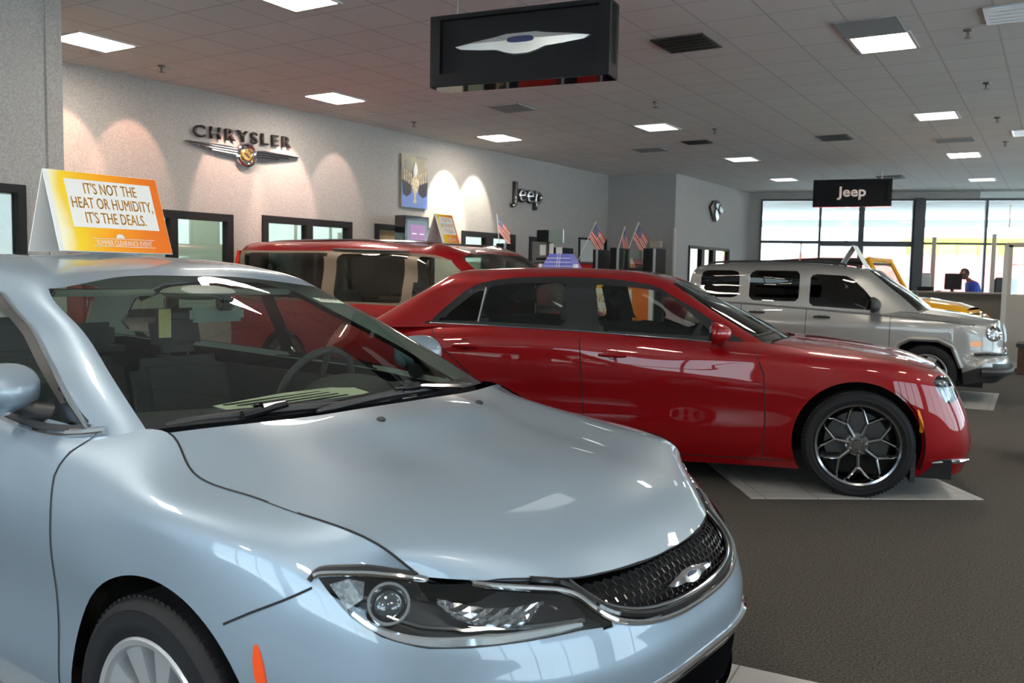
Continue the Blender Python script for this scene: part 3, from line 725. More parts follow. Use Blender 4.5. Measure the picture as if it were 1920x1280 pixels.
A_HOOD = [
    [(.655, .672, .803), (.752, .55, .782), (.852, .40, .768), (.895, .29, .763), (.922, .17, .759), (.932, 0, .757)],
    [(.630, .70, .838), (.705, .57, .838), (.785, .42, .832), (.828, .29, .829), (.850, .17, .831), (.862, 0, .832)],
    [(.585, .738, .878), (.615, .60, .893), (.665, .43, .892), (.71, .29, .891), (.73, .17, .897), (.74, 0, .90)],
    [(.42, .772, .912), (.43, .61, .938), (.46, .44, .942), (.49, .29, .943), (.50, .18, .952), (.51, 0, .957)],
    [(.20, .783, .932), (.20, .62, .972), (.22, .45, .982), (.24, .30, .984), (.25, .20, .995), (.255, 0, 1.0)],
    [(-.03, .778, .955), (.0, .63, 1.003), (.05, .46, 1.018), (.09, .32, 1.023), (.12, .21, 1.034), (.13, 0, 1.039)],
    [(-.195, .735, 1.028), (-.14, .62, 1.036), (-.085, .46, 1.040), (-.05, .32, 1.044), (-.025, .22, 1.050), (-.01, 0, 1.053)]]
A_GH = [
    [(-0.1, 0, 1.045), (-0.46, 0, 1.185), (-0.83, 0, 1.318), (-1.199, 0, 1.438), (-1.26, 0, 1.463), (-1.45, 0, 1.503), (-1.6, 0, 1.522)],
    [(-0.145, 0.4, 1.04), (-0.49, 0.37, 1.18), (-0.85, 0.34, 1.308), (-1.185, 0.31, 1.43), (-1.24, 0.29, 1.457), (-1.45, 0.18, 1.5), (-1.61, 0, 1.522)],
    [(-0.281, 0.745, 1.025), (-0.576, 0.69, 1.17), (-0.83, 0.64, 1.283), (-1.1, 0.594, 1.392), (-1.17, 0.55, 1.433), (-1.42, 0.3, 1.494), (-1.63, 0, 1.523)],
    [(-0.44, 0.806, 0.995), (-0.72, 0.742, 1.15), (-1, 0.675, 1.272), (-1.3, 0.622, 1.395), (-1.36, 0.57, 1.446), (-1.5, 0.3, 1.504), (-1.66, 0, 1.525)],
    [(-0.95, 0.845, 1.012), (-1.15, 0.8, 1.15), (-1.35, 0.725, 1.28), (-1.55, 0.64, 1.415), (-1.6, 0.57, 1.467), (-1.68, 0.3, 1.513), (-1.72, 0, 1.528)],
    [(-1.5, 0.85, 1.025), (-1.58, 0.805, 1.16), (-1.68, 0.735, 1.3), (-1.85, 0.65, 1.43), (-1.87, 0.58, 1.476), (-1.9, 0.3, 1.515), (-1.93, 0, 1.528)],
    [(-2.2, 0.85, 1.04), (-2.22, 0.8, 1.17), (-2.25, 0.73, 1.3), (-2.3, 0.65, 1.415), (-2.3, 0.58, 1.463), (-2.25, 0.3, 1.506), (-2.2, 0, 1.52)],
    [(-2.75, 0.83, 1.05), (-2.72, 0.78, 1.17), (-2.7, 0.71, 1.28), (-2.66, 0.635, 1.385), (-2.62, 0.57, 1.438), (-2.5, 0.3, 1.491), (-2.42, 0, 1.509)],
    [(-3.15, 0.77, 1.07), (-3, 0.72, 1.19), (-2.88, 0.66, 1.28), (-2.78, 0.6, 1.365), (-2.73, 0.54, 1.418), (-2.65, 0.3, 1.475), (-2.56, 0, 1.496)],
    [(-3.35, 0.6, 1.09), (-3.12, 0.55, 1.21), (-2.95, 0.5, 1.3), (-2.82, 0.46, 1.38), (-2.78, 0.41, 1.423), (-2.7, 0.25, 1.465), (-2.64, 0, 1.486)],
    [(-3.45, 0, 1.1), (-3.2, 0, 1.235), (-3, 0, 1.33), (-2.88, 0, 1.405), (-2.84, 0, 1.433), (-2.76, 0, 1.461), (-2.7, 0, 1.479)]]
A_BODY = Shell(A_NET, nu=[7, 8, 8, 9, 6, 6, 7, 7, 7, 8, 10, 8, 8, 8, 8, 8, 6, 6], nv=[3, 4, 5, 4, 4, 5, 5])
A_BON = Shell(A_HOOD, nu=[4, 6, 7, 8, 8, 7], nv=[7, 7, 6, 5, 7], sym=(False, False))
A_CAB = Shell(A_GH, nu=[7, 7, 4, 8, 8, 8, 8, 6, 5, 6], nv=[6, 6, 7, 3, 4, 4])
def paint(name, col, metal=.5, rough=.32, back=(.03, .03, .03), flake=.0):
    m = mat(name, col, rough, metal=metal, coat=1., coat_r=.02, spec=.1); return two_sided(m, back)
A_P = paint('paint_silver_blue', (.28, .35, .425), .42, .40, back=(.02, .02, .02))
A_PC = paint('paint_silver_blue_cab', (.28, .35, .425), .42, .40, back=(.62, .64, .56))
def arch_f(cx, cz, r): return lambda v: (math.hypot(v.co.x - cx, v.co.z - cz) - r) if abs(v.co.y) > .45 else 1.
def poly_f(poly, kind='side', ax=-.2, wmin=.3):
    if kind == 'side': return lambda v: poly_sd(poly, v.co.x, v.co.z) if abs(v.co.y) > wmin else 1.
    if kind == 'front': return lambda v: poly_sd(poly, phi(v.co.x, v.co.y, ax) * .015, v.co.z) if v.co.x > ax + .1 else 1.
def in_arch(c, cx, cz, r): return math.hypot(c.x - cx, c.z - cz) < r and c.w > .45
def fpoly(poly): return [(a * .015, z) for a, z in poly]
def edge_line(sh, s, umax):
    top = max(v[sh.V] for v in sh.bm.verts); vs = sorted([v for v in sh.bm.verts if abs(v[sh.V] - top) < 1e-4 and v[sh.U] <= umax + 1e-4 and v.co.y * s >= -1e-6], key=lambda v: v[sh.U])
    return [(v.co + Vector((0, 0, .0012)), (v.normal + Vector((0, 0, .6))).normalized()) for v in vs]
def groove(car, lines, m=M_GAP, width=.006, name='panel_gap'):
    for L in lines:
        L = [p for p in L if p]
        if len(L) > 1: strip_on(name, L, width, m, car)
def liner(car, cx, cz, r, y0, y1, m=M_UNDER, name='wheel_arch_liner'):
    bm = bmesh.new(); prev = None
    for k in range(25):
        a = PI * (k / 24 * 1.24 - .12); p = [bm.verts.new((cx + math.cos(a) * r, y, cz + math.sin(a) * r)) for y in (y0, y1)]
        if prev: bm.faces.new((prev[0], prev[1], p[1], p[0]))
        prev = p
    ring = [bm.verts.new((cx + math.cos(PI * (k / 24 * 1.24 - .12)) * r, y1, cz + math.sin(PI * (k / 24 * 1.24 - .12)) * r)) for k in range(25)]
    bm.faces.new(ring)
    return bm_obj(name, bm, m, car)
ARCH_A = (.012, .338, .388); ARCH_AR = (-2.742, .338, .388)
LAMP_A = fpoly([(50.2, .818), (47, .826), (43.6, .825), (38.6, .806), (37.5, .84), (20.5, .80), (19.6, .755), (18.6, .705), (16.4, .668), (21, .676), (27.7, .674), (33.4, .674), (38.5, .679), (42.6, .700), (45.9, .736), (48.8, .790)])
GRIL_A = fpoly([(-9, .85), (-9, .640), (0, .640), (4.5, .642), (9.1, .650), (12.5, .660), (15.5, .676), (18.3, .712), (19.6, .755), (20.5, .85)])
LOW_A = fpoly([(-9, .505), (6, .505), (14, .500), (24, .480), (30, .445), (33, .40), (30, .345), (20, .32), (-9, .315)])
DOOR_A = [(-.447, .30), (-.450, .6), (-.465, .85), (-.47, 1.2), (-1.56, 1.2), (-1.56, .30)]
DOORR_A = [(-1.565, .30), (-1.565, 1.2), (-2.9, 1.2), (-2.75, .9), (-2.42, .72), (-2.33, .55), (-2.30, .30)]
DLO_A = [(-.475, 1.012), (-.60, 1.068), (-.77, 1.152), (-1.04, 1.268), (-1.30, 1.365), (-1.60, 1.400), (-2.0, 1.405), (-2.4, 1.380), (-2.72, 1.30), (-2.98, 1.15), (-2.96, 1.105), (-2.3, 1.075), (-1.5, 1.055), (-.9, 1.035)]
for a in (ARCH_A, ARCH_AR): A_BODY.cut(arch_f(*a))
A_BODY.cut(poly_f(LAMP_A, 'front')); A_BODY.cut(poly_f(GRIL_A, 'front')); A_BODY.cut(poly_f(LOW_A, 'front'))
A_BODY.cut(poly_f(DOOR_A)); A_BODY.cut(poly_f(DOORR_A))
A_CAB.cut(lambda v: max(poly_sd(DLO_A, v.co.x, v.co.z), (2.95 - v[A_CAB.U]) * .05, (v[A_CAB.U] - 8.2) * .05) if abs(v.co.y) > .4 else 1.)
A_CAB.cut(lambda v: max(abs(v.co.x + 1.60) - .05, (1.0 - v.co.z)) if abs(v.co.y) > .5 else 1.)
carA = car_pose('sedan', POSE_A, 'silver-blue four-door sedan filling the foreground, with an orange price card on its roof', 'car')
sa = A_BODY
inf = lambda c, P: poly_sd(P, phi(c.x, c.y) * .015, c.z) < 0 and c.x > .2
ins = lambda c, P: poly_sd(P, c.x, c.z) < 0 and c.w > .4
for a in (ARCH_A, ARCH_AR):
    sa.freeze() if not sa.frozen else None
    sa.done.update([f for f in sa.bm.faces if in_arch(Vc(f, sa), *a)])
for sg in (-1, 1): sa.take('headlight_lens', lambda c: inf(c, LAMP_A) and c.y * sg > 0, M_LENS, carA)
sa.done.difference_update([f for f in sa.bm.faces if inf(Vc(f, sa), LAMP_A)])
M_LAMPIN = mat('lamp_housing', (.03, .03, .032), .2, coat=.5)
for sg in (-1, 1): sa.take('headlight_housing', lambda c: inf(c, LAMP_A) and c.y * sg > 0, M_LAMPIN, carA, offset=-.045)
sa.take('grille_back', lambda c: inf(c, GRIL_A), M_UNDER, carA, offset=-.035)
sa.take('lower_grille_back', lambda c: inf(c, LOW_A), M_UNDER, carA, offset=-.03)
for sg, nm in ((-1, 'right'), (1, 'left')):
    dA = sa.take('front_door', lambda c: ins(c, DOOR_A) and c.y * sg > 0, A_P, carA)
    sa.take('rear_door', lambda c: ins(c, DOORR_A) and c.y * sg > 0, A_P, carA)
sa.take('body_shell', lambda c: True, A_P, carA)
A_BON.take('bonnet', lambda c: True, A_P, carA, solid=.012)
cb = A_CAB
cb.take('windscreen', lambda c: c.u < 1.93 and .10 < c.v < 2.93, M_GLASSW, carA)
cb.take('windscreen_border', lambda c: c.u < 2 and c.v < 3, M_GLOSSB, carA)
cb.take('rear_window', lambda c: c.u > 8.6 and .2 < c.v < 2.9, M_GLASSC, carA)
for sg in (-1, 1): cb.take('door_pillar_trim', lambda c: c.y * sg > 0 and abs(c.x + 1.60) < .05 and ins(c, DLO_A) and 3 <= c.u < 8.2, M_GLOSSB, carA)
for sg in (-1, 1):
    cb.take('side_window', lambda c: ins(c, DLO_A) and 2.95 <= c.u < 8.2 and c.y * sg > 0, M_GLASSC, carA)
cb.take('roof', lambda c: True, A_PC, carA)
# deck lid and cowl
def loft(name, rows, m, parent, smooth=True):
    vs = [Vector(p) for r in rows for p in r]; n = len(rows[0]); fs = [(i * n + k, i * n + k + 1, (i + 1) * n + k + 1, (i + 1) * n + k) for i in range(len(rows) - 1) for k in range(n - 1)]
    nz = sum(((vs[f[1]] - vs[f[0]]).cross(vs[f[3]] - vs[f[0]])).z for f in fs)
    if nz < 0: fs = [f[::-1] for f in fs]
    o = mesh_obj(name, vs, fs, m, parent, smooth); return o
def mir(row): return [(x, -w, z) for x, w, z in row] + [(x, w, z) for x, w, z in row[::-1] if w > 1e-6]
ho = [(x, w, z - .012) for x, w, z in A_HOOD[-1]]
loft('cowl', [mir(ho), mir([(x - .05, w, z - .03) for x, w, z in ho]), mir([(-.27, .70, .985), (-.22, .58, .99), (-.18, .44, 1.0), (-.16, .30, 1.0), (-.15, .18, 1.0), (-.14, 0, 1.0)]), mir([(-.34, .745, 1.04), (-.26, .62, 1.052), (-.20, .46, 1.062), (-.17, .32, 1.066), (-.155, .22, 1.068), (-.15, 0, 1.068)])], M_BLKP, carA)
loft('boot_lid', [mir([(-2.95, .80, 1.065), (-2.95, .4, 1.07), (-2.95, 0, 1.07)]), mir([(-3.3, .775, 1.09), (-3.35, .4, 1.11), (-3.4, 0, 1.112)]), mir([(-3.58, .66, 1.10), (-3.62, .35, 1.118), (-3.66, 0, 1.12)]), mir([(-3.66, .45, 1.105), (-3.72, .25, 1.115), (-3.75, 0, 1.118)])], A_P, carA)
box('floor_pan', (-3.6, -.80, .17), (.75, .80, .30), M_UNDER, carA); 
box('bulkhead', (-.30, -.66, .28), (-.22, .66, .93), M_UNDER, carA); box('engine_cover', (-.2, -.52, .3), (.68, .52, .70), M_UNDER, carA)
for cx_ in (0, -2.742):
    for sg in (-1, 1):
        liner(carA, cx_ + .012, .338, .405, sg * .855, sg * .52)
wheel(carA, 0, -.815, .334, .222, .225, 'multi', M_RIMS); wheel(carA, 0, .815, .334, .222, .225, 'multi', M_RIMS); wheel(carA, -2.742, -.815, .334, .222, .225, 'multi', M_RIMS); wheel(carA, -2.742, .815, .334, .222, .225, 'multi', M_RIMS)
S_ = lambda x, z, o=.0026, s=-1: sa.side(x, z, s, o)
F_ = lambda p, z, o=.001: sa.front(p, z, o)
for_sides = (-1, 1)
# panel gaps
gl = []
for s in for_sides:
    gl.append([S_(x, z, s=s) for x, z in dense([(-.44, .30), (-.447, .6), (-.455, .78), (-.468, .90), (-.455, .96), (-.43, .998)], .03)])
    gl.append([S_(x, z, s=s) for x, z in dense([(-1.56, .30), (-1.56, .99)], .05)])
    gl.append([S_(x, z, s=s) for x, z in dense([(-2.30, .30), (-2.33, .55), (-2.42, .72), (-2.70, .98)], .05)])
    gl.append([F_(p * -s, z) for p, z in dense([(50.4, .790), (54, .755), (58, .718), (62.2, .676)], .9)])
    gl.append(edge_line(sa, s, len(A_EDGE) - 1))
groove(carA, gl)
# chrome: lamp brow running into the grille surround
brow = [(50.2, .812), (49.3, .818), (46.5, .820), (43.6, .817), (38.6, .800), (34, .785), (29, .770), (25.1, .759), (22.0, .749), (20.2, .735), (18.8, .710), (17.3, .688), (15.5, .672), (12.5, .657), (9, .647), (4.5, .640), (0, .638)]
def path_f(path, off, n=5, sh=None, dz=0.):
    out = []
    for s in (1, -1):
        seg = [Vector((a, z * 60, 0)) for a, z in path]; q = spline(seg, n)
        if s == -1: q = q[::-1]
        for v in q:
            r = (sh or sa).front(v.x * s, v.y / 60 + dz, off)
            if r: out.append(r)
    return out
br = path_f(brow, .004)
tube('chrome_brow', [p for p, n in br], .0075, M_CHROME, carA, seg=8)
br = path_f(brow[7:], .0, dz=.016); tube('grille_surround', [p for p, n in br], .010, M_GLOSSB, carA, seg=8)
br = path_f(brow[9:], .0, dz=.028); tube('grille_inner_surround', [p for p, n in br], .006, M_CHROMED, carA, seg=8)
br = path_f([(50.8, .803), (49.6, .826), (46.5, .831), (43.6, .829), (38.8, .811)], .002); h_ = len(br) // 2
tube('lamp_upper_seal', [p for p, n in br[:h_]], .006, M_BLKP, carA, 6); tube('lamp_upper_seal', [p for p, n in br[h_:]], .006, M_BLKP, carA, 6)
# grille honeycomb
def honeycomb(name, sh, pw, ph, y0, y1, z0, z1, test, off, m, parent, r=.0028, ax=-.2):
    bm = bmesh.new(); seen = set()
    def P(y, z):
        d = Vector((1, 0, 0)); h = sh.bvh.ray_cast(Vector((3, y, z)), -d)
        if h[0] is None: return None
        n = h[1] if h[1].x > 0 else -h[1]; return h[0] + n * off
    R_, rows = [], int((z1 - z0) / ph) + 1; cols = int((y1 - y0) / pw) + 1
    for j in range(rows):
        for i in range(cols):
            cy = y0 + (i + .5 * (j % 2)) * pw; cz = z0 + j * ph
            hexa = [(cy + a * pw, cz + b * ph) for a, b in ((0, .667), (.5, .333), (.5, -.333), (0, -.667), (-.5, -.333), (-.5, .333))]
            for k in range(6):
                a, b = hexa[k], hexa[(k + 1) % 6]; key = tuple(sorted((tuple(round(c, 4) for c in a), tuple(round(c, 4) for c in b))))
                if key in seen: continue
                seen.add(key)
                if not test((a[0] + b[0]) / 2, (a[1] + b[1]) / 2): continue
                pa, pb = P(*a), P(*b)
                if pa is None or pb is None or (pa - pb).length > .06: continue
                add_tube(bm, [pa, pb], r, 4, cap=False)
    return bm_obj(name, bm, m, parent)
M_MESH = mat('grille_mesh_dark', (.03, .03, .034), .18, metal=.6, coat=.6)
def g_in(y, z):
    h = sa.bvh.ray_cast(Vector((3, y, z)), Vector((-1, 0, 0)))
    return h[0] is not None and poly_sd(GRIL_A, phi(h[0].x, h[0].y) * .015, h[0].z) < -.004
honeycomb('grille_mesh', sa, .0300, .0150, -.42, .42, .642, .80, g_in, -.016, M_MESH, carA, r=.0032)
# winged badge in the grille
WING = [(-1, .06), (-.72, .17), (-.38, .27), (-.22, .34), (.22, .34), (.38, .27), (.72, .17), (1, .06), (.92, -.04), (.60, -.12), (.36, -.16), (.24, -.26), (.10, -.34), (-.10, -.34), (-.24, -.26), (-.36, -.16), (-.60, -.12), (-.92, -.04)]
def wing_badge(parent, place, half, m=M_CHROME, mc=None, th=.012, hgt=1.0):
    """place(s, t, out) -> point; s across, t up (units of half)"""
    bm = bmesh.new(); P = dense(WING, .08, closed=True); n = len(P)
    ridge = [bm.verts.new(place(x * .8, .06 * hgt + (.02 if abs(x) < .3 else 0), th)) for x, y in P]
    out = [bm.verts.new(place(x, y * hgt * .55, 0)) for x, y in P]; mid = [bm.verts.new(place(x * .97, y * hgt * .50, th * .8)) for x, y in P]
    for i in range(n):
        bm.faces.new((out[i - 1], out[i], mid[i], mid[i - 1])); bm.faces.new((mid[i - 1], mid[i], ridge[i], ridge[i - 1]))
    bmesh.ops.remove_doubles(bm, verts=bm.verts, dist=1e-6)
    bm_obj('wing_emblem', bm, m, parent, smooth=True)
    bm = bmesh.new(); q = [(.20, .06), (.16, .11), (-.16, .11), (-.20, .06), (-.16, .01), (.16, .01)]
    q = smooth_closed([(a, b * hgt * 1.05) for a, b in q], 2); top_ = [bm.verts.new(place(a, b, th * 1.25)) for a, b in q]; lo_ = [bm.verts.new(place(a, b, th * .5)) for a, b in q]
    bm.faces.new(top_)
    for i in range(len(q)): bm.faces.new((lo_[i - 1], lo_[i], top_[i], top_[i - 1]))
    bm_obj('emblem_centre', bm, mc or mat('emblem_blue', (.02, .03, .10), .2, coat=1.), parent)
def bp(s, t, out):
    y = -s * .125; z = .700 + t * .125
    h = sa.bvh.ray_cast(Vector((3, y, z)), Vector((-1, 0, 0))); n = h[1] if h[1].x > 0 else -h[1]; return h[0] + Vector((1, 0, .1)) * (.004 + out)
bd = empty('grille_badge', (0, 0, 0)); bd.parent = carA
wing_badge(bd, bp, .125, hgt=.62, th=.008)
# headlight internals
for s in for_sides:
    tag_s = s
    lr = empty('headlight', (0, 0, 0)); lr.parent = carA
    def LP(p, z, off): return sa.front(p * -s, z, off)
    c0, n0 = LP(42.0, .768, -.022)
    D = n0.to_track_quat('Z', 'Y').to_matrix().to_4x4(); D.translation = c0
    bm = bmesh.new(); add_lathe(bm, [(.034, .0), (.040, .012), (.046, .012), (.048, 0), (.044, -.03), (.034, -.02)], 32, D, close=True); bm_obj('projector_ring', bm, M_CHROME, lr, smooth=True)
    bm = bmesh.new(); add_lathe(bm, [(.034, -.004), (.026, .010), (.014, .017), (.001, .019)], 24, D); bm_obj('projector_lens', bm, mat('projector_glass', (.04, .05, .06), .02, coat=1., spec=1.), lr, smooth=True)
    # reflector bowl of the turn lamp
    rows = []
    for j in range(5):
        t = j / 4; row = []
        for i in range(15):
            q = i / 14; a = 36.5 - q * 12.5; z0 = .772 - .030 * q - .012 * math.sin(q * PI) * 1.2; z1 = z0 - .034 * math.sin(max(.12, 1 - abs(2 * q - .9) ** 2.2) * PI / 2)
            pt = LP(a, z0 + (z1 - z0) * t, -.014 - .012 * math.sin(t * PI) + (.004 if (i + j) % 2 else 0)); row.append(pt[0])
        rows.append(row)
    loft('turn_reflector', rows, mat('reflector_facets', (.75, .76, .78), .12, metal=1., noise=(120, (.35, .36, .38))), lr, smooth=False)
    # light guide along the lower edge
    low = [(46.0, .742), (42.8, .706), (38.5, .686), (33.4, .681), (27.7, .682), (23.5, .683), (20.6, .684)]
    q = spline([Vector((a, z * 60, 0)) for a, z in low], 6); pts = [LP(v.x, v.y / 60 + .004, -.012) for v in q]
    bm = bmesh.new(); wd = [.012 + .012 * math.sin(PI * i / (len(pts) - 1)) for i in range(len(pts))]; strip_on(None, pts, wd, None, None, thick=.004, merge=bm); bm_obj('light_guide', bm, mat('light_guide_clear', (.70, .74, .78), .1, metal=.7), lr, smooth=True)
    q = spline([Vector((a, z * 60, 0)) for a, z in [(47.5, .80), (44, .775), (40, .728), (36, .716), (30, .712), (24, .705), (19.5, .700)]], 6)
    bm = bmesh.new(); add_tube(bm, [LP(v.x, v.y / 60, -.030)[0] for v in q], .006, 6); bm_obj('inner_bezel', bm, M_CHROMED, lr, smooth=True)
    q = [(48.6, .800), (46.5, .812), (44.6, .808), (44.8, .775), (46.6, .752)]
    pts = [LP(a, z, -.01)[0] for a, z in q]; mesh_obj('corner_reflector', pts, [list(range(5))], bpy.data.materials['reflector_facets'] if 'reflector_facets' in bpy.data.materials else M_CHROME, lr, False)
    # side marker on the wheel-arch lip
    pl = [(.375, .665), (.402, .61), (.416, .54), (.416, .46), (.398, .46), (.390, .54), (.370, .61)]
    q = smooth_closed([(x, z) for x, z in pl], 2); a = []; b = []
    bm = bmesh.new()
    for x, z in q:
        r = sa.side(x, z, s, .004); r2 = sa.side(x, z, s, -.01); a.append(bm.verts.new(r[0])); b.append(bm.verts.new(r2[0]))
    bm.faces.new(a)
    for i in range(len(a)): bm.faces.new((a[i - 1], b[i - 1], b[i], a[i]))
    bm_obj('side_marker', bm, M_ORANGE, carA)
# lower grille: chrome bar and upright slats
lowp = [(33, .43), (28, .468), (21, .492), (14, .505), (6, .510), (0, .511)]
br = path_f(lowp, .006); tube('lower_chrome_bar', [p for p, n in br], .011, M_CHROME, carA)
br = path_f(lowp, -.004, dz=-.028); tube('lower_grille_rail', [p for p, n in br], .007, M_CHROMED, carA)
bm = bmesh.new()
for k in range(-22, 23):
    a_ = k * 1.25; pts = [sa.front(a_, z, -.018) for z in (.335, .40, .475 - abs(a_) * .0012)]
    if all(pts): strip_on(None, [(p, Vector((n.y, -n.x, 0)).normalized()) for p, n in pts], .018, None, None, merge=bm)
bm_obj('lower_grille_slats', bm, M_MESH, carA)
# window chrome
for s in for_sides:
    q = [cb.side(x, z, s, .004) for x, z in dense(DLO_A[:11], .04)]; q = [p for p in q if p]
    tube('window_chrome', [p for p, n in q], .008, M_CHROME, carA, 6)
    q = [(p, n) for p, n in edge_line(sa, s, 99) if -2.95 < p.x < -.425]; tube('belt_chrome', [p + Vector((0, s * .004, .002)) for p, n in q], .007, M_CHROME, carA, 6)
    q = [cb.side(x, z, s, .0015) for x, z in dense([(-.50, 1.022), (-.61, 1.062), (-.775, 1.137), (-1.04, 1.250), (-1.30, 1.347), (-1.60, 1.383), (-2.0, 1.388), (-2.4, 1.362), (-2.7, 1.29)], .04)]
    strip_on('window_seal', [p for p in q if p], .030, M_BLKP, carA)
    q = [(p + Vector((0, -s * .004, .012)), Vector((0, s, .3)).normalized()) for p, n in edge_line(sa, s, 99) if -2.95 < p.x < -.46]; strip_on('window_lower_seal', q, .030, M_BLKP, carA)
    # mirror: arm, shell, sail
    me_ = empty('door_mirror', (0, 0, 0)); me_.parent = carA
    Mm = Matrix.Translation((-.775, s * .905, 1.106)) @ Matrix.Rotation(s * math.radians(-8), 4, 'Z')
    bm = bmesh.new(); bmesh.ops.create_uvsphere(bm, u_segments=28, v_segments=18, radius=1)
    for v in bm.verts:
        x, y, z = v.co; k = 1 - .30 * max(0, x); e_ = lambda t: math.copysign(abs(t) ** .8, t)
        v.co = Mm @ Vector((max(-.035, .105 * x), e_(y) * .125 * k, e_(z) * .078 * k))
    bm_obj('mirror_shell', bm, A_P, me_, smooth=True)
    bm = bmesh.new(); ring = [Mm @ Vector((-.037, .112 * math.copysign(abs(math.cos(t)) ** .6, math.cos(t)), .064 * math.copysign(abs(math.sin(t)) ** .6, math.sin(t)))) for t in [k * 2 * PI / 24 for k in range(24)]]
    bm.faces.new([bm.verts.new(p) for p in ring]); bm_obj('mirror_glass', bm, M_CHROME, me_)
    bm = bmesh.new(); add_tube(bm, [(-.69, s * .79, 1.035), (-.71, s * .83, 1.045), (-.75, s * .88, 1.07)], [.034, .028, .03], 10); bm_obj('mirror_arm', bm, M_BLKP, me_, smooth=True)
    q = [cb.side(x, z, s, .002) for x, z in [(-.49, 1.02), (-.60, 1.062), (-.70, 1.112), (-.70, 1.04)]]
    if all(q): mesh_obj('mirror_sail', [p for p, n in q], [[0, 1, 2, 3]], M_GLOSSB, me_, False)
    # chrome foot of the window trim
    q = [p for p, n in edge_line(sa, s, 99) if -.56 < p.x < -.40]
    if len(q) > 2: tube('trim_foot', [p + Vector((0, s * .006, .004)) for p in q], .013, M_CHROME, carA)
# washer nozzles, wipers
for s in for_sides:
    p, n = A_BON.top(.103, s * .233, .0)
    bm = bmesh.new(); bmesh.ops.create_uvsphere(bm, u_segments=12, v_segments=8, radius=1)
    for v in bm.verts: v.co = p + Vector((v.co.x * .016, v.co.y * .011, v.co.z * .009 + .002))
    bm_obj('washer_nozzle', bm, M_BLKP, carA, smooth=True)
def cabtop(x, y, off): r = cb.top(x, y, off); return r[0] if r else Vector((x, y, 1.08))
for (px0, py0), (px1, py1), (ax_, ay) in (((-.262, -.70), (-.115, -.14), (-.14, -.40)), ((-.100, -.30), (-.205, .58), (-.06, .0))):
    w_ = empty('wiper', (0, 0, 0)); w_.parent = carA
    L = [Vector((px0 + (px1 - px0) * k / 12 + .012 * math.sin(PI * k / 12), py0 + (py1 - py0) * k / 12, 1.052 + .010 * math.sin(PI * k / 12) - .02 * abs(py0 + (py1 - py0) * k / 12))) for k in range(13)]
    tube('wiper_blade', L, [.005] + [.012] * 11 + [.005], M_BLKP, w_, 6)
    mid = L[6]; e = 4 if py0 < -.5 else 10
    tube('wiper_arm', [L[e] + Vector((.03, .0, .0)), L[7] + Vector((.012, 0, .016)), L[5] + Vector((.008, 0, .018))], [.015, .011, .008], M_GLOSSB, w_, 8)
    tube('arm_knuckle', [mid + Vector((.006, -.03, .014)), mid + Vector((.006, .05, .016))], .016, M_GLOSSB, w_, 8)
# cabin
M_DASH = mat('dash_grey', (.055, .056, .055), .75); M_CLOTHG = mat('seat_grey', (.075, .078, .080), .85)
loft('dashboard', [mir([(-.30, .70, .97), (-.22, .5, .985), (-.16, .25, .99), (-.15, 0, .99)]), mir([(-.48, .72, 1.0), (-.44, .5, 1.005), (-.42, .25, 1.0), (-.42, 0, 1.0)]), mir([(-.70, .74, 1.0), (-.72, .5, 1.0), (-.72, .25, .985), (-.72, 0, .985)]), mir([(-.78, .74, .93), (-.80, .5, .93), (-.80, .25, .92), (-.80, 0, .92)]), mir([(-.78, .74, .5), (-.76, .5, .5), (-.78, .25, .4), (-.80, 0, .4)])], M_DASH, carA)
bm = bmesh.new(); bmesh.ops.create_uvsphere(bm, u_segments=20, v_segments=10, radius=1)
for v in bm.verts: v.co = Vector((-.66 + v.co.x * .16, .37 + v.co.y * .20, .985 + max(0, v.co.z) * .075))
bm_obj('instrument_hood', bm, M_DASH, carA, smooth=True)
steering_wheel(carA, -.86, .37, .98, M_DASH)
seat(carA, -1.45, -.37, M_CLOTHG, .45, name='front_seat'); seat(carA, -1.45, .37, M_CLOTHG, .45, name='front_seat')
seat(carA, -2.35, 0, M_CLOTHG, .45, w=1.25, name='rear_seat', head=False, h=.56, lean=20)
for y in (-.4, .4): box('rear_headrest', (-2.72, y - .13, 1.03), (-2.62, y + .13, 1.17), M_CLOTHG, carA, bevel=.03)
box('centre_console', (-1.6, -.12, .3), (-.8, .12, .62), M_DASH, carA, bevel=.02); box('rear_shelf', (-3.25, -.65, 1.0), (-2.75, .65, 1.03), M_DASH, carA)
for s in for_sides: box('door_trim', (-2.7, s * .82 - .02, .35), (-.5, s * .82 + .02, .97), M_DASH, carA)
M_VISOR = mat('headliner', (.30, .32, .28), .9)
for s in for_sides: box('sun_visor', (-1.36, s * .33 - .20, 1.36), (-1.20, s * .33 + .20, 1.385), M_VISOR, carA, bevel=.008, M=None)
mr = box('interior_mirror', (-1.02, -.12, 1.265), (-.985, .12, 1.325), mat('mirror_back_grey', (.20, .25, .25), .5), carA, bevel=.014)
box('mirror_mount', (-.98, -.03, 1.31), (-.93, .03, 1.37), M_INT, carA, bevel=.01)
bm = bmesh.new(); bmesh.ops.create_uvsphere(bm, u_segments=16, v_segments=8, radius=1)
for v in bm.verts: v.co = Vector((-1.12 + v.co.x * .13, v.co.y * .15, 1.375 + v.co.z * .03))
bm_obj('overhead_console', bm, M_VISOR, carA, smooth=True)
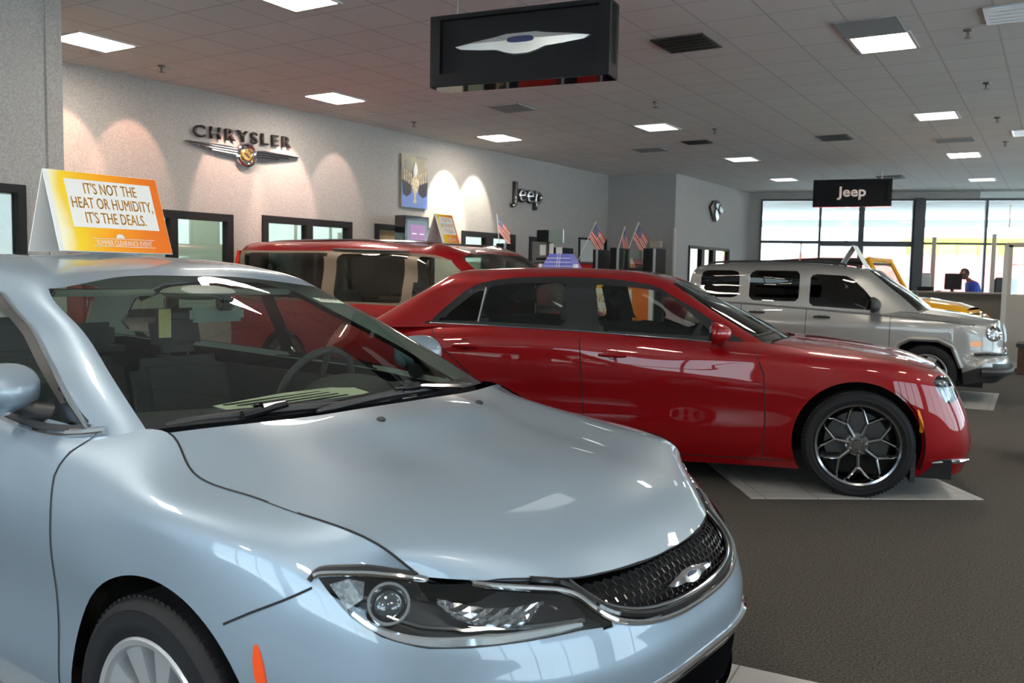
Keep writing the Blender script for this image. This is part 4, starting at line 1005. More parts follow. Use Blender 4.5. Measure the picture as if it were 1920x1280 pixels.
# ------------------------------------------------------------------ the other cars share one builder
def door_mirror(car, x, w, z, s, m, size=(.10, .13, .085), arm=None, sail=None):
    r = empty('door_mirror', (0, 0, 0)); r.parent = car
    Mm = Matrix.Translation((x, s * w, z)) @ Matrix.Rotation(s * math.radians(-8), 4, 'Z')
    bm = bmesh.new(); bmesh.ops.create_uvsphere(bm, u_segments=24, v_segments=14, radius=1); e_ = lambda t: math.copysign(abs(t) ** .75, t)
    for v in bm.verts: a, b, c = v.co; k = 1 - .28 * max(0, a); v.co = Mm @ Vector((max(-.035, size[0] * a), e_(b) * size[1] * k, e_(c) * size[2] * k))
    bm_obj('mirror_shell', bm, m, r, smooth=True)
    bm = bmesh.new(); bm.faces.new([bm.verts.new(Mm @ Vector((-.037, size[1] * .88 * math.copysign(abs(math.cos(t)) ** .6, math.cos(t)), size[2] * .82 * math.copysign(abs(math.sin(t)) ** .6, math.sin(t))))) for t in [k * 2 * PI / 20 for k in range(20)]]); bm_obj('mirror_glass', bm, M_CHROME, r)
    tube('mirror_arm', [(x + .03, s * (w - .17), z - .06), (x + .02, s * (w - .11), z - .05), (x + .0, s * (w - .05), z - .03)], [.03, .026, .028], M_BLKP, r)
    return r
def door_handle(car, sh, x, z, s, m, L=.20, nm='door_handle'):
    p = [sh.side(x + dx, z, s, o) for dx, o in ((-L / 2, .004), (-L / 2 + .03, .026), (0, .030), (L / 2 - .03, .026), (L / 2, .004))]
    if not all(p): return
    bm = bmesh.new(); add_tube(bm, [q[0] for q in p], [.010, .013, .014, .013, .010], 8)
    r = sh.side(x + .01, z + .002, s, .0)
    bm_obj(nm, bm, m, car, smooth=True)
    q = sh.side(x, z + .012, s, .002); n = q[1]; D = n.to_track_quat('Z', 'Y').to_matrix().to_4x4(); D.translation = q[0]
    bm = bmesh.new(); add_lathe(bm, [(.001, -.012), (.03, -.006), (.042, .0)], 20, D @ Matrix.Diagonal((1, 1, 1, 1))); bm_obj('handle_recess', bm, m, car, smooth=True)
def build_car(S):
    car = car_pose(S['name'], S['pose'], S['label'], S.get('cat', 'car'))
    net = outline_net(S['outline'], S['prof'])
    for c, p in S.get('edge', {}).items(): net[c][-1] = p
    body = Shell(net, nu=S.get('nu', 7), nv=S.get('nv', 4)); bon = Shell(S['bonnet'], nu=6, nv=6, sym=(False, False)) if S.get('bonnet') else None
    cab = Shell(S['cab'], nu=S.get('cnu', 7), nv=5)
    P, PC = S['paint'], S['paint_cab']; wb, r, rim, tw = S['wheelbase'], S['r'], S['rim'], S['tw']
    arches = [(S.get('acx', 0.), S['acz'], S['ar']), (-wb + S.get('acx', 0.), S['acz'], S['ar'])]
    sqa = S.get('square_arch')
    def arch_v(cx, cz, ra):
        if sqa: return lambda v: (poly_sd([(cx + a, b) for a, b in sqa], v.co.x, v.co.z) if abs(v.co.y) > .4 else 1.)
        return lambda v: (math.hypot(v.co.x - cx, v.co.z - cz) - ra) if abs(v.co.y) > .4 else 1.
    for a in arches: body.cut(arch_v(*a))
    ff = {}
    for k in ('lamp', 'grille', 'lower_grille', 'fog_lamp'):
        if S.get(k): ff[k] = fpoly(S[k]); body.cut(poly_f(ff[k], 'front', ax=S.get('ax', -.2)))
    doors = S['doors']
    for d in doors: body.cut(poly_f(d)); cab.cut(lambda v, d=d: poly_sd(d, v.co.x, v.co.z) if abs(v.co.y) > .4 and v.co.z > 9 else 1.)
    wins = S['windows']; umin, umax = S.get('uside', (2.95, 8.2))
    for d in wins + ([S['dlo']] if S.get('dlo') else []):
        cab.cut(lambda v, d=d: max(poly_sd(d, v.co.x, v.co.z), (umin - v[cab.U]) * .05, (v[cab.U] - umax) * .05) if abs(v.co.y) > .35 else 1.)
    body.freeze(); cab.freeze()
    for a in arches:
        f_ = arch_v(*a)
        class Q: pass
        for f in body.bm.faces:
            c = Vc(f, body); q = Q(); q.co = c.co
            if f_(q) < 0: body.done.add(f)
    axx = S.get('ax', -.2); inp = lambda c, k: poly_sd(ff[k], phi(c.x, c.y, axx) * .015, c.z) < 0 and c.x > axx + .1
    if 'lamp' in ff:
        before = set(body.done)
        for sg in (-1, 1): body.take('headlight_lens', lambda c: inp(c, 'lamp') and c.y * sg > 0, M_LENS, car)
        body.done = before
        for sg in (-1, 1): body.take('headlight_housing', lambda c: inp(c, 'lamp') and c.y * sg > 0, S.get('lamp_m', M_LAMPIN), car, offset=-.03)
    if 'grille' in ff: body.take('grille', lambda c: inp(c, 'grille'), S.get('grille_m', M_MESH), car, offset=-.015)
    if 'lower_grille' in ff: body.take('lower_grille', lambda c: inp(c, 'lower_grille'), M_UNDER, car, offset=-.02)
    zc = S.get('cladding')
    if zc: body.take('lower_cladding', lambda c: c.z < zc(c), M_BLKP, car)
    for d in doors:
        for sg in (-1, 1): body.take('door', lambda c: poly_sd(d, c.x, c.z) < 0 and c.w > .4 and c.y * sg > 0, P, car)
    if S.get('bonnet_u'): body.take('bonnet_edge', S['bonnet_u'], P, car)
    body.take('body_shell', lambda c: True, P, car)
    if bon: bon.take('bonnet', lambda c: True, P, car, solid=.01)
    ux = S.get('ws_u', 1.93)
    cab.take('windscreen', lambda c: c.u < ux and .15 < c.v < 2.92, S.get('wsg', M_GLASSW), car); cab.take('windscreen_border', lambda c: c.u < 2 and c.v < 3, M_GLOSSB, car)
    n = S.get('back_u', 8.6); cab.take('rear_window', lambda c: c.u > n and .2 < c.v < 2.9, S.get('rear_glass', M_GLASSC), car)
    for i, d in enumerate(wins):
        for sg in (-1, 1): cab.take('side_window', lambda c: poly_sd(d, c.x, c.z) < 0 and umin <= c.u < umax and c.y * sg > 0 and c.w > .35, S.get('glass', [M_GLASSC] * 9)[i], car)
    if S.get('dlo'):
        cab.take('window_surround', lambda c: poly_sd(S['dlo'], c.x, c.z) < 0 and umin <= c.u < umax and c.w > .35, S.get('dlo_m', M_GLOSSB), car)
    if S.get('roof_m'): cab.take('roof', lambda c: c.v > 3.5, S['roof_m'], car)
    cab.take('roof' if not S.get('roof_m') else 'roof_pillars', lambda c: True, PC, car)
    for nm, rows, mm in S.get('lofts', []): loft(nm, [mir(rw) for rw in rows], mm or P, car)
    gl = []
    for s in (-1, 1):
        for L in S.get('gaps', []): gl.append([(body.side(x, z, s, .0012) or cab.side(x, z, s, .0012)) for x, z in dense(L, .035)])
        if S.get('edge'): gl.append(edge_line(body, s, max(S['edge'])))
    groove(car, gl, width=.008)
    x0, x1, w0, z0, z1 = S['pan']; box('floor_pan', (x0, -w0, z0), (x1, w0, z1), M_UNDER, car)
    bx = S['bulk']; box('bulkhead', (bx, -w0 + .1, z1), (bx + .06, w0 - .1, S['bulk_z']), M_UNDER, car)
    for cx_ in (0, -wb):
        for sg in (-1, 1):
            if not sqa: liner(car, cx_ + S.get('acx', 0.), S['acz'], S['ar'] + .02, sg * (S['lw']), sg * .5)
            else: box('wheel_arch_liner', (cx_ - S['ar'] - .06, min(sg * .5, sg * .54), .25), (cx_ + S['ar'] + .06, max(sg * .5, sg * .54), S['acz'] + .42), M_UNDER, car)
            wheel(car, cx_, sg * tw, r, rim, S.get('tyre_w', .225), S.get('wstyle', 'multi'), S.get('wheel_m'))
    for x, z in S.get('handles', []):
        for s in (-1, 1): door_handle(car, body, x, z, s, S.get('handle_m', P))
    if S.get('mirror'):
        for s in (-1, 1): door_mirror(car, *S['mirror'], s, S.get('mirror_m', P), S.get('mirror_s', (.10, .13, .085)))
    for x, y, z in S.get('seats', []): seat(car, x, y, S.get('seat_m', M_SEAT), z, name='front_seat')
    for x, z, w_ in S.get('benches', []): seat(car, x, 0, S.get('seat_m', M_SEAT), z, name='rear_seat', w=w_, head=False)
    if S.get('dash'):
        x, w_, z = S['dash']; loft('dashboard', [mir([(x, w_, z - .03), (x + .08, w_ * .6, z), (x + .1, 0, z)]), mir([(x - .3, w_, z), (x - .3, w_ * .6, z), (x - .3, 0, z)]), mir([(x - .38, w_, z - .1), (x - .40, w_ * .6, z - .1), (x - .4, 0, z - .1)]), mir([(x - .34, w_, .4), (x - .34, w_ * .6, .4), (x - .34, 0, .4)])], M_INT, car)
        steering_wheel(car, x - .5, .37, z - .04)
    return car, body, cab, bon
# ------------------------------------------------------------------ red saloon
C_P = paint('paint_deep_red', (.24, .0008, .003), .25, .42, back=(.012, .012, .012))
C_OUT = [(.80, 0), (.795, .30), (.765, .55), (.68, .72), (.55, .825), (.36, .905), (.18, .935), (0, .945), (-.28, .95), (-.62, .95), (-1.2, .95), (-1.9, .95), (-2.6, .95), (-3.1, .945), (-3.7, .92), (-4.06, .84), (-4.20, .5), (-4.23, 0)]
fr_ = lambda k: [(.05, .16), (.012, .26), (0, .38), (.022, .50), (.062, .62), (.105, .72), (.155 + k, .80), (.25 + k, .872)]
C_PROF = [fr_(0), fr_(0), fr_(0),
    [(.05, .16), (.012, .26), (0, .38), (.015, .50), (.045, .62), (.08, .72), (.125, .81), (.215, .868)],
    [(.05, .16), (.012, .26), (0, .38), (.008, .50), (.022, .62), (.045, .73), (.085, .825), (.160, .880)],
    [(.05, .16), (.015, .26), (.0, .40), (.002, .54), (.008, .66), (.022, .77), (.055, .865), (.135, .912)],
    [(.05, .16), (.02, .26), (.002, .42), (.0, .57), (.002, .70), (.014, .815), (.042, .895), (.135, .937)],
    [(.05, .16), (.02, .26), (.006, .42), (.0, .58), (.0, .71), (.012, .83), (.038, .910), (.140, .955)],
    [(.05, .16), (.02, .26), (.008, .42), (.004, .58), (.0, .72), (.010, .84), (.036, .925), (.150, .978)],
    [(.05, .16), (.02, .26), (.008, .42), (.008, .58), (.0, .73), (.010, .85), (.034, .94), (.165, 1.010)],
    [(.05, .15), (.02, .25), (.008, .42), (.010, .58), (.0, .74), (.010, .86), (.030, .955), (.080, 1.018)],
    [(.05, .14), (.02, .24), (.008, .42), (.010, .58), (.0, .75), (.010, .88), (.028, .98), (.075, 1.048)],
    [(.05, .14), (.02, .24), (.008, .42), (.008, .58), (.0, .76), (.010, .89), (.03, .99), (.085, 1.060)],
    [(.05, .14), (.02, .26), (.004, .42), (.0, .58), (.0, .76), (.012, .90), (.04, .985), (.11, 1.060)],
    [(.05, .16), (.02, .28), (.004, .42), (.0, .58), (.006, .76), (.03, .88), (.08, .955), (.17, 1.04)],
    [(.06, .18), (.02, .28), (.004, .42), (.0, .58), (.010, .74), (.04, .86), (.10, .94), (.18, 1.03)],
    [(.06, .18), (.02, .28), (.004, .42), (.0, .58), (.010, .74), (.03, .86), (.07, .96), (.13, 1.04)],
    [(.06, .18), (.02, .28), (.004, .42), (.0, .58), (.010, .74), (.03, .86), (.07, .96), (.13, 1.04)]]
C_EDGE = {0: (.555, 0, .884), 1: (.548, .30, .880), 2: (.520, .53, .873), 3: (.475, .64, .872), 4: (.42, .70, .884), 5: (.30, .765, .912), 6: (.16, .795, .937), 7: (-.02, .800, .955), 8: (-.30, .795, .978), 9: (-.58, .775, 1.012)}
C_BON = [
    [(.42, .70, .884), (.475, .64, .872), (.520, .53, .873), (.548, .30, .880), (.555, 0, .884)],
    [(.30, .765, .912), (.34, .62, .925), (.36, .48, .926), (.38, .27, .934), (.385, 0, .938)],
    [(.16, .795, .937), (.17, .62, .955), (.18, .46, .957), (.20, .26, .968), (.20, 0, .972)],
    [(-.02, .800, .955), (-.02, .62, .978), (-.02, .45, .982), (-.01, .25, .995), (0, 0, 1.0)],
    [(-.30, .795, .978), (-.28, .60, 1.005), (-.26, .42, 1.010), (-.24, .24, 1.020), (-.24, 0, 1.024)],
    [(-.58, .775, 1.012), (-.53, .58, 1.025), (-.48, .40, 1.028), (-.45, .22, 1.034), (-.44, 0, 1.036)]]
C_CAB = [
    [(-.46, 0, 1.03), (-.76, 0, 1.185), (-1.07, 0, 1.328), (-1.38, 0, 1.452), (-1.45, 0, 1.478), (-1.7, 0, 1.505), (-1.9, 0, 1.512)],
    [(-.50, .40, 1.028), (-.79, .37, 1.18), (-1.09, .34, 1.322), (-1.37, .31, 1.446), (-1.43, .29, 1.474), (-1.7, .18, 1.502), (-1.91, 0, 1.512)],
    [(-.64, .74, 1.015), (-.88, .69, 1.155), (-1.10, .64, 1.285), (-1.31, .585, 1.418), (-1.38, .55, 1.455), (-1.68, .30, 1.50), (-1.93, 0, 1.513)],
    [(-.72, .80, .985), (-.97, .745, 1.140), (-1.20, .690, 1.275), (-1.43, .640, 1.412), (-1.48, .60, 1.462), (-1.72, .3, 1.502), (-1.95, 0, 1.514)],
    [(-1.15, .86, 1.008), (-1.30, .81, 1.150), (-1.46, .745, 1.290), (-1.66, .680, 1.438), (-1.70, .62, 1.485), (-1.85, .3, 1.512), (-2.0, 0, 1.520)],
    [(-1.9, .87, 1.035), (-1.93, .82, 1.170), (-1.98, .755, 1.310), (-2.05, .690, 1.458), (-2.06, .62, 1.498), (-2.1, .3, 1.518), (-2.15, 0, 1.524)],
    [(-2.6, .87, 1.052), (-2.58, .82, 1.180), (-2.56, .755, 1.310), (-2.55, .690, 1.448), (-2.54, .62, 1.490), (-2.45, .3, 1.512), (-2.4, 0, 1.519)],
    [(-3.1, .86, 1.052), (-3.03, .81, 1.170), (-2.96, .75, 1.300), (-2.90, .685, 1.428), (-2.86, .62, 1.472), (-2.75, .3, 1.500), (-2.65, 0, 1.510)],
    [(-3.75, .77, 1.030), (-3.55, .72, 1.150), (-3.36, .67, 1.270), (-3.16, .62, 1.395), (-3.10, .57, 1.442), (-2.95, .3, 1.480), (-2.8, 0, 1.497)],
    [(-3.72, .58, 1.055), (-3.54, .54, 1.165), (-3.38, .50, 1.270), (-3.22, .47, 1.385), (-3.17, .43, 1.425), (-3.05, .25, 1.465), (-2.9, 0, 1.485)],
    [(-3.80, 0, 1.065), (-3.62, 0, 1.18), (-3.46, 0, 1.285), (-3.28, 0, 1.402), (-3.23, 0, 1.432), (-3.1, 0, 1.46), (-2.95, 0, 1.480)]]
C_DLO = [(-.70, .985), (-1.022, 1.175), (-1.294, 1.345), (-1.451, 1.408), (-1.729, 1.445), (-1.991, 1.455), (-2.135, 1.457), (-2.45, 1.446), (-2.64, 1.424), (-2.80, 1.385), (-2.90, 1.325), (-3.03, 1.205), (-3.16, 1.075), (-2.60, 1.068), (-1.95, 1.052), (-1.2, 1.022)]
C_W1 = [(-.97, 1.052), (-1.20, 1.245), (-1.30, 1.325), (-1.45, 1.372), (-1.70, 1.395), (-1.865, 1.400), (-1.80, 1.072), (-1.4, 1.058)]
C_W2 = [(-2.055, 1.090), (-2.10, 1.405), (-2.45, 1.400), (-2.63, 1.378), (-2.705, 1.365), (-2.735, 1.105)]
C_W3 = [(-2.755, 1.105), (-2.735, 1.350), (-2.80, 1.325), (-2.95, 1.20), (-3.05, 1.100)]
C_SPEC = dict(name='sedan', pose=(-1.338, 7.19, 15), label='deep red four-door saloon with dark chrome forked wheels and a blue roof display', outline=C_OUT, prof=C_PROF, edge=C_EDGE, bonnet=C_BON, cab=C_CAB,
    nu=[6, 6, 6, 6, 7, 7, 6, 8, 8, 8, 8, 8, 7, 8, 6, 5, 5], nv=[3, 4, 5, 5, 5, 4, 5], cnu=[5, 5, 4, 7, 8, 8, 7, 7, 4, 5],
    paint=C_P, paint_cab=C_P, wheelbase=3.052, r=.362, rim=.268, tw=.835, lw=.93, acz=.372, ar=.415, acx=-.012, wstyle='fork', wheel_m=mat('wheel_dark_chrome', (.50, .50, .52), .12, metal=1.), tyre_w=.245,
    lamp=[(51, .80), (47.5, .835), (38, .822), (32, .80), (33, .70), (40, .665), (45.5, .648), (48.5, .70)], lamp_m=mat('lamp_chrome_housing', (.30, .31, .32), .15, metal=.9, noise=(30, (.05, .05, .055))), grille=[(-9, .80), (-9, .50), (24, .52), (27, .66), (24, .80)], lower_grille=[(-9, .33), (-9, .22), (30, .22), (33, .30), (28, .33)],
    doors=[[(-.62, .20), (-.615, .5), (-.64, .80), (-.70, .95), (-.72, 1.3), (-1.93, 1.3), (-1.90, .6), (-1.875, .20)], [(-1.88, .20), (-1.905, .6), (-1.935, 1.3), (-3.3, 1.3), (-3.08, .95), (-2.70, .70), (-2.62, .45), (-2.60, .20)]],
    gaps=[[(-.62, .20), (-.608, .5), (-.628, .81), (-.69, .96)], [(-1.875, .20), (-1.905, .70), (-1.94, 1.03)], [(-2.60, .20), (-2.64, .50), (-2.80, .74), (-3.05, .93), (-3.12, 1.04)], [(-.43, .215), (-1.2, .205), (-2.6, .20)]],
    windows=[C_W1, C_W2, C_W3], dlo=C_DLO, glass=[M_GLASSC, M_GLASSC, M_GLASSD], uside=(2.95, 8.3), back_u=8.5,
    handles=[(-1.685, .893), (-2.82, .915)], mirror=(-.955, 1.02, 1.085), mirror_s=(.105, .125, .078),
    pan=(-4.0, .60, .84, .15, .28), bulk=-.75, bulk_z=.95, seats=[(-1.75, -.38, .46), (-1.75, .38, .46)], benches=[(-2.75, .46, 1.2)], dash=(-.72, .74, 1.0),
    lofts=[('cowl', [[(-.57, .77, 1.0), (-.52, .58, 1.01), (-.47, .40, 1.012), (-.43, 0, 1.018)], [(-.62, .74, .975), (-.58, .55, .98), (-.54, .38, .98), (-.52, 0, .98)], [(-.70, .74, 1.02), (-.64, .55, 1.035), (-.60, .38, 1.04), (-.56, 0, 1.045)]], M_BLKP),
           ('boot_lid', [[(-3.6, .78, 1.045), (-3.6, .4, 1.055), (-3.6, 0, 1.06)], [(-3.85, .74, 1.03), (-3.88, .4, 1.055), (-3.9, 0, 1.06)], [(-4.04, .60, 1.03), (-4.06, .35, 1.045), (-4.09, 0, 1.05)]], None)])
carC, c_body, c_cab, c_bon = build_car(C_SPEC)
for s in for_sides:
    m_ = [(.362, .620), (.376, .612), (.402, .54), (.412, .475), (.400, .462), (.388, .466), (.385, .52), (.372, .57)]
    bm = bmesh.new(); a = [bm.verts.new(c_body.side(x, z, s, .004)[0]) for x, z in m_]; b = [bm.verts.new(c_body.side(x, z, s, -.01)[0]) for x, z in m_]; bm.faces.new(a)
    for i in range(len(a)): bm.faces.new((a[i - 1], b[i - 1], b[i], a[i]))
    bm_obj('side_marker', bm, M_AMBER, carC)
    p = [c_body.front(a_ * -s, z, .012) for a_, z in ((52, .262), (46, .268), (40, .262), (33, .258))]
    tube('fog_lamp_blade', [q[0] for q in p], [.006, .018, .016, .006], M_CHROME, carC)
    box('mud_flap', (.335, min(s * .70, s * .93), .13), (.365, max(s * .70, s * .93), .33), M_BLKP, carC)
    q = [c_cab.side(x, z, s, .003) for x, z in dense([(-.72, .990), (-1.2, 1.026), (-1.95, 1.057), (-2.6, 1.073), (-3.14, 1.080)], .05)]
    strip_on('window_sill_trim', [x for x in q if x], .010, M_CHROMED, carC, thick=.003)
    q = [c_cab.side(x, z, s, .003) for x, z in [(-2.745, 1.10), (-2.722, 1.36)]]; tube('quarter_divider', [x[0] for x in q], .006, M_METAL, carC)
for w_ in (((-.70, -.66), (-.60, -.02)), ((-.62, -.05), (-.66, .60))):
    (x0, y0), (x1, y1) = w_; L = [Vector((x0 + (x1 - x0) * k / 10 + .05 * math.sin(PI * k / 10), y0 + (y1 - y0) * k / 10, 1.052 + .012 * math.sin(PI * k / 10))) for k in range(11)]
    tube('wiper_blade', L, .010, M_BLKP, carC)
# ------------------------------------------------------------------ silver off-roader, red off-roader, red people carrier, yellow open-top off-roader
def body_profiles(n_front, n, W_top_inset, zs_front, zs_side, z_top):
    """profiles for boxy cars; z_top: list of belt/bonnet-edge heights per column"""
    out = []
    for c in range(n):
        if c < n_front: P = [tuple(p) for p in zs_front]
        else: P = [tuple(p) for p in zs_side]
        P.append((W_top_inset[c], z_top[c])); out.append(P)
    return out
P_OUT = [(.86, 0), (.85, .30), (.82, .55), (.74, .74), (.58, .835), (.36, .865), (.15, .875), (-.15, .88), (-.42, .88), (-1.0, .88), (-1.6, .885), (-2.3, .885), (-2.8, .87), (-3.05, .80), (-3.16, .5), (-3.18, 0)]
P_TZ = [1.00, 1.00, 1.0, .985, 1.0, 1.03, 1.05, 1.07, 1.09, 1.08, 1.11, 1.14, 1.16, 1.17, 1.17, 1.17]
P_TI = [.11, .11, .115, .13, .11, .11, .115, .125, .12, .055, .05, .05, .05, .05, .05, .05]
sf = [(.06, .26), (-.03, .36), (-.035, .54), (.015, .62), (.03, .78), (.045, .88), (.07, .955)]
ss = [(.06, .22), (.02, .30), (.0, .45), (.0, .62), (.004, .80), (.010, .92), (.03, .985)]
P_PROF = body_profiles(5, 16, P_TI, sf, ss, P_TZ)
P_EDGE = {0: (.75, 0, 1.005), 1: (.745, .30, 1.003), 2: (.72, .50, .998), 3: (.66, .63, .99), 4: (.55, .70, 1.0), 5: (.36, .735, 1.028), 6: (.15, .75, 1.05), 7: (-.15, .76, 1.075), 8: (-.40, .765, 1.09)}
P_BON = [
    [(.55, .70, 1.0), (.66, .63, .99), (.72, .50, .998), (.745, .30, 1.003), (.75, 0, 1.005)],
    [(.36, .735, 1.028), (.42, .62, 1.035), (.45, .47, 1.045), (.47, .27, 1.05), (.47, 0, 1.053)],
    [(.15, .75, 1.05), (.17, .60, 1.070), (.18, .45, 1.088), (.19, .25, 1.094), (.19, 0, 1.098)],
    [(-.15, .76, 1.075), (-.12, .60, 1.10), (-.10, .43, 1.118), (-.08, .22, 1.123), (-.08, 0, 1.126)],
    [(-.32, .765, 1.088), (-.22, .60, 1.115), (-.13, .43, 1.125), (-.06, .22, 1.13), (-.05, 0, 1.132)]]
P_CAB = [
    [(-0.02, 0, 1.12), (-0.25, 0, 1.3), (-0.5, 0, 1.47), (-0.76, 0, 1.626), (-0.83, 0, 1.63), (-1.2, 0, 1.635), (-1.5, 0, 1.635)],
    [(-0.04, 0.35, 1.12), (-0.27, 0.34, 1.3), (-0.52, 0.33, 1.465), (-0.77, 0.31, 1.619), (-0.84, 0.3, 1.627), (-1.2, 0.2, 1.633), (-1.5, 0, 1.635)],
    [(-0.14, 0.68, 1.1), (-0.33, 0.66, 1.27), (-0.53, 0.635, 1.43), (-0.73, 0.605, 1.584), (-0.79, 0.585, 1.605), (-1.2, 0.3, 1.63), (-1.5, 0, 1.635)],
    [(-0.4, 0.79, 1.04), (-0.55, 0.765, 1.2), (-0.7, 0.735, 1.36), (-0.88, 0.7, 1.529), (-0.92, 0.655, 1.59), (-1.25, 0.35, 1.633), (-1.52, 0, 1.637)],
    [(-1, 0.83, 1.07), (-1.05, 0.81, 1.23), (-1.1, 0.78, 1.4), (-1.18, 0.73, 1.569), (-1.2, 0.67, 1.627), (-1.4, 0.35, 1.64), (-1.6, 0, 1.645)],
    [(-1.6, 0.84, 1.1), (-1.6, 0.82, 1.25), (-1.6, 0.79, 1.41), (-1.6, 0.745, 1.584), (-1.6, 0.68, 1.643), (-1.7, 0.35, 1.65), (-1.8, 0, 1.653)],
    [(-2.3, 0.84, 1.13), (-2.3, 0.82, 1.27), (-2.3, 0.79, 1.42), (-2.3, 0.75, 1.584), (-2.3, 0.68, 1.64), (-2.2, 0.35, 1.648), (-2.1, 0, 1.651)],
    [(-2.8, 0.83, 1.15), (-2.8, 0.805, 1.29), (-2.79, 0.78, 1.43), (-2.78, 0.735, 1.574), (-2.76, 0.67, 1.623), (-2.6, 0.35, 1.63), (-2.45, 0, 1.635)],
    [(-3.05, 0.78, 1.16), (-3.04, 0.76, 1.3), (-3.02, 0.74, 1.44), (-2.98, 0.7, 1.569), (-2.96, 0.64, 1.61), (-2.8, 0.33, 1.615), (-2.6, 0, 1.625)],
    [(-3.1, 0.6, 1.16), (-3.09, 0.58, 1.3), (-3.07, 0.56, 1.44), (-3.04, 0.53, 1.564), (-3.02, 0.5, 1.595), (-2.9, 0.25, 1.6), (-2.7, 0, 1.615)],
    [(-3.14, 0, 1.16), (-3.13, 0, 1.3), (-3.11, 0, 1.44), (-3.08, 0, 1.569), (-3.06, 0, 1.6), (-2.95, 0, 1.6), (-2.8, 0, 1.605)]]
def rrect(x0, x1, z0, z1, r=.05): return smooth_closed([(x0, z0), (x1, z0), (x1, z1), (x0, z1)], 0) if r <= 0 else [(x0 + r, z0), (x1 - r, z0), (x1 - r * .3, z0 + r * .3), (x1, z0 + r), (x1, z1 - r), (x1 - r * .3, z1 - r * .3), (x1 - r, z1), (x0 + r, z1), (x0 + r * .3, z1 - r * .3), (x0, z1 - r), (x0, z0 + r), (x0 + r * .3, z0 + r * .3)]
E_P = paint('paint_silver', (.31, .307, .30), .6, .38, back=(.02, .02, .02))
SQA = [(-.47, .05), (-.43, .42), (-.33, .69), (-.20, .765), (.12, .765), (.28, .69), (.385, .44), (.44, .05)]
P_SPEC = dict(name='off_roader', pose=(-1.37, 12.75, 3), label='silver boxy off-roader with roof rails and a white tented card on its roof', outline=P_OUT, prof=P_PROF, edge=P_EDGE, bonnet=P_BON, cab=P_CAB, nu=5, nv=4, cnu=[5, 5, 4, 6, 7, 8, 7, 5, 4, 5],
    paint=E_P, paint_cab=E_P, wheelbase=2.45, r=.345, rim=.222, tw=.765, lw=.86, acz=.36, ar=.42, square_arch=SQA, wstyle='plain', wheel_m=M_METAL, tyre_w=.215,
    cladding=lambda c: (.40 if c.x < .45 else .50 - max(0, .75 - c.x) * .3),
    doors=[[(-.43, .28), (-.435, 1.4), (-1.445, 1.4), (-1.445, .28)], [(-1.45, .28), (-1.45, 1.4), (-2.29, 1.4), (-2.29, .75), (-2.05, .60), (-1.98, .28)]],
    gaps=[[(-.43, .28), (-.435, 1.04)], [(-1.447, .28), (-1.447, 1.09)], [(-1.98, .28), (-2.05, .60), (-2.29, .76), (-2.29, 1.12)], [(-.2, 1.032), (.35, .985)]],
    windows=[[(-1.42, 1.15), (-1.42, 1.50), (-1.38, 1.54), (-.99, 1.52), (-.88, 1.46), (-.56, 1.13), (-.60, 1.09), (-1.38, 1.125)], rrect(-2.20, -1.555, 1.175, 1.575), rrect(-2.87, -2.34, 1.205, 1.570, .07)],
    glass=[M_GLASSD, M_GLASSD, M_GLASSD], uside=(3.0, 8.2), back_u=8.8, handles=[(-1.25, .985), (-2.08, 1.02)], handle_m=M_BLKP, mirror=(-.62, 1.0, 1.165), mirror_m=M_BLKP, mirror_s=(.09, .13, .10),
    pan=(-3.05, .62, .76, .2, .36), bulk=-.45, bulk_z=1.0, seats=[(-1.35, -.38, .58), (-1.35, .38, .58)], benches=[(-2.2, .58, 1.15)], dash=(-.42, .72, 1.08), rear_glass=M_GLASSD)
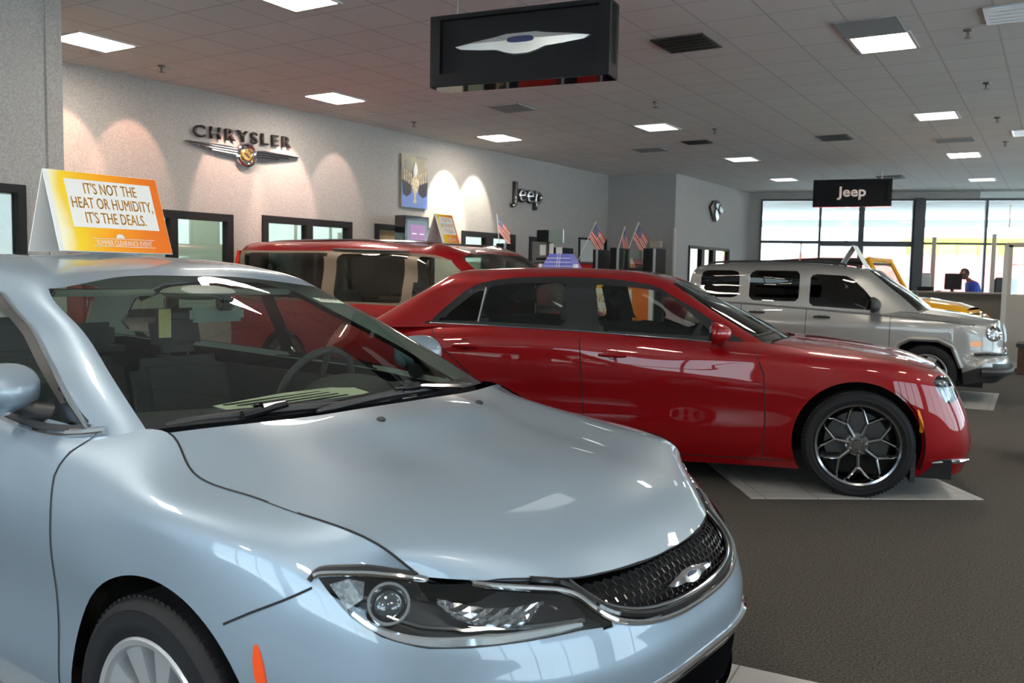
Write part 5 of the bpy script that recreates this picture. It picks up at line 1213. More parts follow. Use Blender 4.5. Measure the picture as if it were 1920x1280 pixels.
def offroader_extras(car, body, cab, P, rails=True):
    for s in (-1, 1):
        q = [body.side(x, z, s, -.002) for x, z in dense(SQA[1:-1], .05)]; q = [p[0] for p in q if p]; tube('wheel_flare', q, .034, P, car)
        q = [body.side(a - 2.45, z, s, -.002) for a, z in dense(SQA[1:-1], .05)]; q = [p[0] for p in q if p]; tube('wheel_flare', q, .034, P, car)
        q = [body.side(x, z, s, .002) for x, z in dense([(.5, .955), (.05, 1.0), (-.45, 1.03), (-1.45, 1.09), (-2.3, 1.135), (-2.95, 1.16)], .08)]; tube('belt_moulding', [p[0] for p in q if p], .014, P, car, 6)
        if rails:
            L = [Vector((x, s * .60, z)) for x, z in ((-1.02, 1.628), (-1.12, 1.682), (-1.9, 1.70), (-2.7, 1.682), (-2.84, 1.625))]; tube('roof_rail', spline(L, 4), .016, M_BLKP, car)
        # round lamp
        p, n = body.front(-s * 38.5, .86, .012); D = n.to_track_quat('Z', 'Y').to_matrix().to_4x4(); D.translation = p
        bm = bmesh.new(); add_lathe(bm, [(.098, -.02), (.098, .006), (.088, .010), (.084, .002), (.05, -.016), (.001, -.022)], 28, D); h = bm_obj('headlight', bm, M_CHROME, car, smooth=True)
        bm = bmesh.new(); add_lathe(bm, [(.084, .004), (.06, .016), (.03, .022), (.001, .024)], 28, D); bm_obj('lamp_glass', bm, M_LENS, h, smooth=True)
        bm = bmesh.new(); a = []; b = []
        for x, z in ((.47, .700), (.585, .700), (.58, .765), (.468, .762)):
            r1 = body.side(x, z, s, .008); r2 = body.side(x, z, s, -.01); a.append(bm.verts.new(r1[0])); b.append(bm.verts.new(r2[0]))
        bm.faces.new(a)
        for i in range(4): bm.faces.new((a[i - 1], b[i - 1], b[i], a[i]))
        bm_obj('side_marker', bm, M_AMBER, car)
    for k in range(7):
        y = (k - 3) * .115; q = [body.bvh.ray_cast(Vector((2, y, z)), Vector((-1, 0, 0)))[0] for z in (.74, .82, .90, .95)]
        tube('grille_bar', [p + Vector((.006, 0, 0)) for p in q], .016, P, car, 6)
    q = [body.front(a, .60, .02)[0] for a in range(-50, 51, 5)]; tube('bumper_step', q, .022, M_CHROMED, car)
    q = [body.front(a, .40, .01)[0] for a in range(-48, 49, 6)]; tube('bumper_bar', q, .045, M_BLKP, car)
    loft('cowl', [mir([(-.32, .765, 1.08), (-.22, .60, 1.105), (-.13, .43, 1.115), (-.05, 0, 1.12)]), mir([(-.36, .70, 1.05), (-.28, .58, 1.08), (-.18, .43, 1.09), (-.12, 0, 1.09)])], M_BLKP, car)
carE, e_body, e_cab, e_bon = build_car(P_SPEC); offroader_extras(carE, e_body, e_cab, E_P)
SP2 = dict(P_SPEC); SP2.update(name='off_roader', pose=(-5.74, 15.2, 0), label='red off-roader with dark roof rails, half hidden behind the red saloon roof', paint=C_P, paint_cab=C_P, nu=4, nv=3, cnu=4, seats=[], benches=[])
carF, f_body, f_cab, f_bon = build_car(SP2); offroader_extras(carF, f_body, f_cab, C_P)
# people carrier
V_OUT = [(.95, 0), (.94, .35), (.90, .62), (.80, .80), (.62, .90), (.38, .945), (.12, .96), (-.15, .97), (-.5, .975), (-1.2, .985), (-2.0, .99), (-2.8, .985), (-3.5, .975), (-4.05, .93), (-4.22, .6), (-4.25, 0)]
V_TZ = [.92, .92, .92, .93, .97, 1.03, 1.07, 1.10, 1.09, 1.09, 1.10, 1.11, 1.12, 1.13, 1.13, 1.13]
V_TI = [.16, .16, .17, .19, .17, .15, .13, .10, .075, .07, .07, .07, .07, .06, .05, .05]
vf = [(.07, .20), (.02, .30), (0, .42), (.01, .55), (.03, .68), (.06, .78), (.10, .86)]
vs_ = [(.06, .20), (.02, .30), (0, .45), (.01, .62), (.006, .78), (.015, .92), (.035, 1.01)]
V_PROF = body_profiles(4, 16, V_TI, vf, vs_, V_TZ)
V_EDGE = {0: (.80, 0, .93), 1: (.79, .35, .928), 2: (.745, .58, .925), 3: (.66, .70, .935), 4: (.53, .76, .97), 5: (.34, .80, 1.02), 6: (.15, .83, 1.055)}
V_BON = [
    [(.53, .76, .97), (.66, .70, .935), (.745, .58, .925), (.79, .35, .928), (.80, 0, .93)],
    [(.42, .785, 1.0), (.50, .68, 1.0), (.56, .54, 1.0), (.60, .33, 1.005), (.61, 0, 1.01)],
    [(.30, .805, 1.028), (.38, .66, 1.045), (.44, .50, 1.05), (.50, .30, 1.055), (.52, 0, 1.06)],
    [(.15, .83, 1.055), (.26, .66, 1.075), (.36, .48, 1.08), (.44, .28, 1.085), (.46, 0, 1.09)]]
def vcol(x0, w0, x3, w3, z3, zb=1.08, sx=None, zt=1.81, xr=None, k=0.):
    xr = xr if xr is not None else x3
    return [(x0, w0, zb)] + [(x0 + (x3 - x0) * t, w0 + (w3 - w0) * (t ** 1.3), zb + (z3 - zb) * t) for t in (.34, .68, 1)] + [(x3 - k * .07, w3 - .065, z3 + .055), (x3 - k * .4, .36, min(zt, z3 + .11)), (xr, 0, zt)]
V_CAB = [
    [(.42, 0, 1.07), (.05, 0, 1.27), (-.33, 0, 1.48), (-.74, 0, 1.69), (-.83, 0, 1.725), (-1.2, 0, 1.785), (-1.5, 0, 1.80)],
    [(.39, .42, 1.065), (.03, .40, 1.265), (-.34, .38, 1.475), (-.73, .36, 1.685), (-.81, .34, 1.72), (-1.2, .2, 1.783), (-1.52, 0, 1.80)],
    [(.18, .82, 1.06), (-.08, .78, 1.24), (-.37, .735, 1.43), (-.68, .69, 1.64), (-.74, .66, 1.69), (-1.15, .35, 1.775), (-1.54, 0, 1.80)],
    [(.05, .875, 1.05), (-.20, .85, 1.22), (-.46, .82, 1.40), (-.78, .775, 1.60), (-.84, .725, 1.69), (-1.2, .38, 1.775), (-1.6, 0, 1.802)],
    vcol(-1.2, .91, -1.22, .80, 1.665, xr=-1.75), vcol(-1.9, .92, -1.9, .81, 1.70, xr=-2.0, zt=1.82), vcol(-2.6, .92, -2.6, .815, 1.715, xr=-2.4, zt=1.825), vcol(-3.3, .915, -3.3, .81, 1.715, xr=-2.8, zt=1.825),
    [(-3.95, .88, 1.12), (-3.97, .86, 1.32), (-3.98, .835, 1.53), (-3.99, .79, 1.70), (-3.97, .74, 1.76), (-3.8, .38, 1.80), (-3.2, 0, 1.82)],
    [(-4.18, .62, 1.12), (-4.16, .60, 1.32), (-4.12, .58, 1.53), (-4.04, .55, 1.72), (-4.00, .52, 1.77), (-3.85, .30, 1.80), (-3.4, 0, 1.815)],
    [(-4.23, 0, 1.12), (-4.21, 0, 1.32), (-4.16, 0, 1.54), (-4.07, 0, 1.73), (-4.03, 0, 1.775), (-3.88, 0, 1.80), (-3.5, 0, 1.812)]]
M_WRAP = mat('pillar_wrap_bronze', (.24, .19, .145), .4, metal=.5)
V_SPEC = dict(name='people_carrier', pose=(-4.8, 8.6, 0), label='red people carrier with dark rear glass and bronze pillars behind the blue sedan', outline=V_OUT, prof=V_PROF, edge=V_EDGE, bonnet=V_BON, cab=V_CAB, nu=5, nv=4, cnu=[5, 5, 4, 6, 6, 6, 6, 6, 4, 4],
    paint=C_P, paint_cab=C_P, wheelbase=3.078, r=.34, rim=.222, tw=.84, lw=.96, acz=.36, ar=.405, wstyle='multi', tyre_w=.225, wheel_m=M_METAL,
    lamp=[(50, .80), (46, .90), (34, .90), (28, .86), (30, .76), (40, .74)], grille=[(-9, .90), (-9, .70), (24, .70), (25, .88)], ax=-.1,
    doors=[[(-.20, .28), (-.22, 1.3), (-1.26, 1.3), (-1.26, .28)], [(-1.27, .28), (-1.27, 1.3), (-2.42, 1.3), (-2.42, .28)]], gaps=[[(-.20, .28), (-.22, 1.06)], [(-1.265, .28), (-1.265, 1.06)], [(-2.42, .28), (-2.42, 1.06)]],
    windows=[[(.02, 1.115), (-.14, 1.215), (-.28, 1.30), (-.30, 1.115)], [(-.34, 1.12), (-.34, 1.345), (-.60, 1.515), (-.80, 1.60), (-1.03, 1.635), (-1.18, 1.64), (-1.18, 1.12)], rrect(-2.33, -1.35, 1.12, 1.665, .04), rrect(-3.82, -2.53, 1.14, 1.675, .04)],
    dlo=[(.06, 1.095), (-.44, 1.42), (-.72, 1.59), (-.95, 1.655), (-1.3, 1.68), (-2.4, 1.70), (-4.05, 1.70), (-4.12, 1.10), (-2, 1.09)], dlo_m=M_WRAP,
    glass=[M_GLASSC, M_GLASSC, M_GLASSC, M_GLASSD], uside=(2.9, 8.25), back_u=8.8, handles=[(-1.05, .98), (-1.5, .98)], mirror=(-.22, 1.10, 1.16), pan=(-4.1, .65, .86, .18, .34), bulk=-.1, bulk_z=.98, seats=[(-1.1, -.42, .62), (-1.1, .42, .62)], benches=[(-2.9, .62, 1.2)], dash=(-.05, .76, 1.06))
carV, v_body, v_cab, v_bon = build_car(V_SPEC)
for s in (-1, 1):
    q = [v_cab.side(x, z, s, .02) for x, z in ((-4.085, 1.66), (-4.07, 1.35), (-4.06, 1.15))]
    bm = bmesh.new(); add_prism(bm, [(-.17, 0), (-.02, 0), (.06, .60), (.02, .60)], -.045, .045, Matrix.Translation((-4.06, s * .775, 1.10)) @ Matrix.Rotation(PI / 2, 4, 'X')); bm_obj('rear_lamp', bm, mat('rear_lamp_red', (.75, .03, .02), .15, coat=1.), carV, smooth=True)
    tube('roof_track', [(-2.40, s * .845, 1.715), (-1.3, s * .84, 1.69)], .014, M_BLKP, carV)
    tube('roof_bow', spline([Vector(p) for p in ((-1.0, s * .58, 1.765), (-1.2, s * .57, 1.80), (-2.4, s * .57, 1.835), (-3.5, s * .57, 1.825), (-3.8, s * .58, 1.79))], 4), .013, M_CHROMED, carV)
# yellow open-top off-roader
M_YP = paint('paint_yellow', (.90, .42, .012), .0, .30, back=(.03, .03, .03))
M_SOFT = mat('soft_top', (.02, .02, .022), .85)
J = car_pose('open_top_off_roader', (-1.46, 15.85, -6), 'yellow off-roader with a black soft top behind the silver off-roader')
def jbox(name, a, b, m=None, bevel=.03, M=None): return box(name, a, b, m or M_YP, J, bevel=bevel, M=M)
jbox('tub', (-3.0, -.76, .50), (-.62, .76, 1.08), bevel=.05)
jbox('frame_rails', (-3.1, -.45, .38), (.55, .45, .52), M_UNDER, .02)
loft('bonnet', [mir([(-.64, .70, 1.02), (-.64, .66, 1.14), (-.64, .45, 1.19), (-.64, 0, 1.215)]), mir([(-.30, .66, 1.02), (-.30, .62, 1.13), (-.30, .43, 1.18), (-.30, 0, 1.205)]), mir([(.15, .60, 1.0), (.15, .56, 1.08), (.15, .38, 1.12), (.15, 0, 1.14)]), mir([(.34, .57, .99), (.34, .53, 1.03), (.34, .34, 1.06), (.34, 0, 1.075)])], M_YP, J)
jbox('cowl_panel', (-.80, -.74, .98), (-.60, .74, 1.10), bevel=.03)
for s in (-1, 1):
    bm = bmesh.new(); prof = [(-.62, .62), (-.50, .80), (-.36, .96), (.10, .97), (.36, .95), (.50, .84), (.50, .80), (.34, .90), (.08, .92), (-.33, .91), (-.46, .76), (-.58, .60)]
    add_prism(bm, prof, min(s * .56, s * .93), max(s * .56, s * .93), Matrix.Rotation(PI / 2, 4, 'X') @ Matrix.Diagonal((1, 1, -1, 1))); bm_obj('front_fender', bm, M_YP, J)
    bm = bmesh.new(); add_prism(bm, [(x - 2.42 - .0, z) for x, z in prof], min(s * .74, s * .93), max(s * .74, s * .93), Matrix.Rotation(PI / 2, 4, 'X') @ Matrix.Diagonal((1, 1, -1, 1))); bm_obj('rear_fender', bm, M_YP, J)
    wheel(J, 0, s * .78, .39, .222, .24, 'plain', M_METAL); wheel(J, -2.42, s * .78, .39, .222, .24, 'plain', M_METAL)
    tube('roll_bar', spline([Vector(p) for p in ((-2.0, s * .66, 1.05), (-2.0, s * .62, 1.70), (-1.3, s * .60, 1.76), (-1.1, s * .62, 1.74))], 4), .035, M_BLKP, J)
    lr = [(.37, s * .40, .90)]; D = Matrix.Translation(lr[0]) @ Matrix.Rotation(PI / 2, 4, 'Y'); bm = bmesh.new(); add_lathe(bm, [(.10, 0), (.10, .02), (.088, .026), (.05, .012), (.001, .008)], 24, D); bm_obj('headlight', bm, M_CHROME, J, smooth=True)
    door_mirror(J, -.80, .98, 1.22, s, M_BLKP, (.08, .11, .09))
# upright grille with slots
bm = bmesh.new(); add_box(bm, (.30, -.60, .66), (.36, .60, 1.03)); bmesh.ops.bevel(bm, geom=bm.edges[:], offset=.025, segments=2, affect='EDGES'); bm_obj('grille_panel', bm, M_YP, J, smooth=True)
for k in range(7): box('grille_slot', (.358, (k - 3) * .078 - .020, .72), (.366, (k - 3) * .078 + .020, .98), M_UNDER, J)
jbox('front_bumper', (.52, -.70, .52), (.66, .70, .66), M_BLKP, .03)
# windscreen frame
fw = [(-.74, 1.08), (-1.12, 1.80)]
for s in (-1, 1): tube('windscreen_post', [(-.72, s * .70, 1.07), (-1.12, s * .64, 1.80)], .038, M_YP, J)
tube('windscreen_header', [(-1.12, -.66, 1.80), (-1.12, .66, 1.80)], .045, M_YP, J); tube('windscreen_sill', [(-.74, -.70, 1.10), (-.74, .70, 1.10)], .035, M_YP, J)
mesh_obj('windscreen', [(-.76, -.68, 1.12), (-.76, .68, 1.12), (-1.10, .62, 1.77), (-1.10, -.62, 1.77)], [(0, 1, 2, 3)], M_GLASSC, J, False)
loft('soft_top', [mir([(-1.14, .72, 1.76), (-1.14, .62, 1.82), (-1.14, .3, 1.835), (-1.14, 0, 1.84)]), mir([(-2.0, .74, 1.76), (-2.0, .64, 1.82), (-2.0, .3, 1.84), (-2.0, 0, 1.845)]), mir([(-2.85, .74, 1.72), (-2.85, .64, 1.78), (-2.85, .3, 1.80), (-2.85, 0, 1.80)]), mir([(-2.98, .72, 1.40), (-2.98, .62, 1.42), (-2.98, .3, 1.43), (-2.98, 0, 1.43)]), mir([(-3.0, .72, 1.06), (-3.0, .62, 1.06), (-3.0, .3, 1.06), (-3.0, 0, 1.06)])], M_SOFT, J)
for s in (-1, 1): mesh_obj('soft_top_side', [(-1.95, s * .745, 1.08), (-3.0, s * .735, 1.08), (-2.86, s * .735, 1.74), (-1.95, s * .735, 1.77)], [(0, 1, 2, 3)], M_SOFT, J, False)
seat(J, -1.55, -.35, M_SEAT, .72, name='front_seat'); seat(J, -1.55, .35, M_SEAT, .72, name='front_seat'); steering_wheel(J, -1.15, .35, 1.15)
# ------------------------------------------------------------------ floor tiles
strip('floor_tiles', (-.352, 6.731), math.radians(34.4), 1.6, 1.75)
strip('floor_tiles', (-.56, 11.55), math.radians(1), 4.2, 1.80)
strip('floor_tiles', (-.42, 1.45), math.radians(3.5), 4.6, 1.83)
# ------------------------------------------------------------------ wall signs
def on_wall(M, s, z, out=0.): return M @ Matrix.Translation((s, -out, z))
M_LETTER = mat('letter_dark', (.035, .028, .028), .35)
M_GOLD = mat('gold_seal', (.62, .40, .14), .25, metal=.9)
tilt = Matrix.Rotation(.03, 4, 'Y').inverted()
t = empty('winged_wall_sign'); tag(t, 'chrome winged wall emblem with gold seal under wide dark letters', 'sign')
text_obj('lettering', 'CHRYSLER', .148, on_wall(ML, 5.38, 3.195, .02) @ Matrix.Rotation(-.03, 4, 'Y'), M_LETTER, t, depth=.03, bold=.004, sx=1.25, space=1.38)
Mw = on_wall(ML, 5.40, 3.02, .02)
for s in (-1, 1):
    bm = bmesh.new()
    P = [(.13, .075), (.30, .095), (.95, .085), (.93, .065), (.80, .045), (.78, .030), (.62, .012), (.60, -.004), (.42, -.022), (.40, -.036), (.20, -.045), (.12, -.03)]
    add_prism(bm, [(x * s, z) for x, z in P], 0, .035, Mw @ Matrix.Rotation(PI / 2, 4, 'X')); bm_obj('wing', bm, M_CHROME, t)
    bm = bmesh.new()
    for k in range(3): add_tube(bm, [Mw @ Vector((s * .16, -.042, .062 - k * .034)), Mw @ Vector((s * (.90 - k * .17), -.042, .070 - k * .030))], .006, 6)
    bm_obj('wing_ribs', bm, M_CHROMED, t, smooth=True)
D = Mw @ Matrix.Rotation(PI / 2, 4, 'X')
bm = bmesh.new(); add_lathe(bm, [(.165, 0), (.16, .05), (.14, .062), (.118, .05), (.112, .02), (.001, .02)], 36, D); bm_obj('ring', bm, M_CHROME, t, smooth=True)
bm = bmesh.new(); add_lathe(bm, [(.085, .02), (.082, .045), (.072, .052), (.066, .044), (.001, .046)], 28, D); bm_obj('seal', bm, M_GOLD, t, smooth=True)
bm = bmesh.new(); add_box(bm, (-.045, .044, -.008), (.045, .054, .008), Mw @ Matrix.Diagonal((1, -1, 1, 1)) @ Matrix.Rotation(.7, 4, 'Y')); bm_obj('seal_ribbon', bm, M_LETTER, t)
t = empty('lettered_wall_sign'); tag(t, 'four chrome letters with dark sides on the left wall past the spotlights', 'sign')
text_obj('letter_sides', 'Jeep', .37, on_wall(ML, 12.32, 2.90, .01), M_LETTER, t, depth=.05, bold=.012, sx=1.12)
text_obj('lettering', 'Jeep', .37, on_wall(ML, 12.32, 2.90, .065), M_CHROME, t, depth=.02, bold=.004, sx=1.12)
t = empty('silver_wall_emblem'); tag(t, 'small angular silver emblem high on the pale far left wall', 'sign')
Me = on_wall(MB, 2.45, 3.12, .02) @ Matrix.Rotation(PI / 2, 4, 'X')
bm = bmesh.new(); add_prism(bm, [(-.42, .06), (-.20, .22), (.05, .26), (.30, .14), (.42, .02), (.28, -.06), (.12, -.22), (-.08, -.28), (-.28, -.12)], 0, .05, Me); bm_obj('emblem_back', bm, M_LETTER, t)
for P in ([(-.05, .24), (.10, .22), (-.02, .02), (-.16, .10)], [(.14, .12), (.38, .03), (.26, -.06), (.10, .0)], [(-.02, -.02), (.08, -.18), (-.06, -.26), (-.18, -.12), (-.14, .02)]):
    bm = bmesh.new(); add_prism(bm, P, .05, .08, Me); bm_obj('emblem_face', bm, M_CHROME, t)
t = empty('wall_picture'); tag(t, 'unframed picture of a gold urn over blue on the left wall', 'picture')
Mp = on_wall(ML, 8.90, 2.99, 0)
box('canvas', (-.335, -.04, -.44), (.335, 0, .44), mat('picture_grey', (.16, .15, .14), .5, noise=(4, (.34, .30, .20))), t, M=Mp)
box('blue_ground', (-.330, -.043, -.435), (.330, -.04, -.02), mat('picture_blue', (.16, .24, .55), .5), t, M=Mp)
M_PD = mat('picture_drape', (.03, .03, .045), .6); M_PG = mat('picture_gold', (.50, .36, .15), .5, noise=(30, (.75, .68, .55)))
for s in (-1, 1):
    bm = bmesh.new(); add_prism(bm, [(s * .33, .02), (s * .08, -.02), (s * .10, -.20), (s * .20, -.26), (s * .30, -.22)], .043, .046, Mp @ Matrix.Rotation(PI / 2, 4, 'X')); bm_obj('drape', bm, M_PD, t)
    bm = bmesh.new()
    for k in range(4): x = s * (.10 + .055 * k); add_lathe(bm, [(.001, 0), (.016, 0), (.010, .10), (.016, .17), (.001, .2)], 8, Mp @ Matrix.Translation((x, -.046, -.06 + .02 * k)) @ Matrix.Diagonal((1, .15, 1, 1)))
    bm_obj('candle_arms', bm, M_PG, t)
bm = bmesh.new(); add_lathe(bm, [(.001, -.36), (.05, -.35), (.02, -.28), (.03, -.2), (.09, -.1), (.10, 0), (.05, .08), (.03, .16), (.001, .2)], 16, Mp @ Matrix.Translation((0, -.046, 0)) @ Matrix.Diagonal((1, .12, 1, 1))); bm_obj('urn', bm, M_PG, t, smooth=True)
bm = bmesh.new(); add_lathe(bm, [(.001, .10), (.05, .12), (.06, .2), (.02, .3), (.001, .33)], 12, Mp @ Matrix.Translation((0, -.052, 0)) @ Matrix.Diagonal((1, .1, 1, 1))); bm_obj('white_figure', bm, M_WHITE, t, smooth=True)
# ------------------------------------------------------------------ hanging signs
M_SIGNF = mat('sign_face_black', (.010, .010, .012), .6, spec=.12)
def hanging(name, label, a, ang, w=1.55, h=.57, d=.23, z=3.0):
    t = empty(name, (a[0], a[1], z), ang); tag(t, label, 'sign')
    bm = bmesh.new(); f = .10
    add_box(bm, (0, .05, f), (w, d - .05, h - .02))
    add_box(bm, (0, 0, 0), (w, d, f)); add_box(bm, (0, 0, h - .035), (w, d, h)); add_box(bm, (0, 0, f), (f * .9, d, h - .035)); add_box(bm, (w - f * .9, 0, f), (w, d, h - .035)); bm_obj('sign_case', bm, M_SIGNF, t); box('mirror_base', (.004, .004, -.006), (w - .004, d - .004, -.001), M_GLOSSB, t); box('sign_board', (f * .9, .046, f), (w - f * .9, .0495, h - .035), M_SIGNF, t)
    for x in (.2, w - .2): tube('hanger_rod', [(x, d / 2, h), (x, d / 2, CEIL - z)], .008, M_METAL, t)
    return t
t = hanging('hanging_sign', 'black hanging box sign with a slim silver wing emblem', (-4.54, 6.04), math.radians(7.7))
def wp(s, u, out): return Vector((.80 + s * .60, .05 - .004 - out, .30 + u * .26))
wing_badge(t, wp, .6, m=mat('wing_silver', (.78, .80, .80), .22, metal=.8), th=.02, hgt=1.8)
t = hanging('hanging_sign', 'dark blue hanging box sign with pale lettering before the end windows', (-4.56, 19.62), math.radians(9), z=3.0)
text_obj('lettering', 'Jeep', .20, Matrix.Translation((.78, .045, .22)), mat('sign_letter_pale', (.72, .60, .56), .4, emit=(.8, .62, .56), es=.25), t, depth=.02, bold=.006, sx=1.1)
# ------------------------------------------------------------------ tented price cards
def tent(name, label, parent_M, w, h, hd, text=True, leafth=.006, plain=False):
    t = bpy.data.objects.new(name, None); COL.objects.link(t); t.matrix_world = parent_M; tag(t, label, 'sign')
    # local: ridge along x, front face towards -y
    m = bpy.data.materials.get('card_print')
    if not m:
        m = bpy.data.materials.new('card_print'); m.use_nodes = True; nt = m.node_tree; p = nt.nodes['Principled BSDF']; p.inputs['Roughness'].default_value = .35
        tcn = nt.nodes.new('ShaderNodeTexCoord'); sx = nt.nodes.new('ShaderNodeSeparateXYZ'); rr = nt.nodes.new('ShaderNodeValToRGB'); nz = nt.nodes.new('ShaderNodeTexNoise'); nz.inputs['Scale'].default_value = 5
        ma = nt.nodes.new('ShaderNodeMath'); ma.operation = 'MULTIPLY_ADD'; ma.inputs[1].default_value = .25
        nt.links.new(tcn.outputs['Generated'], sx.inputs[0]); nt.links.new(tcn.outputs['Object'], nz.inputs['Vector']); nt.links.new(nz.outputs['Fac'], ma.inputs[0]); nt.links.new(sx.outputs['X'], ma.inputs[2]); nt.links.new(ma.outputs[0], rr.inputs[0])
        e = rr.color_ramp.elements; e[0].position = .12; e[0].color = (.95, .88, .62, 1); e[1].position = 1.1; e[1].color = (.78, .17, .012, 1)
        a = e.new(.24); a.color = (.90, .62, .03, 1); a = e.new(.55); a.color = (.90, .36, .012, 1)
        nt.links.new(rr.outputs[0], p.inputs['Base Color'])
    L = math.hypot(h, hd); ang = math.atan2(hd, h)
    for s, nm in ((-1, 'front_leaf'), (1, 'rear_leaf')):
        Ml = Matrix.Translation((0, s * hd, 0)) @ Matrix.Rotation(s * ang, 4, 'X')
        box(nm, (-w / 2, -leafth / 2, 0), (w / 2, leafth / 2, L), M_WHITE, t, M=Ml)
        if s == 1: Ml = Ml @ Matrix.Rotation(PI, 4, 'Z')
        k = w / .49
        if plain: continue
        box('printed_panel', (-w / 2 + .002 + (.016 * k if s < 0 else 0), -leafth / 2 - .0015, .002), (w / 2 - .002, -leafth / 2 - .0002, L - .002), m, t, M=Ml)
        x0 = -w / 2 + .075 * k; box('white_panel', (x0, -leafth / 2 - .003, L * .30), (w / 2 - .04 * k, -leafth / 2 - .0015, L * .90), mat('card_white', (.86, .83, .80), .5) if not bpy.data.materials.get('card_white') else bpy.data.materials['card_white'], t, M=Ml)
        if text:
            if not bpy.data.materials.get('card_letters'): mat('card_letters', (.62, .30, .035), .5)
            xc = (x0 + w / 2 - .04 * k) / 2
            for i, ln in enumerate(("IT'S NOT THE", 'HEAT OR HUMIDITY,', "IT'S THE DEALS.")):
                text_obj('lettering', ln, L * .135, Ml @ Matrix.Translation((xc, -leafth / 2 - .0035, L * (.725 - .185 * i))), bpy.data.materials['card_letters'], t, bold=0, sx=.55 * k, space=1.02, smear=.0016 * k)
            text_obj('small_lettering', 'SUMMER CLEARANCE EVENT', L * .062, Ml @ Matrix.Translation((xc + .015 * k, -leafth / 2 - .003, L * .085)), M_WHITE, t, bold=0, sx=.60 * k)
            for zz in (L * .068, L * .165): box('rule_line', (xc - .12 * k, -leafth / 2 - .003, zz), (xc + .15 * k, -leafth / 2 - .002, zz + .002), M_WHITE, t, M=Ml)
            bm = bmesh.new(); add_prism(bm, [(.018 * k * math.cos(a), .018 * k * math.sin(a)) for a in [PI * q / 10 for q in range(11)]], .0025, .004, Ml @ Matrix.Translation((xc, -leafth / 2, L * .178)) @ Matrix.Rotation(PI / 2, 4, 'X')); bm_obj('sun_mark', bm, M_WHITE, t)
    return t
def car_M(pose, x, y, z, rz=0.): return Matrix.Translation((pose[0], pose[1], 0)) @ Matrix.Rotation(math.radians(pose[2]), 4, 'Z') @ Matrix.Translation((x, y, z)) @ Matrix.Rotation(math.radians(rz), 4, 'Z')
tent('price_card', 'orange tented price card reading about heat and humidity, on the silver-blue car roof', car_M(POSE_A, -1.675, -.078, 1.527, 90), .49, .325, .125)
tent('price_card', 'small white and yellow tented card on the red people carrier roof', car_M((-4.8, 8.6, 0), -1.30, -.20, 1.806, 90), .34, .33, .12)
tent('price_card', 'plain white tented card seen edge-on upon the silver off-roader', car_M((-1.37, 12.75, 3), -1.0, 0, 1.638, 90), .49, .29, .17, plain=True)
tent('price_card', 'small pale card on the red off-roader roof, near the pale wall corner', car_M((-5.74, 15.2, 0), -1.1, .1, 1.64, 90), .30, .16, .07, text=False)
# tall campaign poster standing behind the red saloon
t = empty('floor_poster', (-5.32, 11.2, 0), math.radians(4)); tag(t, 'large standing yellow and white poster seen through the red saloon windows', 'sign')
box('poster_board', (-.52, 0, .12), (.66, .03, 1.36), M_WHITE, t); box('poster_stand', (-.5, -.15, 0), (.6, .18, .12), M_BLACK, t)
box('poster_print', (-.50, -.004, .14), (.60, -.0005, 1.34), bpy.data.materials['card_print'], t); box('poster_panel', (-.44, -.008, .62), (.36, -.004, 1.29), bpy.data.materials['card_white'], t)
for i, ln in enumerate(("IT'S NOT THE", 'HEAT OR HUMIDITY,', "IT'S THE DEALS.")): text_obj('lettering', ln, .12, Matrix.Translation((-.04, -.010, 1.10 - .2 * i)), bpy.data.materials['card_letters'], t, bold=.003, sx=.60)
box('poster_post', (.72, -.03, 0), (.80, .05, 1.36), M_BLACK, t)
# blue display on the red saloon's roof
t = bpy.data.objects.new('roof_display', None); COL.objects.link(t); t.matrix_world = car_M((-1.338, 7.19, 15), -2.30, -.05, 1.527, 0); tag(t, 'small blue tapered display with white lines on the red saloon roof', 'sign')
M_BLU = mat('display_blue', (.14, .15, .52), .35, coat=.4)
bm = bmesh.new(); a = [bm.verts.new(p) for p in ((-.135, -.10, 0), (.135, -.10, 0), (.15, .16, 0), (-.12, .16, 0))]; b = [bm.verts.new(p) for p in ((-.085, -.05, .115), (.085, -.05, .115), (.095, .09, .115), (-.075, .09, .115))]
bm.faces.new(a[::-1]); bm.faces.new(b)
for i in range(4): bm.faces.new((a[i - 1], a[i], b[i], b[i - 1]))
bm_obj('display_body', bm, M_BLU, t)
for z, k in ((.012, .128), (.045, .113), (.078, .099)): box('white_line', (-k, -.102 + z * .43, z - .0025), (k, -.097 + z * .43, z + .0025), M_WHITE, t)
for x in (-.008, .012): tube('white_rib', [(x, -.103, .005), (x, -.053, .113)], .003, M_WHITE, t, 5)
for s in (-1, 1): box('white_foot', (s * .145 - .012, -.11, 0), (s * .145 + .012, -.02, .03), M_WHITE, t)
# papers and sticker behind the windscreen of the foreground car
M_PAPER = mat('paper_cream', (.72, .76, .60), .7)
def on_ws(u, v, off):     # the windscreen's inner face
    Mi = (Matrix.Translation((POSE_A[0], POSE_A[1], 0)) @ Matrix.Rotation(math.radians(POSE_A[2]), 4, 'Z')); Mv = Mi.inverted(); o = Mv @ EYE; d = (Mv.to_3x3() @ ray(u, v)).normalized(); h = cb.bvh.ray_cast(o, d); n = h[1] if h[1].dot(d) < 0 else -h[1]
    return h[0] - n * off
q = [on_ws(*p, -.003) for p in ((585, 559), (602, 567), (646, 570), (634, 564))]
mesh_obj('windscreen_sticker', q, [[0, 1, 2, 3]], M_PAPER, carA, False)
Msk = frame_M((q[1] + q[2]) / 2 + (q[0] - q[1]) * .30 + (q[1] - q[2]) * .1, q[2] - q[1], (q[0] + q[3]) / 2 - (q[1] + q[2]) / 2)
Mi = (Matrix.Translation((POSE_A[0], POSE_A[1], 0)) @ Matrix.Rotation(math.radians(POSE_A[2]), 4, 'Z'))
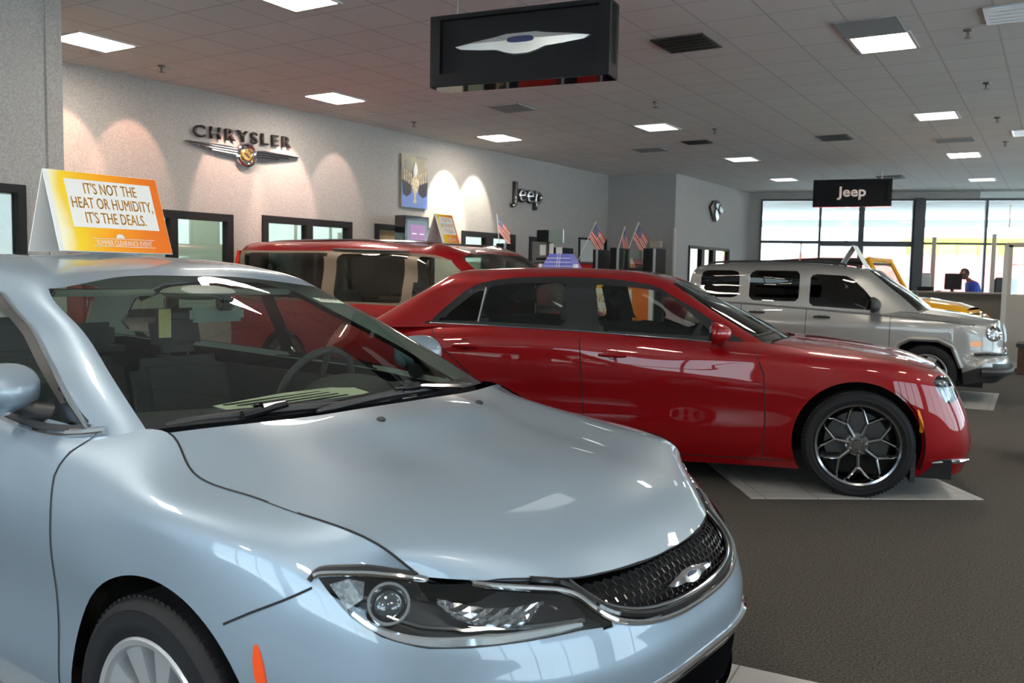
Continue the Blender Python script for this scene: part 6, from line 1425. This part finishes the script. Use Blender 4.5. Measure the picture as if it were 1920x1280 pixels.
text_obj('sticker_lettering', '26092', .022, Matrix.Translation(Vector((.006, -.001, .004))) @ Msk, mat('sticker_ink', (.12, .14, .10), .6), carA, bold=.0004, sx=1.1)
t = bpy.data.objects.new('price_sheet', None); COL.objects.link(t); t.matrix_world = Mi; tag(t, 'creased white price sheets lying on the dashboard of the silver-blue car', 'paper')
def sheet(nm, P, m, z=1.012): mesh_obj(nm, [Vector((x, y, z + dz)) for x, y, dz in P], [list(range(len(P)))], m, t, False)
sheet('paper_sheet', [(-.30, -.36, .0), (-.33, -.05, .006), (-.42, .24, .010), (-.60, .30, .014), (-.62, .0, .012), (-.56, -.34, .008)], M_PAPER)
for k in range(6): box('printed_line', (-.56 + k * .045, -.28 + .02 * k, 1.022), (-.548 + k * .045, .16, 1.024), M_GAP, t, M=Matrix.Rotation(.06, 4, 'Z'))
hg = tube('hang_tag_string', [(-1.17, -.12, 1.35), (-1.165, -.12, 1.31)], .002, M_BLKP, carA, 5); box('hang_tag', (-1.168, -.145, 1.20), (-1.162, -.095, 1.31), mat('tag_yellow', (.55, .50, .25), .6), carA)
# ------------------------------------------------------------------ flags
def flag(label, top, bottom, sz=(.30, .50), lean=0., fold=.6, group=None):
    """stick from bottom to top; cloth hangs from the upper part"""
    top, bottom = Vector(top), Vector(bottom); t = empty('small_flag', bottom); tag(t, label, 'flag', group)
    up = top - bottom; tube('flag_stick', [(0, 0, 0), up * 1.02], .008, M_TRIM, t, 6)
    tk = bmesh.new(); add_lathe(tk, [(.001, 0), (.016, .004), (.016, .018), (.001, .026)], 8, Matrix.Translation(up)); bm_obj('stick_knob', tk, M_GOLD, t, smooth=True)
    w, l = sz; nx, ny = 13, 16; d = up.normalized(); hd = Vector((.86, .5, 0)); vs = []
    for j in range(ny + 1):
        for i in range(nx + 1):
            a = j / ny; c = i / nx       # a along the stick (hoist), c along the fly
            p = up - d * (a * w)
            p = p + hd * (c * l * (1 - fold)) + Vector((0, 0, -1)) * (c * l * fold * 1.25) + Vector((-.5, .86, 0)) * (math.sin(c * 7 + a * 3) * .018 + .01)
            vs.append(p)
    stripes = {0: [], 1: [], 2: []}
    for j in range(ny):
        for i in range(nx):
            f = (j * (nx + 1) + i, j * (nx + 1) + i + 1, (j + 1) * (nx + 1) + i + 1, (j + 1) * (nx + 1) + i)
            k = 2 if (i < 6 and j < 8) else (0 if int(j * 13 / ny) % 2 == 0 else 1); stripes[k].append(f)
    me = bpy.data.meshes.new('flag_cloth'); me.from_pydata([tuple(v) for v in vs], [], stripes[0] + stripes[1] + stripes[2]); o = bpy.data.objects.new('flag_cloth', me); COL.objects.link(o); o.parent = t
    for m_ in (M_FR, M_FW, M_FB): me.materials.append(m_)
    me.polygons.foreach_set('material_index', [0] * len(stripes[0]) + [1] * len(stripes[1]) + [2] * len(stripes[2])); me.polygons.foreach_set('use_smooth', [True] * len(me.polygons))
    return t
M_FR = mat('flag_red', (.48, .06, .05), .8); M_FW = mat('flag_white', (.66, .60, .56), .8)
M_FB = mat('flag_blue', (.035, .04, .14), .8, noise=(60, (.25, .27, .36)))
flag('small striped flag hanging in front of the left wall window', (-8.62, 13.5, 2.52), (-8.56, 13.5, 1.95), (.30, .46), fold=.5)
flag('small striped flag drooping from a leaning stick in front of the white door', (-7.40, 15.0, 2.44), (-7.78, 15.0, 1.665), (.30, .45), fold=.55)
flag('small flag behind a white stick, left of a pair before the dark block wall', (-7.08, 15.6, 2.38), (-7.30, 15.6, 1.665), (.22, .34), fold=.75)
flag('small striped flag, right of the pair before the dark block wall', (-6.80, 15.6, 2.45), (-7.12, 15.6, 1.665), (.30, .44), fold=.55)
flag('tiny dark flag standing beside the silver off-roader roof', (-3.24, 13.36, 1.97), (-3.26, 13.36, 1.70), (.10, .20), fold=.95)
flag('tiny flag high against the right-hand end window', (-.86, 19.55, 2.92), (-.90, 19.55, 1.27), (.20, .32), fold=.95)
# posts that carry them, kiosk, desk partitions
for x, y, z, lb in ((-8.50, 13.5, 1.98, 'slim dark post carrying the flag by the wall window'), (-7.64, 15.02, 1.96, 'slim dark post carrying the flag by the white door')): pass
M_PANELB = mat('partition_black', (.012, .012, .015), .7, spec=.15); M_PANELE = mat('partition_edge', (.30, .34, .38), .4)
def part(x, y, w, z, lb, d=.55):
    t = empty('desk_partition', (x, y, 0)); tag(t, lb, 'partition', None); box('partition_panel', (-w / 2, 0, 0), (w / 2, d, z), M_PANELB, t); box('edge_strip', (w / 2, 0, 0), (w / 2 + .03, .03, z), M_PANELE, t)
part(-7.14, 13.0, .09, 1.92, 'narrow black partition end beneath the flag by the white door'); part(-6.62, 13.4, .05, 1.90, 'thinnest dark partition end among those behind the red saloon')
part(-6.32, 13.5, .12, 1.93, 'black partition end left of the glass desk screen'); part(-5.70, 13.5, .17, 1.92, 'widest black partition end, right of the glass desk screen')
part(-8.42, 13.3, .16, 2.0, 'dark partition before the left wall window under a flag', .4)
t = empty('desk_screen', (-6.25, 13.72, 0)); tag(t, 'pale glass desk screen between two black partitions', 'screen'); box('screen_glass', (.02, 0, .75), (.44, .012, 1.90), glass('screen_glass_pale', (.70, .82, .80), 2.), t); box('screen_foot', (0, -.02, .05), (.46, .03, .75), M_PANELE, t)
t = empty('video_kiosk', (-8.9, 11.1, 0)); tag(t, 'tall black kiosk with a purple lit screen against the left wall', 'screen')
box('kiosk_body', (-.11, 0, 0), (.10, .63, 2.36), M_GLOSSB, t, bevel=.008); box('kiosk_screen', (.10, .05, 1.55), (.106, .58, 2.28), mat('screen_grey', (.05, .07, .09), .15, emit=(.16, .20, .24), es=.6), t)
box('screen_picture', (.106, .12, 1.98), (.109, .52, 2.22), mat('screen_purple', (.2, .1, .2), .3, emit=(.30, .16, .32), es=.9), t)
for y in (.17, .36): box('caption_line', (.109, y, 2.07), (.111, y + .12, 2.085), mat('screen_white', (.8, .8, .8), .3, emit=(.8, .8, .8), es=.8), t)
t = empty('brochure_stand', (-7.2, 12.7, 0)); tag(t, 'stand with a black box and greenish glass panel behind the blue roof display', 'stand')
tube('stand_pole', [(.1, 0, 0), (.1, 0, 2.0)], .02, M_BLKP, t); box('stand_box', (-.10, -.06, 2.0), (.08, .10, 2.19), M_PANELB, t, bevel=.01); box('glass_panel', (.09, 0, 1.98), (.36, .02, 2.20), mat('green_glass', (.20, .28, .26), .08, coat=1.), t)
for x, z in ((-.06, 1.78), (.08, 1.80), (.24, 1.74)): box('leaflet', (x, -.01, z), (x + .11, .0, z + .17), M_WHITE, t)
box('leaflet_tray', (-.12, -.02, 1.70), (.40, .04, 1.74), M_PANELB, t); box('stand_base', (-.15, -.18, 0), (.35, .18, .03), M_PANELB, t)
t = empty('wall_notice', (-7.95, 18.9, 2.12)); tag(t, 'small cream notice plate on the dark block wall', 'sign'); box('notice_plate', (0, 0, 0), (.30, .02, .14), mat('notice_cream', (.50, .42, .34), .6), t); box('notice_edge', (.24, -.004, 0), (.30, 0, .14), M_TRIM, t)
t = empty('corner_guard', (-7.43, 19.05, 0)); tag(t, 'tall white strip on the corner of the block wall', 'trim'); box('guard_strip', (-.02, -.01, 0), (.03, .02, 2.56), M_TRIM, t)
# ------------------------------------------------------------------ reception at the right
M_HALF = mat('half_wall_grey', (.19, .18, .165), .8); M_BEIGE = mat('half_wall_beige', (.47, .42, .37), .8)
r = empty('reception_counter', (0, 0, 0)); tag(r, 'long grey half wall with a ledge behind the yellow off-roader', 'counter')
box('counter_front', (-3.6, 19.2, 0), (-.86, 19.35, 1.24), M_HALF, r); box('counter_ledge', (-3.62, 19.15, 1.24), (-.85, 19.75, 1.275), mat('ledge_dark', (.22, .20, .18), .4), r)
r = empty('beige_partition', (0, 0, 0)); tag(r, 'beige half wall with pale framed glass above at the right edge', 'partition')
box('partition_base', (-.80, 17.6, 0), (1.6, 17.72, 1.27), M_BEIGE, r); box('partition_return', (-.80, 17.72, 0), (-.68, 19.2, 1.27), M_BEIGE, r)
box('white_post', (-.83, 17.57, 0), (-.76, 17.64, 2.12), M_TRIM, r); box('post_frame', (-.80, 17.6, 1.27), (-.70, 17.7, 2.12), mat('frame_beige', (.50, .42, .35), .6), r); box('frame_head', (-.80, 17.6, 2.08), (1.6, 17.7, 2.16), bpy.data.materials['frame_beige'], r)
box('partition_glass', (-.70, 17.64, 1.27), (1.6, 17.65, 2.08), glass('partition_glass', (.75, .82, .82), 2.), r)
box('skirting', (-.81, 17.585, 0), (1.6, 17.60, .10), M_TRIM, r)
for x, y, lb in ((-2.28, 20.7, 'slim grey post left of the monitor behind the counter'), (-1.16, 20.6, 'slim grey post right of the person in blue')): t = empty('grey_post', (x, y, 0)); tag(t, lb, 'post'); box('post_shaft', (-.04, -.04, 0), (.04, .04, 2.45 if x > -2 else 2.4), mat('post_grey', (.30, .29, .28), .6) if 'post_grey' not in bpy.data.materials else bpy.data.materials['post_grey'], t); box('post_foot', (-.08, -.08, 0), (.08, .08, .02), M_METAL, t)
t = empty('desk', (-2.3, 19.8, 0)); tag(t, 'desk just behind the grey counter', 'desk'); box('desk_top', (-.5, 0, 1.10), (.72, .7, 1.14), M_WOOD, t)
for x in (-.45, .62): box('desk_leg', (x, .05, 0), (x + .06, .65, 1.10), M_BLACK, t)
t = empty('monitor', (-1.83, 20.0, 1.14)); tag(t, 'black computer monitor on the desk left of the person in blue', 'monitor')
Mm = Matrix.Rotation(math.radians(-8), 4, 'X'); box('screen_panel', (-.15, -.02, .17), (.17, .02, .50), M_PANELB, t, M=Mm, bevel=.01); box('monitor_neck', (-.03, -.01, .01), (.03, .03, .20), M_BLACK, t); box('monitor_foot', (-.12, -.08, 0), (.12, .10, .012), M_BLACK, t)
t = empty('printer', (-2.30, 20.0, 1.14)); tag(t, 'small dark printer with a grey paper tray on the desk', 'printer'); box('printer_body', (-.16, -.12, 0), (.12, .14, .22), M_PANELB, t, bevel=.01); box('paper_tray', (-.10, .02, .22), (.06, .05, .50), M_PANELE, t); box('printer_slot', (-.14, -.125, .06), (.10, -.12, .10), M_BLACK, t)
t = empty('telephone', (-2.06, 19.92, 1.14)); t.scale = (.8, .8, .8); tag(t, 'dark desk telephone between printer and monitor', 'telephone'); box('telephone_base', (-.08, -.07, 0), (.06, .07, .12), M_BLACK, t, bevel=.015); tube('handset', [(-.07, .0, .15), (-.04, .02, .17), (.02, .02, .17), (.05, 0, .15)], .018, M_BLACK, t)
def office_chair(x, y, rz, lb, arm=True):
    t = empty('office_chair', (x, y, 0), rz); tag(t, lb, 'chair')
    box('seat', (-.25, -.25, .62), (.25, .25, .70), M_SEAT, t, bevel=.03); bm = bmesh.new(); add_box(bm, (-.24, .20, .78), (.24, .28, 1.58)); bmesh.ops.bevel(bm, geom=bm.edges[:], offset=.038, segments=3, affect='EDGES'); bm_obj('backrest', bm, M_SEAT, t, smooth=True)
    tube('back_bracket', [(0, .2, .64), (0, .30, .70), (0, .28, .9)], .025, M_BLKP, t); tube('gas_column', [(0, 0, .1), (0, 0, .62)], .025, M_METAL, t)
    for k in range(5): a = k * 2 * PI / 5; lg = tube('leg', [(0, 0, .12), (.30 * math.cos(a), .30 * math.sin(a), .075)], .02, M_BLKP, t); bm = bmesh.new(); add_lathe(bm, [(.001, -.015), (.03, -.015), (.03, .015), (.001, .015)], 12, Matrix.Translation((.30 * math.cos(a), .30 * math.sin(a), .03)) @ Matrix.Rotation(PI / 2, 4, 'X')); bm_obj('caster', bm, M_BLKP, lg)
office_chair(-.92, 22.0, .3, 'dark high-backed chair just right of the person in blue'); office_chair(-.55, 23.1, -.4, 'dark chair behind the glass by the beige frame')
t = empty('end_table', (-.50, 16.4, 0)); tag(t, 'low brown wooden table before the beige half wall, right edge', 'table')
M_BRN = mat('table_brown', (.10, .045, .02), .4, noise=(8, (.06, .025, .012), (8, 1, 1)))
box('tabletop', (-.03, -.05, .44), (.75, .65, .50), mat('table_black', (.03, .025, .022), .35), t, bevel=.008)
for x, y in ((0, 0), (.64, 0), (0, .54), (.64, .54)): box('leg', (x, y, 0), (x + .10, y + .08, .44), M_BRN, t)
t = empty('lounge_chair', (-.155, 8.35, 0)); tag(t, 'black upholstered chair with silver feet cut by the right edge', 'chair')
bm = bmesh.new(); add_box(bm, (0, 0, .10), (.60, .60, .42)); bmesh.ops.bevel(bm, geom=bm.edges[:], offset=.04, segments=3, affect='EDGES'); bm_obj('seat', bm, M_SEAT, t, smooth=True)
bm = bmesh.new(); add_box(bm, (0.05, .50, .40), (.60, .62, .85)); bmesh.ops.bevel(bm, geom=bm.edges[:], offset=.04, segments=3, affect='EDGES'); bm_obj('backrest', bm, M_SEAT, t, smooth=True)
for x, y in ((.05, .05), (.5, .05), (.05, .5), (.5, .5)): tube('leg', [(x, y, 0), (x - .0, y, .12)], [.022, .03], M_METAL, t)
# ------------------------------------------------------------------ people
M_SKIND = mat('skin_dark', (.13, .065, .04), .55); M_SKINL = mat('skin_light', (.48, .27, .18), .55)
def skin_body(name, joints, edges, radii, m, parent=None, root=0, sub=2):
    me = bpy.data.meshes.new(name); me.from_pydata(joints, edges, []); o = bpy.data.objects.new(name, me); COL.objects.link(o); o.parent = parent
    md = o.modifiers.new('skin', 'SKIN'); me.skin_vertices
    for i, r in enumerate(radii): me.skin_vertices[0].data[i].radius = (r if isinstance(r, tuple) else (r, r)); me.skin_vertices[0].data[i].use_root = (i == root)
    s = o.modifiers.new('sub', 'SUBSURF'); s.levels = sub; s.render_levels = sub
    dg = bpy.context.evaluated_depsgraph_get(); nm = bpy.data.meshes.new_from_object(o.evaluated_get(dg)); o.modifiers.clear(); o.data = nm; nm.materials.clear(); nm.materials.append(m); nm.polygons.foreach_set('use_smooth', [True] * len(nm.polygons))
    return o
def person(loc, rz, label, shirt, trousers, skin, hair, lean=0., seat_h=None, head_turn=0., bald=False, arms='down'):
    p = empty('person', loc, rz); tag(p, label, 'person')
    # facing -y; z heights for a 1.75 m figure; seat_h bends the legs
    hz = .95 if seat_h is None else seat_h + .10
    dz = hz - .95; Lf = lambda z: -math.sin(lean) * max(0, z - hz); T = lambda x, y, z: (x, y + Lf(z + dz), z + dz if z <= .95 else hz + (z - .95) * math.cos(lean))
    J = [T(0, 0, .95), T(0, 0, 1.10), T(0, -.005, 1.28), T(0, 0, 1.42), T(0, -.005, 1.50), T(0, -.02, 1.58)]
    E = [(0, 1), (1, 2), (2, 3), (3, 4), (4, 5)]; R_ = [(.16, .12), (.145, .105), (.165, .115), (.13, .09), (.052, .055), (.05, .055)]
    for s in (-1, 1):
        sh = T(s * .185, 0, 1.41); n = len(J)
        if arms == 'down': el, wr = T(s * .235, .03, 1.14), T(s * .22, -.08, .90)
        else: el, wr = T(s * .24, -.10, 1.16), T(s * .16, -.36, 1.10)
        J += [sh, el, wr]; E += [(3, n), (n, n + 1), (n + 1, n + 2)]; R_ += [.068, .046, .030]
        # hand: palm and five fingers
        w = Vector(wr); d = (w - Vector(el)).normalized(); sd = Vector((1, 0, 0)) * s; k = len(J); J.append(tuple(w + d * .075)); E.append((k - 1, k)); R_.append((.038, .018))
        for i, (off, ln) in enumerate(((-.028, .07), (-.010, .082), (.010, .076), (.028, .060))):
            b = w + d * .085 + sd * off; a1 = len(J); J.append(tuple(b + d * ln * .45)); J.append(tuple(b + d * ln + Vector((0, -.012, -.01)))); E += [(k, a1), (a1, a1 + 1)]; R_ += [.0095, .008]
        a1 = len(J); J.append(tuple(w + d * .05 - sd * .05)); J.append(tuple(w + d * .085 - sd * .062)); E += [(k - 1, a1), (a1, a1 + 1)]; R_ += [.012, .009]
        hp = T(s * .09, 0, .92); n = len(J)
        if seat_h is None: kn, an, toe = (s * .10, -.02, .50), (s * .105, .03, .09), (s * .12, -.14, .035)
        else: kn, an, toe = (s * .13, -.42, hz - .02), (s * .13, -.42, max(.12, hz - .45)), (s * .14, -.58, max(.05, hz - .50))
        J += [hp, kn, an, toe]; E += [(0, n), (n, n + 1), (n + 1, n + 2), (n + 2, n + 3)]; R_ += [.095, .060, .042, .038]
    body = skin_body('body', J, E, R_, skin, p)
    # clothing: the same surface taken over, a little outside
    def cloth(nm, test, m, off):
        src = body.data; vs = [v.co + v.normal * off for v in src.vertices]; keep = [f for f in src.polygons if test(f.center)]
        idx = {}; out = []; fs = []
        for f in keep:
            r = []
            for i in f.vertices:
                if i not in idx: idx[i] = len(out); out.append(vs[i])
                r.append(idx[i])
            fs.append(r)
        return mesh_obj(nm, out, fs, m, p, True)
    ws = [T(s * .22, 0, .98)[2] for s in (1,)][0]
    neck = T(0, 0, 1.475)[2]
    cloth('shirt', lambda c: hz - .06 < c.z < neck and (abs(c.x) < .20 or c.z > T(0, 0, 1.16)[2]), shirt, .012)
    cloth('trousers', lambda c: c.z < hz + .0 and abs(c.x) < (.21) and c.z > (.10 if seat_h is None else hz - .42), trousers, .010)
    cloth('shoes', lambda c: c.z < (.10 if seat_h is None else hz - .42), M_BLACK, .012)
    # head
    hd = Vector(T(0, -.035, 1.665)); Mh = Matrix.Translation(hd) @ Matrix.Rotation(head_turn, 4, 'Z')
    bm = bmesh.new(); bmesh.ops.create_uvsphere(bm, u_segments=28, v_segments=20, radius=1)
    for v in bm.verts:
        x, y, z = v.co; k = 1 - .26 * max(0, -z) ** 1.3; q = Vector((x * .076 * k, y * .098 * (1 - .12 * max(0, -z)), z * .118))
        if y < -.75: q.y += .008 * (1 if abs(z) > .3 else 0)
        g = math.exp(-((x / .16) ** 2 + ((z + .10) / .20) ** 2)) * (1 if y < 0 else 0); q.y -= g * .022                 # nose
        g = math.exp(-(((abs(x) - .36) / .16) ** 2 + ((z - .10) / .12) ** 2)) * (1 if y < 0 else 0); q.y += g * .012    # eye sockets
        g = math.exp(-((x / .30) ** 2 + ((z + .48) / .07) ** 2)) * (1 if y < 0 else 0); q.y -= g * .005                 # lips
        v.co = Mh @ q
    for s in (-1, 1):
        r = bmesh.ops.create_uvsphere(bm, u_segments=10, v_segments=8, radius=1)['verts']
        for v in r: v.co = Mh @ Vector((s * .077 + v.co.x * .010, .008 + v.co.y * .018, -.005 + v.co.z * .032))
    h = bm_obj('head', bm, skin, p, smooth=True)
    for s in (-1, 1):
        bm = bmesh.new(); r = bmesh.ops.create_uvsphere(bm, u_segments=10, v_segments=8, radius=.011)['verts']
        for v in r: v.co = Mh @ (v.co + Vector((s * .028, -.082, .012)))
        bm_obj('eye', bm, M_WHITE, h, smooth=True)
        bm = bmesh.new(); r = bmesh.ops.create_uvsphere(bm, u_segments=8, v_segments=6, radius=.005)['verts']
        for v in r: v.co = Mh @ (v.co + Vector((s * .028, -.091, .012)))
        bm_obj('pupil', bm, M_BLACK, h, smooth=True)
    bm = bmesh.new(); bmesh.ops.create_uvsphere(bm, u_segments=26, v_segments=18, radius=1)
    dele = [v for v in bm.verts if (v.co.z < (.55 if bald else .20) and v.co.y < .05) or v.co.z < (-.1 if bald else -.45)]
    for v in bm.verts: x, y, z = v.co; g = .004 if bald else .014 + .004 * math.sin(9 * x + 7 * y); v.co = Mh @ Vector((x * (.078 + g), y * (.100 + g), z * (.119 + g)))
    bmesh.ops.delete(bm, geom=dele, context='VERTS'); bm_obj('hair', bm, hair, h, smooth=True)
    return p
M_BLUE = mat('shirt_blue', (.02, .06, .42), .7); M_TRO = mat('trousers_dark', (.02, .02, .025), .8); M_HAIRB = mat('hair_brown', (.12, .06, .03), .7); M_HAIRD = mat('hair_black', (.01, .009, .008), .7)
person((-1.36, 21.1, 0), math.radians(-68), 'person in a blue shirt leaning over the desk behind the counter', M_BLUE, M_TRO, M_SKIND, M_HAIRD, lean=.48, seat_h=.90, head_turn=-.1, bald=True, arms='fwd')
person((-7.50, 11.75, -.17), math.radians(200), 'person whose brown hair just shows over the red saloon roof', mat('shirt_grey', (.2, .2, .22), .8), M_TRO, M_SKINL, M_HAIRB)
person((-9.15, 5.75, -.06), math.radians(30), 'person half hidden behind the orange price card by the wall', mat('shirt_red', (.3, .05, .04), .8), M_TRO, M_SKINL, M_HAIRB)
